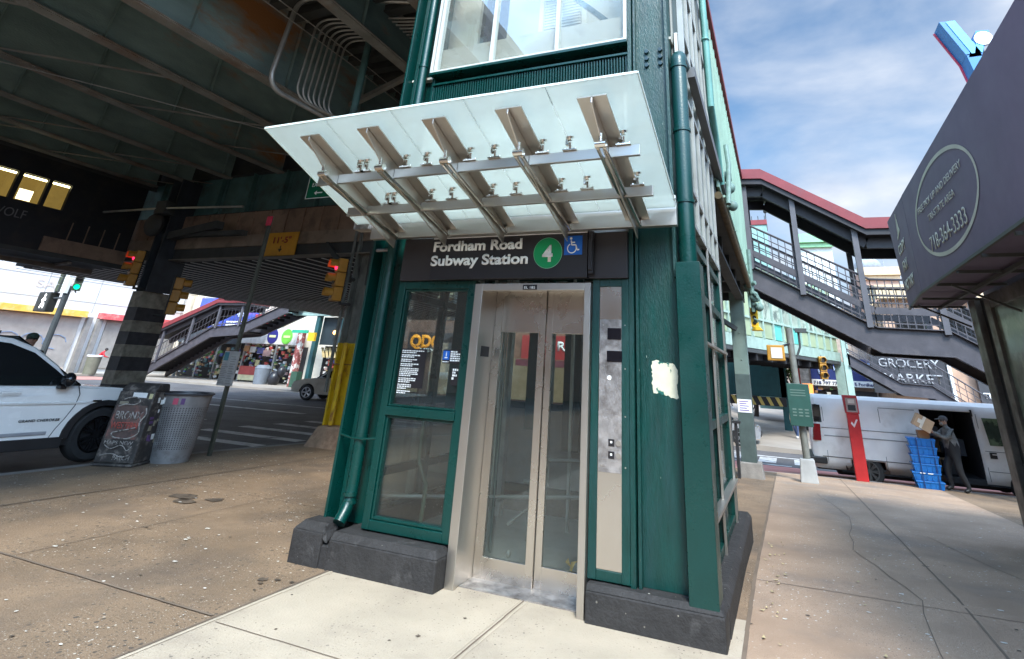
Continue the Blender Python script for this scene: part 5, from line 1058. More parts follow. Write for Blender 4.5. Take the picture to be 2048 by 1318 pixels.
# --- generic saloon for the far cars
def simple_car(label, loc, rz, paint, nm='parked_car'):
    t = thing(nm, label, 'car', loc, rz); f_, r_ = 1.35, -1.35
    body = [(-2.2, .40), (-2.24, .7), (-2.15, .98), (-1.5, 1.0), (.9, .98), (1.6, .90), (2.1, .78), (2.2, .6), (2.17, .36), (f_ + .42, .32)] + [(x, z - .04) for x, z in arch(f_, .38, .36)] + [(f_ - .42, .28), (r_ + .42, .28)] + [(x, z - .04) for x, z in arch(r_, .38, .36)] + [(r_ - .42, .34)]
    shade_outline(body, 1.8, 'body', paint, t, belt=.85, k=.25)
    shade_outline([(-2.0, .95), (-1.6, 1.40), (-.9, 1.56), (.0, 1.57), (.35, 1.45), (1.0, .97)], 1.7, 'cabin', paint, t, belt=.95, k=.36)
    yy2 = lambda z, e: -(.82) * (1 - .36 * max(0, z - .95)) - .015 - e * 0
    for s_ in (1, -1):
        for poly in ([(-.15, 1.0), (-.15, 1.48), (.22, 1.40), (.82, 1.0)], [(-1.55, 1.0), (-1.35, 1.38), (-.85, 1.49), (-.25, 1.49), (-.25, 1.0)]):
            b = MB(); n = len(poly); b.v = [(x, s_ * (.84 * (1 - .36 * max(0, z - .95)) + .012), z) for x, z in poly] + [(x, s_ * (.80 * (1 - .36 * max(0, z - .95))), z) for x, z in poly]; b.f = [tuple(range(n)), tuple(range(n, 2 * n))[::-1]] + [(i, (i + 1) % n, n + (i + 1) % n, n + i) for i in range(n)]; b.m = [0] * len(b.f); b.build('side_window', car_glass, t, local=True)
        for xw in (f_, r_): wheel(t, xw, s_ * .8, .34, .22, rim_s, s_, 5)
    b = MB(); b.quad((.40, -.66, 1.445), (1.02, -.78, .985), (1.02, .78, .985), (.40, .66, 1.445)); b.quad((-1.65, -.62, 1.38), (-1.98, -.7, 1.0), (-1.98, .7, 1.0), (-1.65, .62, 1.38)); g_ = b.build('windscreen', car_glass, t, local=True); s2 = g_.modifiers.new('s', 'SOLIDIFY'); s2.thickness = .03
    for s_ in (1, -1):
        b = MB(); b.sph((2.02, s_ * .66, .72), .13, (.8, 1.2, .65)); b.build('headlight', mat('lamp_clear', (.6, .62, .62), .15), t, smooth=True, local=True)
    b = MB(); b.box(2.12, 2.215, -.5, .5, .42, .62); b.build('grille', trim, t, .02, local=True)
    return t
silver = mat('car_silver', (.42, .42, .43), .25, .4, coat=.5)
simple_car('silver car seen past the slate corridor column, facing right', (-3.3, 28.3, gz(-2, 28) - .12), 0, silver)
simple_car('beige car poking out from behind the yellow column across the road', (-19.6, 22.6, -.12), R(195), mat('car_beige', (.34, .31, .25), .3, .3, coat=.4))

# ================= STREET FURNITURE =================
BN = thing('newspaper_box', 'battered black street box covered in stickers and faded graffiti reading BRONX', 'street box', (-9.52, 6.42, 0), R(25))
b = MB(); b.hexa([(-.31, -.26, 0), (.31, -.26, 0), (.31, .26, 0), (-.31, .26, 0)], [(-.31, -.26, .04), (.31, -.26, .04), (.31, .26, .04), (-.31, .26, .04)])
b.hexa([(-.29, -.23, .04), (.29, -.23, .04), (.29, .24, .04), (-.29, .24, .04)], [(-.27, -.17, 1.02), (.27, -.17, 1.02), (.27, .22, 1.02), (-.27, .22, 1.02)]); b.hexa([(-.27, -.17, 1.021), (.27, -.17, 1.021), (.27, .22, 1.021), (-.27, .22, 1.021)], [(-.25, -.06, 1.13), (.25, -.06, 1.13), (.25, .20, 1.13), (-.25, .20, 1.13)])
b.build('cabinet', mat('box_black', (.045, .04, .038), .55, var=.4, vs=9, bump=.2, col2=(.22, .19, .165), c2=(.52, .68), c2s=9), BN, .03, local=True)
fy = lambda z: -.23 + .06 * (z - .04) / .98 - .006
up_ = Vector((0, .06, .98)).normalized()
b = MB(); b.hexa([(-.24, fy(.36), .36), (.22, fy(.36), .36), (.22, fy(.82), .82), (-.24, fy(.82), .82)], [(-.24, fy(.36) + .004, .36), (.22, fy(.36) + .004, .36), (.22, fy(.82) + .004, .82), (-.24, fy(.82) + .004, .82)]); pn = b.build('front_panel', mat('faded_panel', (.12, .08, .07), .6, var=.35, vs=8, col2=(.30, .12, .10), c2=(.52, .62), c2s=6), BN, local=True)
wsp = mat('spray_white', (.40, .37, .34), .8, var=.35, vs=25, col2=(.10, .09, .085), c2=(.50, .60), c2s=18)
text('lettering', 'BRONX', wsp, pn, (-.20, fy(.62) - .003, .63), X, up_, .11, .40, .015, .003, local=True)
text('lettering', 'WESTERN', mat('spray_red', (.42, .08, .06), .7), pn, (-.22, fy(.5) - .003, .50), X, up_, .09, .40, .015, .003, local=True)
b = MB()
def squig(pts, w_=.018, off=.009):
    pts = fillet([(x, fy(z) - off, z) for x, z in pts], .1, 3); b.tube(pts, w_ / 2, 5)
squig([(-.15, .90), (.0, .95), (.12, .88), (.02, .82), (-.1, .84), (-.2, .80)]); squig([(.22, .80), (.26, .7), (.18, .6), (.25, .45), (.1, .36), (-.12, .38), (-.18, .44), (.0, .48), (.16, .52)]); squig([(-.2, .28), (-.1, .22), (.05, .3), (.15, .2), (.2, .27)], .012); squig([(-.22, .14), (-.05, .18), (.1, .12), (.2, .16)], .012)
b.build('graffiti', wsp, BN, local=True)
text('lettering', 'MAPS NEW', wsp, BN, (-.22, fy(.3) - .004, .29), X, up_, .05, .42, .0, .003, local=True); text('lettering', 'PATCH', wsp, BN, (-.02, fy(.08) - .004, .09), X, up_, .06, .24, .0, .003, local=True)
def sticker(par, x0, x1, z0, z1, mt, nm='sticker'):
    b = MB(); b.hexa([(x0, fy(z0), z0), (x1, fy(z0), z0), (x1, fy(z1), z1), (x0, fy(z1), z1)], [(x0, fy(z0) + .004, z0), (x1, fy(z0) + .004, z0), (x1, fy(z1) + .004, z1), (x0, fy(z1) + .004, z1)]); return b.build(nm, mt, par, local=True)
sticker(BN, -.05, .16, .93, 1.0, sgn_w); sticker(BN, .2, .25, .92, .99, mat('sticker_cream', (.6, .55, .3), .7)); sticker(BN, -.21, -.08, .83, .87, mat('sticker_tan', (.3, .27, .2), .8))
b = MB()
random.seed(9)
for k in range(12): y_, z_ = random.uniform(-.12, .15), random.uniform(.25, 1.0); b.box(.283 - .02 * z_, .296 - .02 * z_, y_, y_ + random.uniform(.03, .09), z_, z_ + random.uniform(.03, .08), k % 3)
b.build('side_sticker', [mat('sticker_tan', (.3, .27, .2), .8), mat('sticker_violet', (.14, .07, .2), .7), sgn_w], BN, local=True)
LBK = thing('litter_basket', 'grey perforated metal litter basket with red and white stickers', 'litter bin', (-9.32, 7.0, 0))
mesh_g = mat('basket_grey', (.30, .30, .31), .5, .5, var=.15, vs=6, col2=(.14, .12, .12), c2=(.55, .75), c2s=4)
mt_ = mesh_g.node_tree; _b = mt_.nodes['Principled BSDF']
b = MB(); rb_, rt_2 = .29, .385; n = 48; rows_ = 30
def rad(z): return rb_ + (rt_2 - rb_) * z / .98
for jx in range(rows_ + 1):
    z = .16 + .66 * jx / rows_
b.tube([(0, 0, .0), (0, 0, .19)], [rb_, rad(.19)], 40); b.build('base_band', mesh_g, LBK, smooth=True, local=True); b = MB(); b.tube([(0, 0, .80), (0, 0, .97)], [rad(.80), rad(.97)], 40, cap=False)
b.build('shell_band', mesh_g, LBK, smooth=True, local=True)
b = MB()   # perforated sheet: a lattice of strips
for k in range(56):
    a_ = 2 * math.pi * k / 56; b.bar((math.cos(a_) * rad(.19), math.sin(a_) * rad(.19), .19), (math.cos(a_) * rad(.8), math.sin(a_) * rad(.8), .8), .018, .006, up=(math.cos(a_), math.sin(a_), 0))
for jx in range(25):
    z = .19 + .61 * jx / 24; pts = [(math.cos(2 * math.pi * k / 40) * (rad(z) + .002), math.sin(2 * math.pi * k / 40) * (rad(z) + .002), z) for k in range(41)]
    for p, q in zip(pts, pts[1:]): b.bar(p, q, .004, .013)
b.build('perforated_wall', mesh_g, LBK, local=True)
b = MB(); b.tube([(0, 0, .05), (0, 0, .9)], [rad(.05) - .03, rad(.9) - .04], 30); b.build('liner', mat('liner_black', (.03, .03, .032), .5), LBK, smooth=True, local=True)
b = MB(); pts = [(math.cos(2 * math.pi * k / 40) * .395, math.sin(2 * math.pi * k / 40) * .395, .985) for k in range(41)]; b.tube(pts, .018, 8); b.build('rim', mat('basket_rim', (.10, .10, .11), .4, .5), LBK, smooth=True, local=True)
for a_, c_, mm in ((-95, 9, sgn_w), (-62, 8, mat('sticker_pink', (.5, .08, .14), .6)), (-45, 6, mat('sticker_violet', (.14, .07, .2), .7)), (-128, 7, mat('sticker_pink', (.5, .08, .14), .6))):
    b = MB(); a0, a1 = R(a_), R(a_ + c_ * 1.4); r_ = rad(.88) + .004
    b.hexa([(math.cos(a0) * r_, math.sin(a0) * r_, .84), (math.cos(a1) * r_, math.sin(a1) * r_, .84), (math.cos(a1) * (r_ + .004), math.sin(a1) * (r_ + .004), .84), (math.cos(a0) * (r_ + .004), math.sin(a0) * (r_ + .004), .84)], [(math.cos(a0) * r_, math.sin(a0) * r_, .93), (math.cos(a1) * r_, math.sin(a1) * r_, .93), (math.cos(a1) * (r_ + .004), math.sin(a1) * (r_ + .004), .93), (math.cos(a0) * (r_ + .004), math.sin(a0) * (r_ + .004), .93)]); b.build('sticker', mm, LBK, local=True)
BP = thing('bus_stop_pole', 'thin dark signpost with a tall grey timetable holder at chest height', 'sign post', (-9.32, 7.74, 0))
b = MB(); b.bar((-9.33, 7.74, 0), (-9.36, 7.74, 4.25), .065, .05); b.build('post', mat('post_olive', (.07, .075, .06), .5, .3, var=.2), BP)
b = MB(); b.box(-9.53, -9.33, 7.66, 7.70, 1.10, 1.68); b.box(-9.322, -9.16, 7.65, 7.69, 1.10, 1.68); th_ = b.build('timetable_case', mat('case_grey', (.36, .35, .34), .5, var=.15, vs=8), BP, .004)
b = MB(); b.box(-9.51, -9.40, 7.654, 7.659, 1.52, 1.66); b.build('blue_header', mat('header_teal', (.03, .16, .20), .5), th_)
b = MB()
for k in range(12): b.box(-9.51, -9.35 - .03 * (k % 3), 7.654, 7.659, 1.14 + k * .03, 1.15 + k * .03); b.box(-9.31, -9.18 - .03 * (k % 2), 7.644, 7.649, 1.14 + k * .04, 1.15 + k * .04)
b.build('print_lines', mat('print_grey', (.20, .19, .19), .7), th_)
b = MB(); b.box(-9.41, -9.28, 7.69, 7.71, 4.05, 4.24); b.build('round_marker', mat('marker_red', (.45, .03, .06), .5), BP)
# right hand side
GP = thing('map_post', 'dark green vending map panel on a grey post with a square foot', 'sign post', (.33, 16.2, gz(.3, 16.2)))
zz = gz(.33, 16.2)
b = MB(); b.tube([(.36, 16.25, zz + .45), (.29, 16.25, 3.0)], .085, 10); b.build('post', mat('post_grey_green', (.15, .15, .13), .6, var=.25, vs=5), GP, smooth=True)
b = MB(); b.hexa([(.16, 16.05, zz), (.56, 16.05, zz), (.56, 16.45, zz), (.16, 16.45, zz)], [(.20, 16.09, zz + .50), (.52, 16.09, zz + .50), (.52, 16.41, zz + .50), (.20, 16.41, zz + .50)]); b.build('foot', mat('foot_pale', (.36, .36, .35), .7, var=.15), GP, .02)
b = MB(); b.box(.08, .60, 16.05, 16.13, .70, 1.66); mpn = b.build('map_panel', mat('panel_green', (.025, .075, .06), .4, var=.15), GP, .01)
b = MB()
for k in range(3): b.box(.15, .50, 16.043, 16.049, 1.50 - k * .06, 1.52 - k * .06)
for k in range(3):
    for q in range(3): b.box(.16 + q * .14, .25 + q * .14, 16.043, 16.049, 1.06 - k * .07, 1.09 - k * .07)
b.build('print_lines', mat('print_sage', (.12, .18, .15), .6), mpn)
WB = thing('walk_signal', 'amber pedestrian signal box with blank pale face on the grey post', 'pedestrian signal', (-.08, 16.1, 2.38))
b = MB(); b.box(-.30, .13, 16.0, 16.2, 2.18, 2.56); b.build('housing', tl_y, WB, .02); b = MB(); b.box(-.20, .07, 15.985, 15.999, 2.24, 2.50); b.build('face', mat('face_pale', (.62, .57, .50), .4), WB); b = MB(); b.tube([(.1, 16.15, 2.55), (.3, 16.2, 2.62)], .03, 6); b.build('arm', trim, WB)
b = MB(); b.tube([(.42, 16.25, 2.3), (.52, 16.25, 2.55), (.52, 16.25, 2.9)], .03, 6); b.box(.44, .72, 16.15, 16.35, 2.9, 3.0); tag(b.build('lamp_fitting', via_d), 'small dark lamp fitting beside the top of the green map post', 'lamp')
YS = thing('hanging_signal', 'bright yellow hanging signal beside the valve cluster under the corridor corner', 'traffic light', (-.52, 15.6, 3.1))
b = MB(); b.box(-.60, -.42, 15.4, 15.6, 2.95, 3.42, 0); b.box(-.62, -.60, 15.4, 15.5, 2.9, 3.45, 1); b.hexa([(-.60, 15.35, 2.86), (-.32, 15.35, 2.86), (-.32, 15.6, 2.86), (-.6, 15.6, 2.86)], [(-.55, 15.35, 2.95), (-.40, 15.35, 2.95), (-.40, 15.6, 2.95), (-.55, 15.6, 2.95)])
b.build('housing', [mat('signal_yellow', (.75, .45, .02), .45), sgn_w], YS, .01)
for k in range(3): MB().disc((-.51, 15.398, 3.05 + .13 * k), (0, -1, 0), .045, .02, 12).build('lens', off_, YS)
# red ticket machine, blue crates
zg = gz(1.7, 18.4)
PM = thing('parking_meter', 'tall bright red parking machine standing in front of the white van', 'parking meter', (1.7, 18.4, zg))
redp = mat('meter_red', (.42, .018, .02), .4, var=.12, vs=5, rv=.1)
b = MB(); b.box(1.55, 1.85, 18.3, 18.5, zg, zg + 1.6, 0); b.hexa([(1.53, 18.27, zg + 1.6), (1.87, 18.27, zg + 1.6), (1.87, 18.52, zg + 1.6), (1.53, 18.52, zg + 1.6)], [(1.50, 18.3, zg + 2.06), (1.86, 18.3, zg + 2.06), (1.86, 18.52, zg + 2.06), (1.50, 18.52, zg + 2.06)]); b.build('cabinet', redp, PM, .015)
b = MB(); b.box(1.56, 1.83, 18.255, 18.275, zg + 1.64, zg + 1.99, 0); b.box(1.60, 1.79, 18.248, 18.254, zg + 1.68, zg + 1.82, 1); b.box(1.62, 1.78, 18.248, 18.254, zg + 1.86, zg + 1.96, 2); b.build('meter_face', [mat('face_grey', (.28, .20, .18), .4), trim, mat('face_cream', (.5, .42, .38), .5)], PM)
b = MB(); b.add([(1.62, 18.295, zg + 1.36), (1.69, 18.295, zg + 1.26), (1.80, 18.295, zg + 1.46), (1.76, 18.295, zg + 1.47), (1.69, 18.295, zg + 1.34), (1.65, 18.295, zg + 1.41)], [(0, 1, 2, 3, 4, 5)]); b.build('tick_mark', mat('mark_pink', (.65, .5, .5), .6), PM)
crm = mat('crate_blue', (.005, .13, .42), .4, var=.12, vs=6); random.seed(2)
zg = gz(3.2, 18.4)
for k in range(6):
    nm_ = ['lowest', 'second lowest', 'third lowest', 'fourth from the ground', 'second highest', 'topmost'][k]
    t = thing('blue_crate', f'{nm_} blue plastic crate in the stack by the van', 'crate', (3.19 + random.uniform(-.02, .02), 18.35, zg + .19 * k), random.uniform(-.04, .04) - .05, 'stacked blue crates')
    b = MB(); w0, w1 = .27, .30
    b.hexa([(-w0, -.2, 0), (w0, -.2, 0), (w0, .2, 0), (-w0, .2, 0)], [(-w1, -.22, .15), (w1, -.22, .15), (w1, .22, .15), (-w1, .22, .15)]); 
    for q in range(5): b.box(-.24 + q * .115, -.225 + q * .115, -.226, -.205, .01, .15)
    b.build('tub', crm, t, .006, local=True)
    b = MB(); b.box(-.315, .315, -.235, .235, .151, .186); b.build('lid', crm, t, .006, local=True)
    if k == 1: b = MB(); b.box(-.14, -.03, -.242, -.236, .16, .178); b.box(.03, .14, -.242, -.236, .16, .178); b.build('label_strip', sgn_w, t, local=True)
ST_ = MB(); ST_.box(3.05, 3.07, 18.105, 18.112, zg, zg + 1.15); ST_.box(3.38, 3.40, 18.105, 18.112, zg, zg + 1.15); tag(ST_.build('crate_strap', mat('strap_navy', (.005, .03, .12), .6)), 'pair of dark straps running down the stack of blue crates', 'strap')
card = mat('cardboard', (.36, .20, .10), .8, var=.12, vs=5)
b = MB(); b.box(3.15, 3.40, 18.2, 18.45, zg + 1.142, zg + 1.32, 0); b.box(3.15, 3.40, 18.3, 18.34, zg + 1.3205, zg + 1.323, 1)
tag(b.build('cardboard_box', [card, mat('packing_tape', (.5, .34, .2), .4)]), 'small brown cardboard box resting on top of the blue crates', 'box')

# ================= PEOPLE =================
SKIN = mat('skin_tan', (.36, .20, .14), .55, var=.08); SKD = mat('skin_dark', (.14, .075, .05), .55, var=.08)
def person(label, loc, rz, J, mats, extra=None, name='person', h=1.72):
    """J: dict joint -> (x, y, z, r), facing local -y; bones coloured by material index"""
    t = thing(name, label, 'person', loc, rz)
    bones = [('pelvis', 'belly', 1), ('belly', 'chest', 0), ('chest', 'neck', 0), ('neck', 'head0', 2), ('head0', 'head1', 2), ('head1', 'head2', 2),
             ('chest', 'shL', 0), ('shL', 'elL', 0), ('elL', 'wrL', 0), ('wrL', 'paL', 2), ('chest', 'shR', 0), ('shR', 'elR', 0), ('elR', 'wrR', 0), ('wrR', 'paR', 2),
             ('pelvis', 'hiL', 1), ('hiL', 'knL', 1), ('knL', 'anL', 1), ('anL', 'toL', 3), ('pelvis', 'hiR', 1), ('hiR', 'knR', 1), ('knR', 'anR', 1), ('anR', 'toR', 3)]
    J = dict(J)
    for s_ in 'LR':   # hands: five fingers rooted in the palm
        p = Vector(J['pa' + s_][:3]); wv = Vector(J['wr' + s_][:3]); d = (p - wv).normalized(); curl = Vector(J.get('curl' + s_, (0, -.3, -1))).normalized(); sd_ = d.cross(curl).normalized(); curl = sd_.cross(d).normalized() * (1 if curl.dot(sd_.cross(d)) > 0 else -1)
        for f_ in range(4):
            a_ = p + sd_ * ((f_ - 1.5) * .020) + d * .02; l_ = (.032, .038, .036, .028)[f_]
            k1, k2, k3 = f'f{s_}{f_}a', f'f{s_}{f_}b', f'f{s_}{f_}c'
            J[k1] = (*a_, .0095); J[k2] = (*(a_ + d * l_), .0085); J[k3] = (*(a_ + d * l_ * 1.5 + curl * l_ * .9), .007); bones += [('pa' + s_, k1, 2), (k1, k2, 2), (k2, k3, 2)]
        a_ = p + sd_ * -.032 - d * .015; J['t' + s_] = (*a_, .011); J['u' + s_] = (*(a_ + d * .035 + curl * .025 - sd_ * .012), .009); bones += [('pa' + s_, 't' + s_, 2), ('t' + s_, 'u' + s_, 2)]
    J = {k: v for k, v in J.items() if not k.startswith('curl')}
    names = list(J); idx = {k: i for i, k in enumerate(names)}
    me = bpy.data.meshes.new('body'); me.from_pydata([J[k][:3] for k in names], [(idx[a_], idx[c_]) for a_, c_, _ in bones], [])
    o = bpy.data.objects.new('body', me); COL.objects.link(o)
    sk = o.modifiers.new('skin', 'SKIN'); sub = o.modifiers.new('sub', 'SUBSURF'); sub.levels = 1; sub.render_levels = 1
    for i, k in enumerate(names):
        sv = me.skin_vertices[0].data[i]; r_ = J[k][3]; sv.radius = (r_ * (J[k][4] if len(J[k]) > 4 else 1), r_); sv.use_root = (k == 'pelvis')
    dg = bpy.context.evaluated_depsgraph_get(); m2 = bpy.data.meshes.new_from_object(o.evaluated_get(dg)); bpy.data.objects.remove(o)
    for mm in mats: m2.materials.append(mm)
    segs = [(Vector(J[a_][:3]), Vector(J[c_][:3]), mi_, (J[a_][3] + J[c_][3]) / 2) for a_, c_, mi_ in bones]
    mi = []
    for p in m2.polygons:
        c = p.center; best = None
        for a_, c_, m_, r_ in segs:
            ab = c_ - a_; t_ = max(0, min(1, (c - a_).dot(ab) / (ab.length_squared + 1e-9))); dd = (c - (a_ + ab * t_)).length - r_ * .6
            if best is None or dd < best[0]: best = (dd, m_)
        mi.append(best[1])
    m2.polygons.foreach_set('material_index', mi); m2.polygons.foreach_set('use_smooth', [True] * len(mi)); m2.name = 'body'
    bo = bpy.data.objects.new('body', m2); COL.objects.link(bo); bo.parent = t
    return t, J
def base_pose(h=1.72, shw=.19):
    s_ = h / 1.72
    J = {'pelvis': (0, 0, .93, .125, 1.15), 'belly': (0, .0, 1.10, .13, 1.1), 'chest': (0, .0, 1.33, .135, 1.2), 'neck': (0, -.0, 1.48, .055), 'head0': (0, -.015, 1.555, .068), 'head1': (0, -.02, 1.625, .086), 'head2': (0, -.015, 1.68, .07),
         'shL': (shw, 0, 1.41, .068), 'elL': (shw + .06, .02, 1.13, .05), 'wrL': (shw + .05, -.08, .90, .032), 'paL': (shw + .04, -.10, .82, .036), 'shR': (-shw, 0, 1.41, .068), 'elR': (-shw - .06, .02, 1.13, .05), 'wrR': (-shw - .05, -.08, .90, .032), 'paR': (-shw - .04, -.10, .82, .036),
         'hiL': (.095, 0, .86, .095), 'knL': (.10, -.02, .48, .062), 'anL': (.10, .02, .09, .045), 'toL': (.115, -.14, .04, .038), 'hiR': (-.095, 0, .86, .095), 'knR': (-.10, -.02, .48, .062), 'anR': (-.10, .02, .09, .045), 'toR': (-.115, -.14, .04, .038)}
    return {k: tuple([v[0] * s_, v[1] * s_, v[2] * s_, v[3] * s_] + list(v[4:])) for k, v in J.items()}
def face(t, hx, hy, hz, skin, hair=None, cap=None, beard=None, s=1.):
    b = MB(); b.sph((hx, hy - .088 * s, hz), .016 * s, (.8, 1.2, 1.3), a=8, b=6); b.build('nose', skin, t, smooth=True, local=True)
    for e in (-1, 1):
        b = MB(); b.sph((hx + e * .032 * s, hy - .077 * s, hz + .022 * s), .010 * s, a=8, b=6); b.build('eye', blk_m, t, smooth=True, local=True)
        b = MB(); b.sph((hx + e * .084 * s, hy + .0, hz), .022 * s, (.4, .8, 1.2), a=8, b=6); b.build('ear', skin, t, smooth=True, local=True)
    b = MB(); b.bar((hx - .022 * s, hy - .083 * s, hz - .042 * s), (hx + .022 * s, hy - .083 * s, hz - .042 * s), .008, .007); b.build('mouth', mat('lip', (.22, .08, .07), .5), t, local=True)
    if hair: b = MB(); b.sph((hx, hy + .018 * s, hz + .035 * s), .098 * s, (.95, 1.0, .98), a=14, b=9); b.build('hair', hair, t, smooth=True, local=True)
    if cap:
        b = MB(); b.sph((hx, hy + .008, hz + .055 * s), .100 * s, (.98, 1.05, .80), a=14, b=9); b.build('cap', cap, t, smooth=True, local=True)
        b = MB(); b.hexa([(hx - .07, hy - .06, hz + .05), (hx + .07, hy - .06, hz + .05), (hx + .055, hy - .18, hz + .035), (hx - .055, hy - .18, hz + .035)], [(hx - .07, hy - .06, hz + .062), (hx + .07, hy - .06, hz + .062), (hx + .055, hy - .18, hz + .045), (hx - .055, hy - .18, hz + .045)]); b.build('cap_brim', cap, t, .004, local=True)
    if beard: b = MB(); b.sph((hx, hy - .055 * s, hz - .06 * s), .055 * s, (1, .8, .9), a=10, b=7); b.build('beard', beard, t, smooth=True, local=True)
jk = mat('jacket_charcoal', (.13, .125, .12), .75, var=.35, vs=14, bump=.3, col2=(.12, .12, .12), c2=(.6, .8), c2s=9); tr_ = mat('trousers_black', (.012, .012, .014), .8, var=.2); boot = mat('boot_black', (.01, .01, .01), .5)
J = base_pose(1.66)
J.update({'neck': (0, -.04, 1.44, .055), 'head0': (0, -.06, 1.50, .064), 'head1': (0, -.075, 1.57, .082), 'head2': (0, -.07, 1.625, .066), 'chest': (0, -.02, 1.28, .165, 1.3), 'belly': (0, 0, 1.06, .165, 1.25), 'pelvis': (0, 0, .92, .15, 1.25),
          'shL': (.19, -.02, 1.35, .075), 'elL': (.22, -.20, 1.18, .058), 'wrL': (.10, -.40, 1.30, .036), 'paL': (.08, -.47, 1.34, .036), 'curlL': (0, -.4, 1),
          'shR': (-.19, -.02, 1.35, .075), 'elR': (-.22, -.21, 1.20, .058), 'wrR': (-.10, -.40, 1.33, .036), 'paR': (-.09, -.47, 1.37, .036), 'curlR': (0, -.4, 1),
          'hiR': (-.10, 0, .84, .115), 'knR': (-.13, -.16, .47, .082), 'anR': (-.15, -.10, .09, .058), 'toR': (-.16, -.25, .04, .045), 'hiL': (.10, .0, .84, .115), 'knL': (.15, .0, .46, .082), 'anL': (.19, .12, .09, .058), 'toL': (.20, -.02, .04, .045)})
zg = gz(3.8, 18.3)
pt, _ = person('bearded man in grey cap and dark jacket lifting a box by the van', (3.84, 18.25, zg), R(-75), J, [jk, tr_, SKIN, boot])
face(pt, 0, -.075, 1.565, SKIN, cap=mat('cap_grey', (.10, .09, .09), .8, var=.3, vs=30), beard=mat('beard_grey', (.22, .19, .17), .9))
# the box he lifts, tilted
b = MB(); c_ = Vector((3.28, 18.12, zg + 1.50)); ax = Vector((.86, 0, -.5)).normalized(); az = Vector((.5, 0, .86)).normalized()
def obox(bb, c, ax_, ay_, az_, hx, hy, hz, mi=0):
    bb.hexa([c + ax_ * i * hx + ay_ * j_ * hy - az_ * hz for i, j_ in ((-1, -1), (1, -1), (1, 1), (-1, 1))], [c + ax_ * i * hx + ay_ * j_ * hy + az_ * hz for i, j_ in ((-1, -1), (1, -1), (1, 1), (-1, 1))], mi)
obox(b, c_, ax, Y, az, .20, .15, .15); obox(b, c_ + ax * -.03, ax, Y, az, .03, .153, .1515, 1); obox(b, c_ - Y * .1515 - ax * .08, ax, Y, az, .06, .001, .05, 1)
tag(b.build('cardboard_box', [mat('cardboard_pale', (.52, .33, .20), .7, var=.1), mat('tape_white', (.75, .65, .55), .5)]), 'tilted pale cardboard box held up by the man at the van', 'box')
# man behind the white car
J = base_pose(1.9)
J.update({'elR': (-.28, -.10, 1.32, .05), 'wrR': (-.20, -.36, 1.46, .033), 'paR': (-.18, -.43, 1.50, .036), 'elL': (.28, -.08, 1.3, .05), 'wrL': (.16, -.34, 1.42, .033), 'paL': (.12, -.41, 1.46, .036)})
pt, _ = person('man in dark green cap and black jacket standing behind the white car', (-13.6, 6.65, -.10), R(70), J, [mat('jacket_black', (.015, .013, .014), .8), tr_, SKIN, boot])
face(pt, 0, -.02, 1.795, SKIN, cap=mat('cap_green', (.03, .06, .045), .7), hair=mat('hair_black', (.012, .01, .01), .6))
# person in red by the far bin
J = base_pose(1.70); J.update({'chest': (0, -.12, 1.28, .14, 1.2), 'neck': (0, -.20, 1.40, .055), 'head0': (0, -.25, 1.45, .066), 'head1': (0, -.28, 1.51, .086), 'head2': (0, -.28, 1.56, .07), 'shL': (.19, -.14, 1.34, .07), 'shR': (-.19, -.14, 1.34, .07), 'elL': (.24, -.25, 1.1, .05), 'wrL': (.2, -.45, 1.05, .033), 'paL': (.18, -.52, 1.03, .036), 'elR': (-.24, -.25, 1.1, .05), 'wrR': (-.2, -.45, 1.05, .033), 'paR': (-.18, -.52, 1.03, .036)})
pt, _ = person('person in a bright red hooded top leaning over the bin across the street', (-43.4, 25.4, .05), R(150), J, [mat('hoodie_red', (.55, .02, .03), .7), tr_, SKD, boot])
face(pt, 0, -.28, 1.51, SKD, hair=mat('hair_black', (.012, .01, .01), .6))
b = MB(); b.tube([(-42.9, 24.85, 0.0), (-42.9, 24.85, 1.1)], [.36, .42], 14, 0); b.tube([(-42.9, 24.85, 1.1), (-42.9, 24.85, 1.2)], .45, 14, 1); tag(b.build('litter_bin', [mat('bin_olive', (.14, .14, .10), .7), sgn_w], smooth=True), 'olive litter bin with white rim beside the person in red', 'litter bin')
# pedestrians in the distance on the right
def walker(label, x, y, rz, top, bottom, skin, h, ph=.12, hair=None):
    J = base_pose(h); J['knL'] = (.09, -.12 * ph * 8, .50, .06); J['anL'] = (.09, -.20 * ph * 8, .10, .045); J['toL'] = (.10, -.34 * ph * 8, .07, .038); J['anR'] = (-.09, .25 * ph * 8, .12, .045); J['toR'] = (-.1, .14 * ph * 8, .05, .038)
    t_, _ = person(label, (x, y, gz(x, y) + .01), rz, J, [top, bottom, skin, sgn_w]); face(t_, 0, -.02 * h / 1.72, 1.62 * h / 1.72, skin, hair=hair or mat('hair_black', (.012, .01, .01), .6)); return t_
jeans = mat('jeans_blue', (.05, .08, .17), .8, var=.15)
walker('pedestrian in pale top and blue jeans walking beside the green map post', .42, 33.2, R(-20), mat('top_cream', (.6, .5, .42), .8), jeans, SKIN, 1.68, hair=mat('hair_brown', (.1, .05, .03), .7))
for k, (x, y, c_, lab) in enumerate([(-3.2, 48, (.18, .03, .03), 'distant walker in a dark red coat nearest the teal column'), (-4.3, 52, (.03, .03, .04), 'distant walker in black coat left of the red coat'), (-2.5, 56, (.10, .09, .08), 'distant walker in grey coat right of the red coat'), (-5.6, 50, (.05, .05, .10), 'distant walker in navy coat far left under the mezzanine')]):
    walker(lab, x, y, R(30 * k), mat(f'coat_{("maroon", "black", "grey", "navy")[k]}', c_, .8), tr_, SKD if k % 2 else SKIN, 1.7)

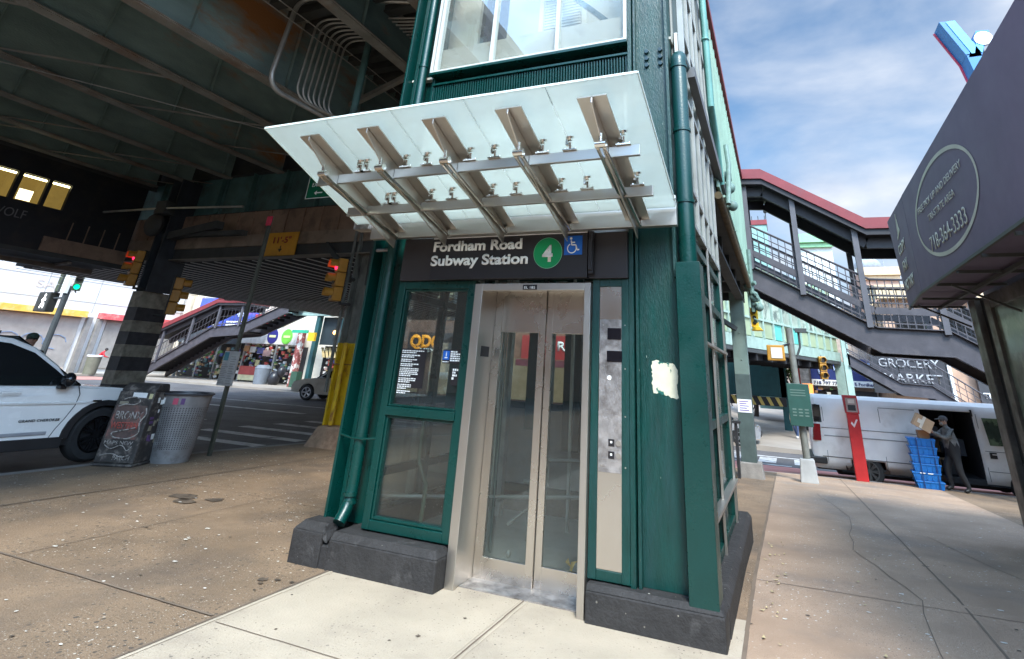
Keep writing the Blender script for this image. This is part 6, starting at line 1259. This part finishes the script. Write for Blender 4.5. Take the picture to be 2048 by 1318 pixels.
# ================= FAR BUILDINGS, LEFT =================
def facade(name, label, cat, x0, x1, y, z0, z1, depth, wall, wins=(), win_m=None, cornice=None, rz=0, loc=None):
    t = thing(name, label, cat, ((x0 + x1) / 2, y, z0))
    MB().box(x0, x1, y, y + depth, z0, z1).build('wall', wall, t)
    for (a_, c_, p, q) in wins:
        b = MB(); b.box(a_, c_, y - .03, y - .002, p, q, 0); fo = b.build('window', win_m or car_glass, t)
        b = MB(); b.box(a_ - .08, c_ + .08, y - .10, y - .031, p - .12, p - .02); b.box((a_ + c_) / 2 - .03, (a_ + c_) / 2 + .03, y - .05, y - .031, p, q); b.box(a_, c_, y - .05, y - .031, (p + q) / 2 - .03, (p + q) / 2 + .03); b.build('window_frame', cornice or sgn_w, fo)
    if cornice: b = MB(); b.box(x0 - .2, x1 + .2, y - .45, y - .002, z1 - .5, z1 + .1); b.box(x0 - .1, x1 + .1, y - .25, y - .002, z1 - .8, z1 - .501); b.build('cornice', cornice, t)
    return t
whitew = mat('white_render', (.66, .64, .61), .8, var=.06, vs=.4, col2=(.52, .46, .40), c2=(.52, .8), c2s=.35)
shut = mat('roller_shutter', (.42, .38, .34), .5, .2, var=.12, vs=1.5, bump=.8, wave=('Z', 7.0), col2=(.30, .27, .24), c2=(.5, .75), c2s=.7)
WBd = thing('shuttered_building', 'long white painted building with roller shutters across the wide street', 'building', (-46, 20, 0))
b = MB(); b.box(-55, -45, -40, 33, 0, 10); b.build('wall', whitew, WBd)
b = MB()
for y in (12, 15.2, 18.4, 21.6, 24.8, 28, 31.2): b.box(-44.999, -44.98, y, y + .04, 3.9, 10)
for z in (4.55, 5.9, 7.4): b.box(-44.999, -44.98, -20, 33, z, z + .04)
b.build('wall_seam', mat('seam_far', (.40, .38, .36), .8), WBd)
for y0_, y1_, mm in ((12.5, 18.6, mat('fascia_pink', (.62, .25, .28), .6)), (19.1, 24.4, mat('fascia_yellow', (.75, .45, .08), .6, col2=(.8, .6, .35), c2=(.5, .7))), (25.3, 32.6, mat('fascia_red', (.62, .10, .10), .6, col2=(.75, .35, .3), c2=(.5, .7)))): b = MB(); b.box(-45.0 + .002, -44.5, y0_, y1_, 3.55, 3.95); b.build('shop_fascia', mm, WBd)
for y0_, y1_ in ((13, 18.2), (19.3, 24.3), (26.0, 28.4), (29, 32)): b = MB(); b.box(-44.99, -44.9, y0_, y1_, .35, 3.5); b.build('roller_shutter', shut, WBd)
for y in (18.4, 24.6, 25.3, 28.6): MB().box(-44.998, -44.7, y, y + .32, 0, 3.6).build('pilaster', mat('pilaster_grey', (.24, .22, .20), .7), WBd)
b = MB(); b.box(-44.998, -44.85, 19.3, 24.3, 0.02, .34); b.build('plinth_band', mat('plinth_tan', (.5, .42, .34), .8), WBd)
text('wall_lettering', 'SALE', mat('faded_tan', (.58, .50, .43), .9), WBd, (-44.97, 21.0, 5.15), Y, Z, .5, 2.2, .0, .01)
b = MB(); random.seed(4)
for k in range(3):
    c0 = 20.6 + k * 1.3; pts = [(-44.87, c0 + .6 * math.cos(t_ * .7) * (1 + .2 * random.random()), 1.9 + .45 * math.sin(t_ * .7)) for t_ in range(8)]; b.tube(pts, .025, 4)
b.build('shutter_graffiti', mat('spray_blue', (.2, .28, .42), .8), WBd)
SB = thing('corner_building', 'cream corner building with blue banner signs and busy shops under the far staircase', 'building', (-33, 30, 0))
b = MB(); b.box(-43.5, -24.6, 31, 44, 0, 9); b.build('wall', mat('cream_render', (.62, .56, .46), .8, var=.08, vs=.5), SB)
b = MB(); b.box(-43.8, -43.3, 30.6, 31, 0, 9); b.box(-43.2, -42.4, 30.8, 30.999, 2.6, 5.8); b.build('corner_pier', mat('pier_tan', (.58, .50, .38), .8), SB)
bl = mat('banner_blue', (.06, .10, .48), .6, var=.5, vs=.5, col2=(.22, .10, .42), c2=(.5, .6), c2s=.4)
for k, (x0, x1) in enumerate(((-42.3, -39.4), (-39.2, -35.9))):
    b = MB(); b.box(x0, x1, 30.7, 30.8, 3.5, 5.7); bp_ = b.build('banner', bl, SB)
    b = MB(); b.disc(((x0 + x1) / 2, 30.69, 4.8), (0, -1, 0), .5, .02, 20); b.build('banner_disc', mat('disc_pale', (.55, .6, .8), .6), bp_)
    b = MB(); [b.box(x0 + .3, x1 - .4, 30.68, 30.69, 3.7 + q * .22, 3.8 + q * .22) for q in range(2)]; b.build('banner_text', sgn_w, bp_)
b = MB(); b.box(-35.7, -33.2, 30.4, 30.8, 3.75, 4.5); rs_ = b.build('red_signboard', mat('board_red', (.6, .03, .06), .5), SB); text('lettering', 'PIZZA', sgn_w, rs_, (-35.4, 30.39, 3.95), X, Z, .35, 1.9, .02, .01)
b = MB(); b.box(-36.5, -30.6, 30.3, 30.5, 2.50, 3.62); wb_ = b.build('white_signboard', mat('board_white', (.72, .70, .68), .6), SB)
for x, mm in ((-33.4, mat('logo_navy', (.03, .03, .20), .5)), (-32.05, mat('logo_lime', (.18, .60, .08), .5))):
    b = MB(); b.disc((x, 30.29, 3.03), (0, -1, 0), .5, .02, 24); rd_ = b.build('round_logo', mm, wb_); b = MB(); b.box(x - .3, x + .3, 30.25, 30.268, 2.95, 3.1); b.build('logo_text', mat('logo_pale', (.7, .75, .4), .5), rd_)
b = MB(); b.box(-43.2, -36.6, 30.4, 31, 2.4, 3.3); b.build('shop_awning', mat('awning_slate', (.05, .06, .07), .6), SB)
b = MB(); b.box(-43, -30.6, 30.9, 30.999, 0.05, 2.4); b.build('shop_recess', mat('shop_dark', (.035, .03, .03), .6), SB)
cols = [mat('goods_' + n_, c_, .6) for n_, c_ in (('red', (.42, .07, .06)), ('white', (.65, .63, .6)), ('teal', (.10, .18, .18)), ('orange', (.42, .22, .10)), ('blue', (.08, .09, .26)), ('pink', (.40, .26, .26)), ('green', (.10, .22, .06)), ('yellow', (.48, .42, .22)))]
random.seed(12)
def goods(name, label, x0, x1, y, z0, z1, n, smin, smax, par=None):
    b = MB()
    for k in range(n):
        x = random.uniform(x0, x1); z = random.uniform(z0, z1); s_ = random.uniform(smin, smax); b.box(x, x + s_, y + .002 * (k % 9), y + .12 + .002 * (k % 7), z, z + s_ * random.uniform(.5, 1.2), random.randrange(8))
    o = b.build(name, cols, par); 
    if par is None: o['kind'] = 'stuff'
    return o
goods('shop_goods', '', -42.3, -36.4, 30.3, .1, 2.0, 190, .05, .26); goods('shop_goods', '', -36.2, -31.2, 30.35, .1, 2.4, 210, .05, .24)
for x in (-42.6, -40.4, -38.6, -36.6, -35.9, -32.9, -31.1): b = MB(); b.box(x, x + .14, 30.3, 30.5, 0, 2.5); b.build('shop_post', mat('post_silver', (.35, .35, .34), .4, .4), SB)
b = MB(); b.box(-35.6, -33.3, 30.1, 30.25, .45, 1.0, 0); b.box(-35.6, -33.3, 30.12, 30.25, .1, .44, 1); cb_ = b.build('counter_banner', [cols[0], mat('counter_yellow', (.7, .6, .35), .6)], SB)
for x, z, w_, mm in ((-35.7, 1.95, .5, cols[3]), (-35.1, 1.9, .5, cols[1]), (-34.4, 1.85, .6, cols[4]), (-33.8, 1.7, .7, cols[5]), (-34.3, 1.05, .35, cols[7])):
    b = MB(); b.box(x, x + w_, 30.15, 30.2, z, z + .38); b.build('neon_sign', mm, SB)
b = MB(); b.tube([(-31.9, 28.8, 0), (-31.9, 28.8, .95)], [.42, .5], 16); b.tube([(-31.9, 28.8, .95), (-31.9, 28.8, 1.15)], [.52, .35], 16); tag(b.build('waste_drum', mat('drum_grey', (.16, .18, .21), .5, var=.15), smooth=True), 'grey round lidded waste drum outside the shops with round signs', 'waste drum')
b = MB(); b.sph((-31.0, 29.0, .35), .38, (1, 1, 1.3)); b.sph((-30.7, 29.2, .8), .28, (1, 1, 1.3)); tag(b.build('rubbish_bag', mat('bag_black', (.02, .02, .025), .35), smooth=True), 'black rubbish bags piled right of the grey waste drum', 'rubbish bag')
# teal steel porch of the far mezzanine leg
TP = thing('far_mezzanine_leg', 'teal steel columns and lintel of the far mezzanine beside the shops', 'mezzanine leg', (-28, 28.5, 0))
tg = mat('teal_column', (.02, .08, .085), .5, var=.15)
for x in (-28.05, -25.9): b = MB(); b.box(x, x + .28, 28.6, 28.9, -.1, 4.6); b.build('column', tg, TP)
b = MB(); b.box(-30.6, -25.0, 28.5, 28.9, 4.3, 4.75); b.build('lintel', mat('lintel_mint', (.30, .42, .38), .5), TP); b = MB(); b.box(-27.8, -25.6, 29.0, 29.1, 2.55, 4.25); b.build('dark_soffit', mat('soffit_navy', (.02, .03, .035), .6), TP)
b = MB(); b.sph((-26.5, 28.8, 3.3), .13); b.build('warm_lamp', mat('lamp_warm', (1, .6, .2), .5, emit=(1, .45, .12), es=4), TP)
b = MB()
for k in range(7): x = -27.6 + k * .30; b.hexa([(x, 29.3, 1.8), (x + .2, 29.3, 1.8), (x + .2, 29.32, 1.8), (x, 29.32, 1.8)], [(x - .25, 29.3, 2.4), (x - .05, 29.3, 2.4), (x - .05, 29.32, 2.4), (x - .25, 29.32, 2.4)])
b.build('hazard_stripe', mat('stripe_cream', (.65, .5, .25), .6), TP); goods('street_goods', '', -27.6, -25.7, 29.6, .1, 1.8, 130, .05, .24)
b = MB(); b.box(-28.0, -25.5, 29.8, 29.9, 0, 2.5); b.build('dark_backing', dark, TP)
b = MB(); b.box(-28.95, -28.55, 28.2, 28.5, 0, 3.2); tag(b.build('poster_pillar', [mat('pillar_red', (.30, .08, .07), .7, var=.5, vs=3, col2=(.6, .55, .5), c2=(.5, .55), c2s=3)]), 'narrow pillar plastered with red and white posters by the shops', 'pillar')
b = MB(); b.box(-28.5, -28.0, 27.9, 28.3, 0, .9); tag(b.build('utility_box', mat('box_green', (.03, .08, .05), .6)), 'small dark green utility box beside the poster pillar', 'utility box')
b = MB(); b.box(-27.5, -26.95, 27.6, 27.75, 2.7, 3.2); tag(b.build('yellow_signal', mat('signal_yellow', (.75, .45, .02), .45)), 'tiny yellow signal head hanging by the poster pillar', 'traffic light')
b = MB(); b.box(-28.9, -27.6, 27.6, 27.7, 3.15, 3.33); tag(b.build('street_name_sign', mat('name_green', (.02, .35, .2), .5)), 'thin green street name sign left of the tiny yellow signal', 'sign')
stairs('covered_staircase', 'far covered staircase with red roof climbing right past the blue banners', [(-41.2, .55), (-35.5, 3.35), (-32.9, 3.55), (-29.2, 4.95)], 27.2, 28.8, .65, rail_h=1.1, roof=[(-41.6, 2.95), (-35.4, 5.2), (-33.0, 5.2)], posts=(-40.2, -37.6, -35.3, -33.2), bars=.3, grid=2, low=.15, hi=.04, near_only=True)
# shops seen through the lift glass
SG = thing('brick_shop_row', 'brick shop row with orange and red signs seen through the lift glass', 'building', (-15, 31, 0))
b = MB(); b.box(-24.3, -4.6, 31.2, 42, -.2, 11); b.build('wall', mat('brick_brown', (.20, .10, .07), .8, var=.3, vs=3), SG)
for k in range(7):
    b = MB(); x = -23.2 + k * 2.65; b.box(x, x + 1.9, 31.1, 31.195, .1, 2.3); b.build('shop_window', mat('shop_glow', (.10, .09, .08), .3, var=.6, vs=2, emit=(1, .75, .45), es=.12), SG)
b = MB(); b.box(-22.3, -17.5, 30.9, 31.1, 2.4, 3.6); ob = b.build('signboard', mat('board_dark', (.03, .02, .02), .5), SG)
text('lettering', 'QDO', mat('sign_orange', (.85, .32, .01), .5, emit=(1, .35, .02), es=.5), ob, (-22.1, 30.88, 2.72), X, Z, .72, 2.4, .05, .02); text('lettering', 'MEXIC', sgn_w, ob, (-21.3, 30.88, 2.45), X, Z, .2, 1.7, .02, .02)
b = MB(); b.box(-14.2, -9.5, 30.9, 31.1, 2.3, 3.6); ob = b.build('signboard', mat('board_maroon', (.35, .03, .03), .5), SG); text('lettering', 'UOL', sgn_w, ob, (-13.6, 30.88, 2.8), X, Z, .6, 1.3, .03, .02); text('lettering', 'RITE', sgn_w, ob, (-11.9, 30.88, 2.8), X, Z, .5, 1.6, .03, .02)
b = MB(); b.box(-14.2, -9.5, 30.2, 30.9, 1.9, 2.25); b.build('shop_awning', mat('awning_pink', (.5, .12, .14), .6), SG)
b = MB(); b.box(-8.8, -5, 30.9, 31.1, 2.4, 3.5); b.build('signboard', mat('board_white', (.7, .68, .66), .6), SG)

# ================= FAR BUILDINGS, RIGHT =================
P1, P2 = Vector((-1.3, 25.6, 0)), Vector((3.3, 37.2, 0)); dv = (P2 - P1).normalized(); nv = Vector((dv.y, -dv.x, 0))
M2 = thing('glazed_footbridge', 'pale green glazed mezzanine crossing the street behind the near staircase', 'footbridge', (1, 31, 3))
ylg = mat('panel_pale_green', (.30, .36, .22), .5, var=.12, vs=1); tlp = mat('panel_aqua', (.10, .45, .38), .5); mmint = mat('mullion_mint', (.30, .40, .34), .5)
Ln = (P2 - P1).length
def fb(bb, s0, s1, d0, d1, z0_, z1_, mi=0): bb.hexa([P1 + dv * s + nv * d + Z * z0_ for s, d in ((s0, d0), (s1, d0), (s1, d1), (s0, d1))], [P1 + dv * s + nv * d + Z * z1_ for s, d in ((s0, d0), (s1, d0), (s1, d1), (s0, d1))], mi)
b = MB(); fb(b, -3, Ln, -3.5, 0, 3.02, 3.5, 0); fb(b, -3, Ln, -3.5, -.12, 3.5, 6.9, 1); fb(b, -3, Ln, -3.5, -.02, 2.85, 3.0, 2); b.build('wall', [mmint, ylg, via_d], M2)
npan = 13
for k in range(npan):
    s0 = -2.6 + k * (Ln + 2.4) / npan; s1 = s0 + (Ln + 2.4) / npan
    b = MB(); fb(b, s0 + .08, s1 - .04, -.11, -.06, 3.55, 4.25); b.build('lower_panel', tlp if k in (5, 7) else ylg, M2)
    b = MB(); fb(b, s0 + .08, s1 - .04, -.11, -.06, 4.36, 5.5); b.build('window', mat('bridge_glass', (.36, .42, .34), .15, var=.35, vs=.8, col2=(.12, .16, .14), c2=(.5, .56), c2s=.9) if k > 3 else ylg, M2)
    b = MB(); fb(b, s0, s0 + .08, -.11, .03, 3.5, 6.9); b.build('mullion', mmint, M2)
b = MB(); fb(b, -3, Ln, -.11, .02, 4.26, 4.35); fb(b, -3, Ln, -.11, .02, 5.5, 5.62); fb(b, Ln - .1, Ln + .15, -.4, .1, -1.0, 3.0); b.build('rail', mmint, M2)
b = MB(); fb(b, -2, Ln, -3.2, -.5, 2.6, 2.84)
for k in range(9): fb(b, -2 + k * 1.6, -1.85 + k * 1.6, -3.4, -.1, 2.55, 2.84)
b.build('soffit', dark, M2)
tl_ = mat('teal_beam', (.01, .07, .075), .5, var=.15)
UB = thing('far_girder_bridge', 'dark teal girder with yellow hazard chevrons on teal legs beyond the footbridge', 'bridge', (-2, 38, 0))
b = MB(); b.box(-7.5, .15, 38, 38.4, .95, 3.4); b.build('girder', tl_, UB); b = MB(); b.box(-7.5, .1, 37.8, 37.99, .45, .93); b.build('hazard_board', blk_m, UB)
b = MB()
for k in range(15): x = -7.3 + k * .5; b.hexa([(x, 37.76, .46), (x + .2, 37.76, .46), (x + .2, 37.79, .46), (x, 37.79, .46)], [(x - .22, 37.76, .92), (x - .02, 37.76, .92), (x - .02, 37.79, .92), (x - .22, 37.79, .92)])
b.build('hazard_chevrons', mat('hazard_yellow', (.6, .45, .12), .6), UB)
for x in (-7.4, -3.6, -.15): b = MB(); b.box(x, x + .42, 38.0, 38.4, -1, 3.4); b.build('leg', tl_, UB)
stairs('covered_staircase', 'second far grey staircase descending right behind the white van', [(2.9, 3.1), (4.86, 1.95), (6.0, 1.9), (8.4, .2)], 29.6, 31.0, .5, rail_h=1.0, bars=.22, grid=3, low=.2, hi=.05, near_only=True)
b = MB(); b.box(2.72, 2.98, 29.6, 29.9, -1, 4.4); tag(b.build('stair_column', mmint), 'pale mint column between the footbridge and the second staircase', 'column')
GR = thing('corner_store', 'dark fronted store with white lettering behind the second staircase', 'store', (9, 35, 0))
b = MB(); b.box(5.4, 22, 34.8, 46, -1, 6.2); b.build('wall', mat('brick_tan', (.42, .27, .19), .8, var=.2, vs=2), GR)
b = MB(); b.box(5.2, 22, 34.2, 34.8, 6.2, 6.9); b.build('cornice', mat('cornice_cream', (.58, .44, .28), .7), GR)
b = MB(); b.box(4.4, 7.7, 34.3, 34.6, 1.5, 3.45); sb_ = b.build('black_signboard', mat('board_black', (.03, .03, .035), .4), GR)
sgn_d = mat('sign_offwhite', (.30, .30, .31), .6); text('lettering', 'GROCERY', sgn_d, sb_, (4.75, 34.27, 2.75), X, Z, .42, 2.7, .01, .02); text('lettering', 'MARKET', sgn_d, sb_, (4.9, 34.27, 2.05), X, Z, .42, 2.6, .01, .02)
b = MB(); b.box(7.75, 7.9, 34.2, 34.6, .8, 3.5); b.build('white_frame', sgn_w, GR)
b = MB(); b.box(8.9, 13.5, 34.3, 34.6, 1.3, 3.4); s2_ = b.build('mural_board', mat('board_charcoal', (.035, .035, .04), .5), GR)
b = MB(); b.sph((10.6, 34.28, 2.7), .75, (1, .05, .75)); b.sph((12.2, 34.28, 2.5), .6, (1, .05, .7)); b.build('white_ovals', sgn_w, s2_); text('lettering', 'THE LAUNDRY CENTER', sgn_w, s2_, (9.0, 34.27, 1.5), X, Z, .25, 3.6, .02, .02)
for k in range(3):
    x = 6.0 + k * 2.4; b = MB(); b.box(x, x + 1.3, 34.7, 34.795, 4.0, 5.7); b.build('window', car_glass, GR)
b = MB(); b.box(5.0, 8.2, 34.5, 34.79, 3.75, 4.2); s3 = b.build('signboard', mat('board_dark', (.03, .02, .02), .5), GR); text('lettering', 'STONE', sgn_w, s3, (5.3, 34.47, 3.84), X, Z, .26, 1.5, .02, .02)
b = MB(); b.box(5.5, 21, 34.75, 34.798, -.9, 1.1); b.build('shop_front', mat('shop_dark', (.035, .03, .03), .6), GR)
BS = thing('blue_sign_store', 'store with dark blue signboards behind the footbridge end', 'store', (3, 40, 0))
b = MB(); b.box(.9, 5.3, 40.2, 50, -1, 5.4); b.build('wall', mat('brick_pale', (.45, .36, .30), .8, var=.2, vs=2), BS)
navy = mat('board_navy', (.015, .03, .15), .5)
for x0, x1 in ((1.7, 3.5), (3.9, 6.2)):
    b = MB(); b.box(x0, x1, 39.7, 39.9, 1.7, 3.3); bo_ = b.build('signboard', navy, BS); b = MB(); b.tube([((x0 + x1) / 2 + .45 * math.cos(t_ * .4), 39.68, 2.6 + .45 * math.sin(t_ * .4)) for t_ in range(12)], .05, 6); b.build('arc_logo', mat('logo_steel', (.35, .45, .65), .5), bo_)
    b = MB(); b.box(x0, x1, 39.66, 39.71, 1.72, 2.06); b.build('strip', sgn_w, bo_)
text('lettering', '718 797 7700', navy, BS, (1.8, 39.64, 1.80), X, Z, .17, 1.6, .02, .01); text('lettering', 'E Fordham Rd', navy, BS, (4.05, 39.64, 1.80), X, Z, .17, 1.5, .02, .01)
b = MB(); b.box(.9, 5.2, 40.1, 40.19, -.9, 1.5); b.build('shop_front', mat('shop_dark', (.035, .03, .03), .6), BS); goods('store_goods', '', 1.0, 3.4, 39.8, -.6, 1.5, 40, .1, .35)
b = MB(); b.box(1.05, 1.55, 38.9, 39.1, 1.4, 3.6, 0); b.box(.9, 1.05, 38.9, 39.1, 1.4, 3.4, 1); tag(b.build('hanging_banner', [mat('banner_white', (.65, .62, .62), .7, var=.5, vs=3), cols[0]]), 'red and white hanging banner at the left of the blue signboards', 'banner')
signal('amber traffic light with orange hand below, in front of the blue signboards', (2.05, 33.5, 2.55), R(15), tl_y, 9, off_, s=1.2)
b = MB(); b.box(.95, 1.45, 33.4, 33.6, 1.25, 1.75); tag(b.build('hand_signal', mat('hand_orange', (.8, .25, .05), .5, emit=(1, .3, .05), es=.6)), 'small orange lit hand signal left of the blue signboards', 'pedestrian signal')
facade('white_clapboard_building', 'white clad building with green roof band behind the covered staircase', 'building', 2.0, 4.1, 41, -1, 11.3, 8, mat('cladding_white', (.60, .62, .60), .6, var=.05, bump=.6, wave=('Z', 2.2)), [(2.3, 2.9, 7, 8.2)], None, mat('band_green', (.25, .50, .28), .6))
RT = thing('red_topped_tower', 'distant mint tower with red roof band seen through the stair railing', 'tower', (-.6, 46, 0)); b = MB(); b.box(-1.7, .1, 46, 48, 0, 13.6); b.build('wall', mat('tower_mint', (.22, .38, .34), .6, var=.2, vs=1), RT); b = MB(); b.box(-1.8, .15, 45.9, 48.1, 13.6, 14.0); b.build('roof_band', redf, RT)
b = MB()
for k in range(4): b.tube([(-1.5 + k * .5, 46, 14.0), (-1.5 + k * .5, 46, 14.35)], .03, 5)
b.tube([(.1, 46, 14), (.1, 46, 15.2)], .04, 5); b.sph((.1, 46, 14.7), .16); b.build('antenna', via_d, RT)
facade('cream_apartment_building', 'cream and brick apartment building with cornice far behind the stair landing', 'building', 6.5, 9.0, 48, -1, 10.2, 8, mat('brick_pink', (.50, .33, .26), .8, var=.15, vs=2), [(6.8 + 0.8 * (k % 3), 7.2 + .8 * (k % 3), 3.2 + 2.2 * (k // 3), 4.6 + 2.2 * (k // 3)) for k in range(9)], None, mat('cornice_buff', (.62, .48, .30), .7))
DM = MB(); DM.sph((8.9, 60, 12.6), 1.2, (1, 1, .8)); DM.tube([(10.3, 60, 10), (10.15, 60, 17.5)], .06, 5); DM.box(7.5, 11, 59, 62, 0, 12.2); tag(DM.build('domed_building', mat('dome_grey', (.42, .45, .48), .7), smooth=True), 'faint grey domed rooftop with a thin mast under the stair roof', 'building')
facade('brick_block', 'plain brown brick block seen between the rails of the staircase', 'building', 3.4, 6.6, 52, -1, 7.6, 8, mat('brick_brown', (.20, .10, .07), .8), [(3.8 + k * .9, 4.2 + k * .9, 5.0, 6.4) for k in range(3)], None, mat('cornice_cream', (.58, .44, .28), .7))
# trees
leafm = mat('foliage', (.10, .15, .03), .7, var=.5, vs=1.3, col2=(.24, .24, .04), c2=(.45, .62), c2s=.8); bark = mat('bark', (.08, .055, .04), .9, var=.3)
def tree(label, x, y, z, h, r, n, seed, squash=1.0):
    t = thing('street_tree', label, 'tree', (x, y, z), group='street trees'); rd = random.Random(seed)
    b = MB(); b.tube([(x, y, z), (x + .1, y, z + h * .3), (x, y, z + h * .55)], [.2, .15, .10], 8); brs = []
    for k in range(9):
        a_ = rd.random() * 6.28; q = (x + math.cos(a_) * r * rd.uniform(.4, .8), y + math.sin(a_) * r * rd.uniform(.4, .8), z + h * rd.uniform(.55, .95)); brs.append(q); b.tube([(x, y, z + h * rd.uniform(.3, .5)), ((x + q[0]) / 2, (y + q[1]) / 2, z + h * .6), q], [.08, .05, .02], 5)
    b.build('trunk', bark, t)
    b = MB()
    for k in range(n):
        c = Vector(rd.choice(brs)); d = Vector((rd.gauss(0, 1), rd.gauss(0, 1), rd.gauss(0, 1) * squash)).normalized() * r * .48 * rd.random() ** .4; p = c + d; s_ = rd.uniform(.07, .16); u = Vector((rd.gauss(0, 1), rd.gauss(0, 1), rd.gauss(0, 1))).normalized(); v = u.orthogonal().normalized(); w_ = u.cross(v)
        b.add([p - v * s_, p + w_ * s_ * .6, p + v * s_, p - w_ * s_ * .6], [(0, 1, 2, 3)])
    b.build('crown', leafm, t); return t
tree('yellow green street tree just right of the teal girder leg', .75, 44, -.85, 5.2, 1.9, 2600, 1)
tree('leafy dark street tree under the teal girder', -2.2, 50, -.85, 3.2, 1.8, 1500, 2); tree('small tree between the lift tower and the slate column', -4.9, 42, -.85, 5.0, 1.6, 1300, 3)
b = MB(); b.box(-7.2, -5.4, 40, 43, -1, 2.9); tag(b.build('red_stall', mat('stall_red', (.35, .06, .03), .6, var=.5, vs=2)), 'narrow red stall glimpsed right of the lift tower', 'stall')
b = MB(); b.sph((-5.3, 39.8, 1.6), .28); tag(b.build('violet_light', mat('light_violet', (.2, .05, .9), .5, emit=(.25, .05, 1), es=2.5)), 'small violet light on the red stall right of the tower', 'lamp')
# backdrop rows that close the horizon
BK = thing('distant_block', 'distant low brick row closing the street behind the trees', 'building', (-6, 75, 0)); MB().box(-40, 4, 75, 85, -1, 7).build('wall', mat('far_brick', (.34, .26, .21), .9, var=.15, vs=.3), BK)
for k in range(16): MB().box(-24 + k * 1.7, -23.2 + k * 1.7, 74.9, 74.99, 3, 5).build('window', car_glass, BK)
# buildings across the street behind the camera; they show only as reflections
facade('brick_terrace', 'brick terrace standing across the pavement behind the viewer', 'building', -40, 30, -26, 0, 13, -6, mat('brick_warm', (.36, .22, .15), .85, var=.2, vs=2), (), None, None)
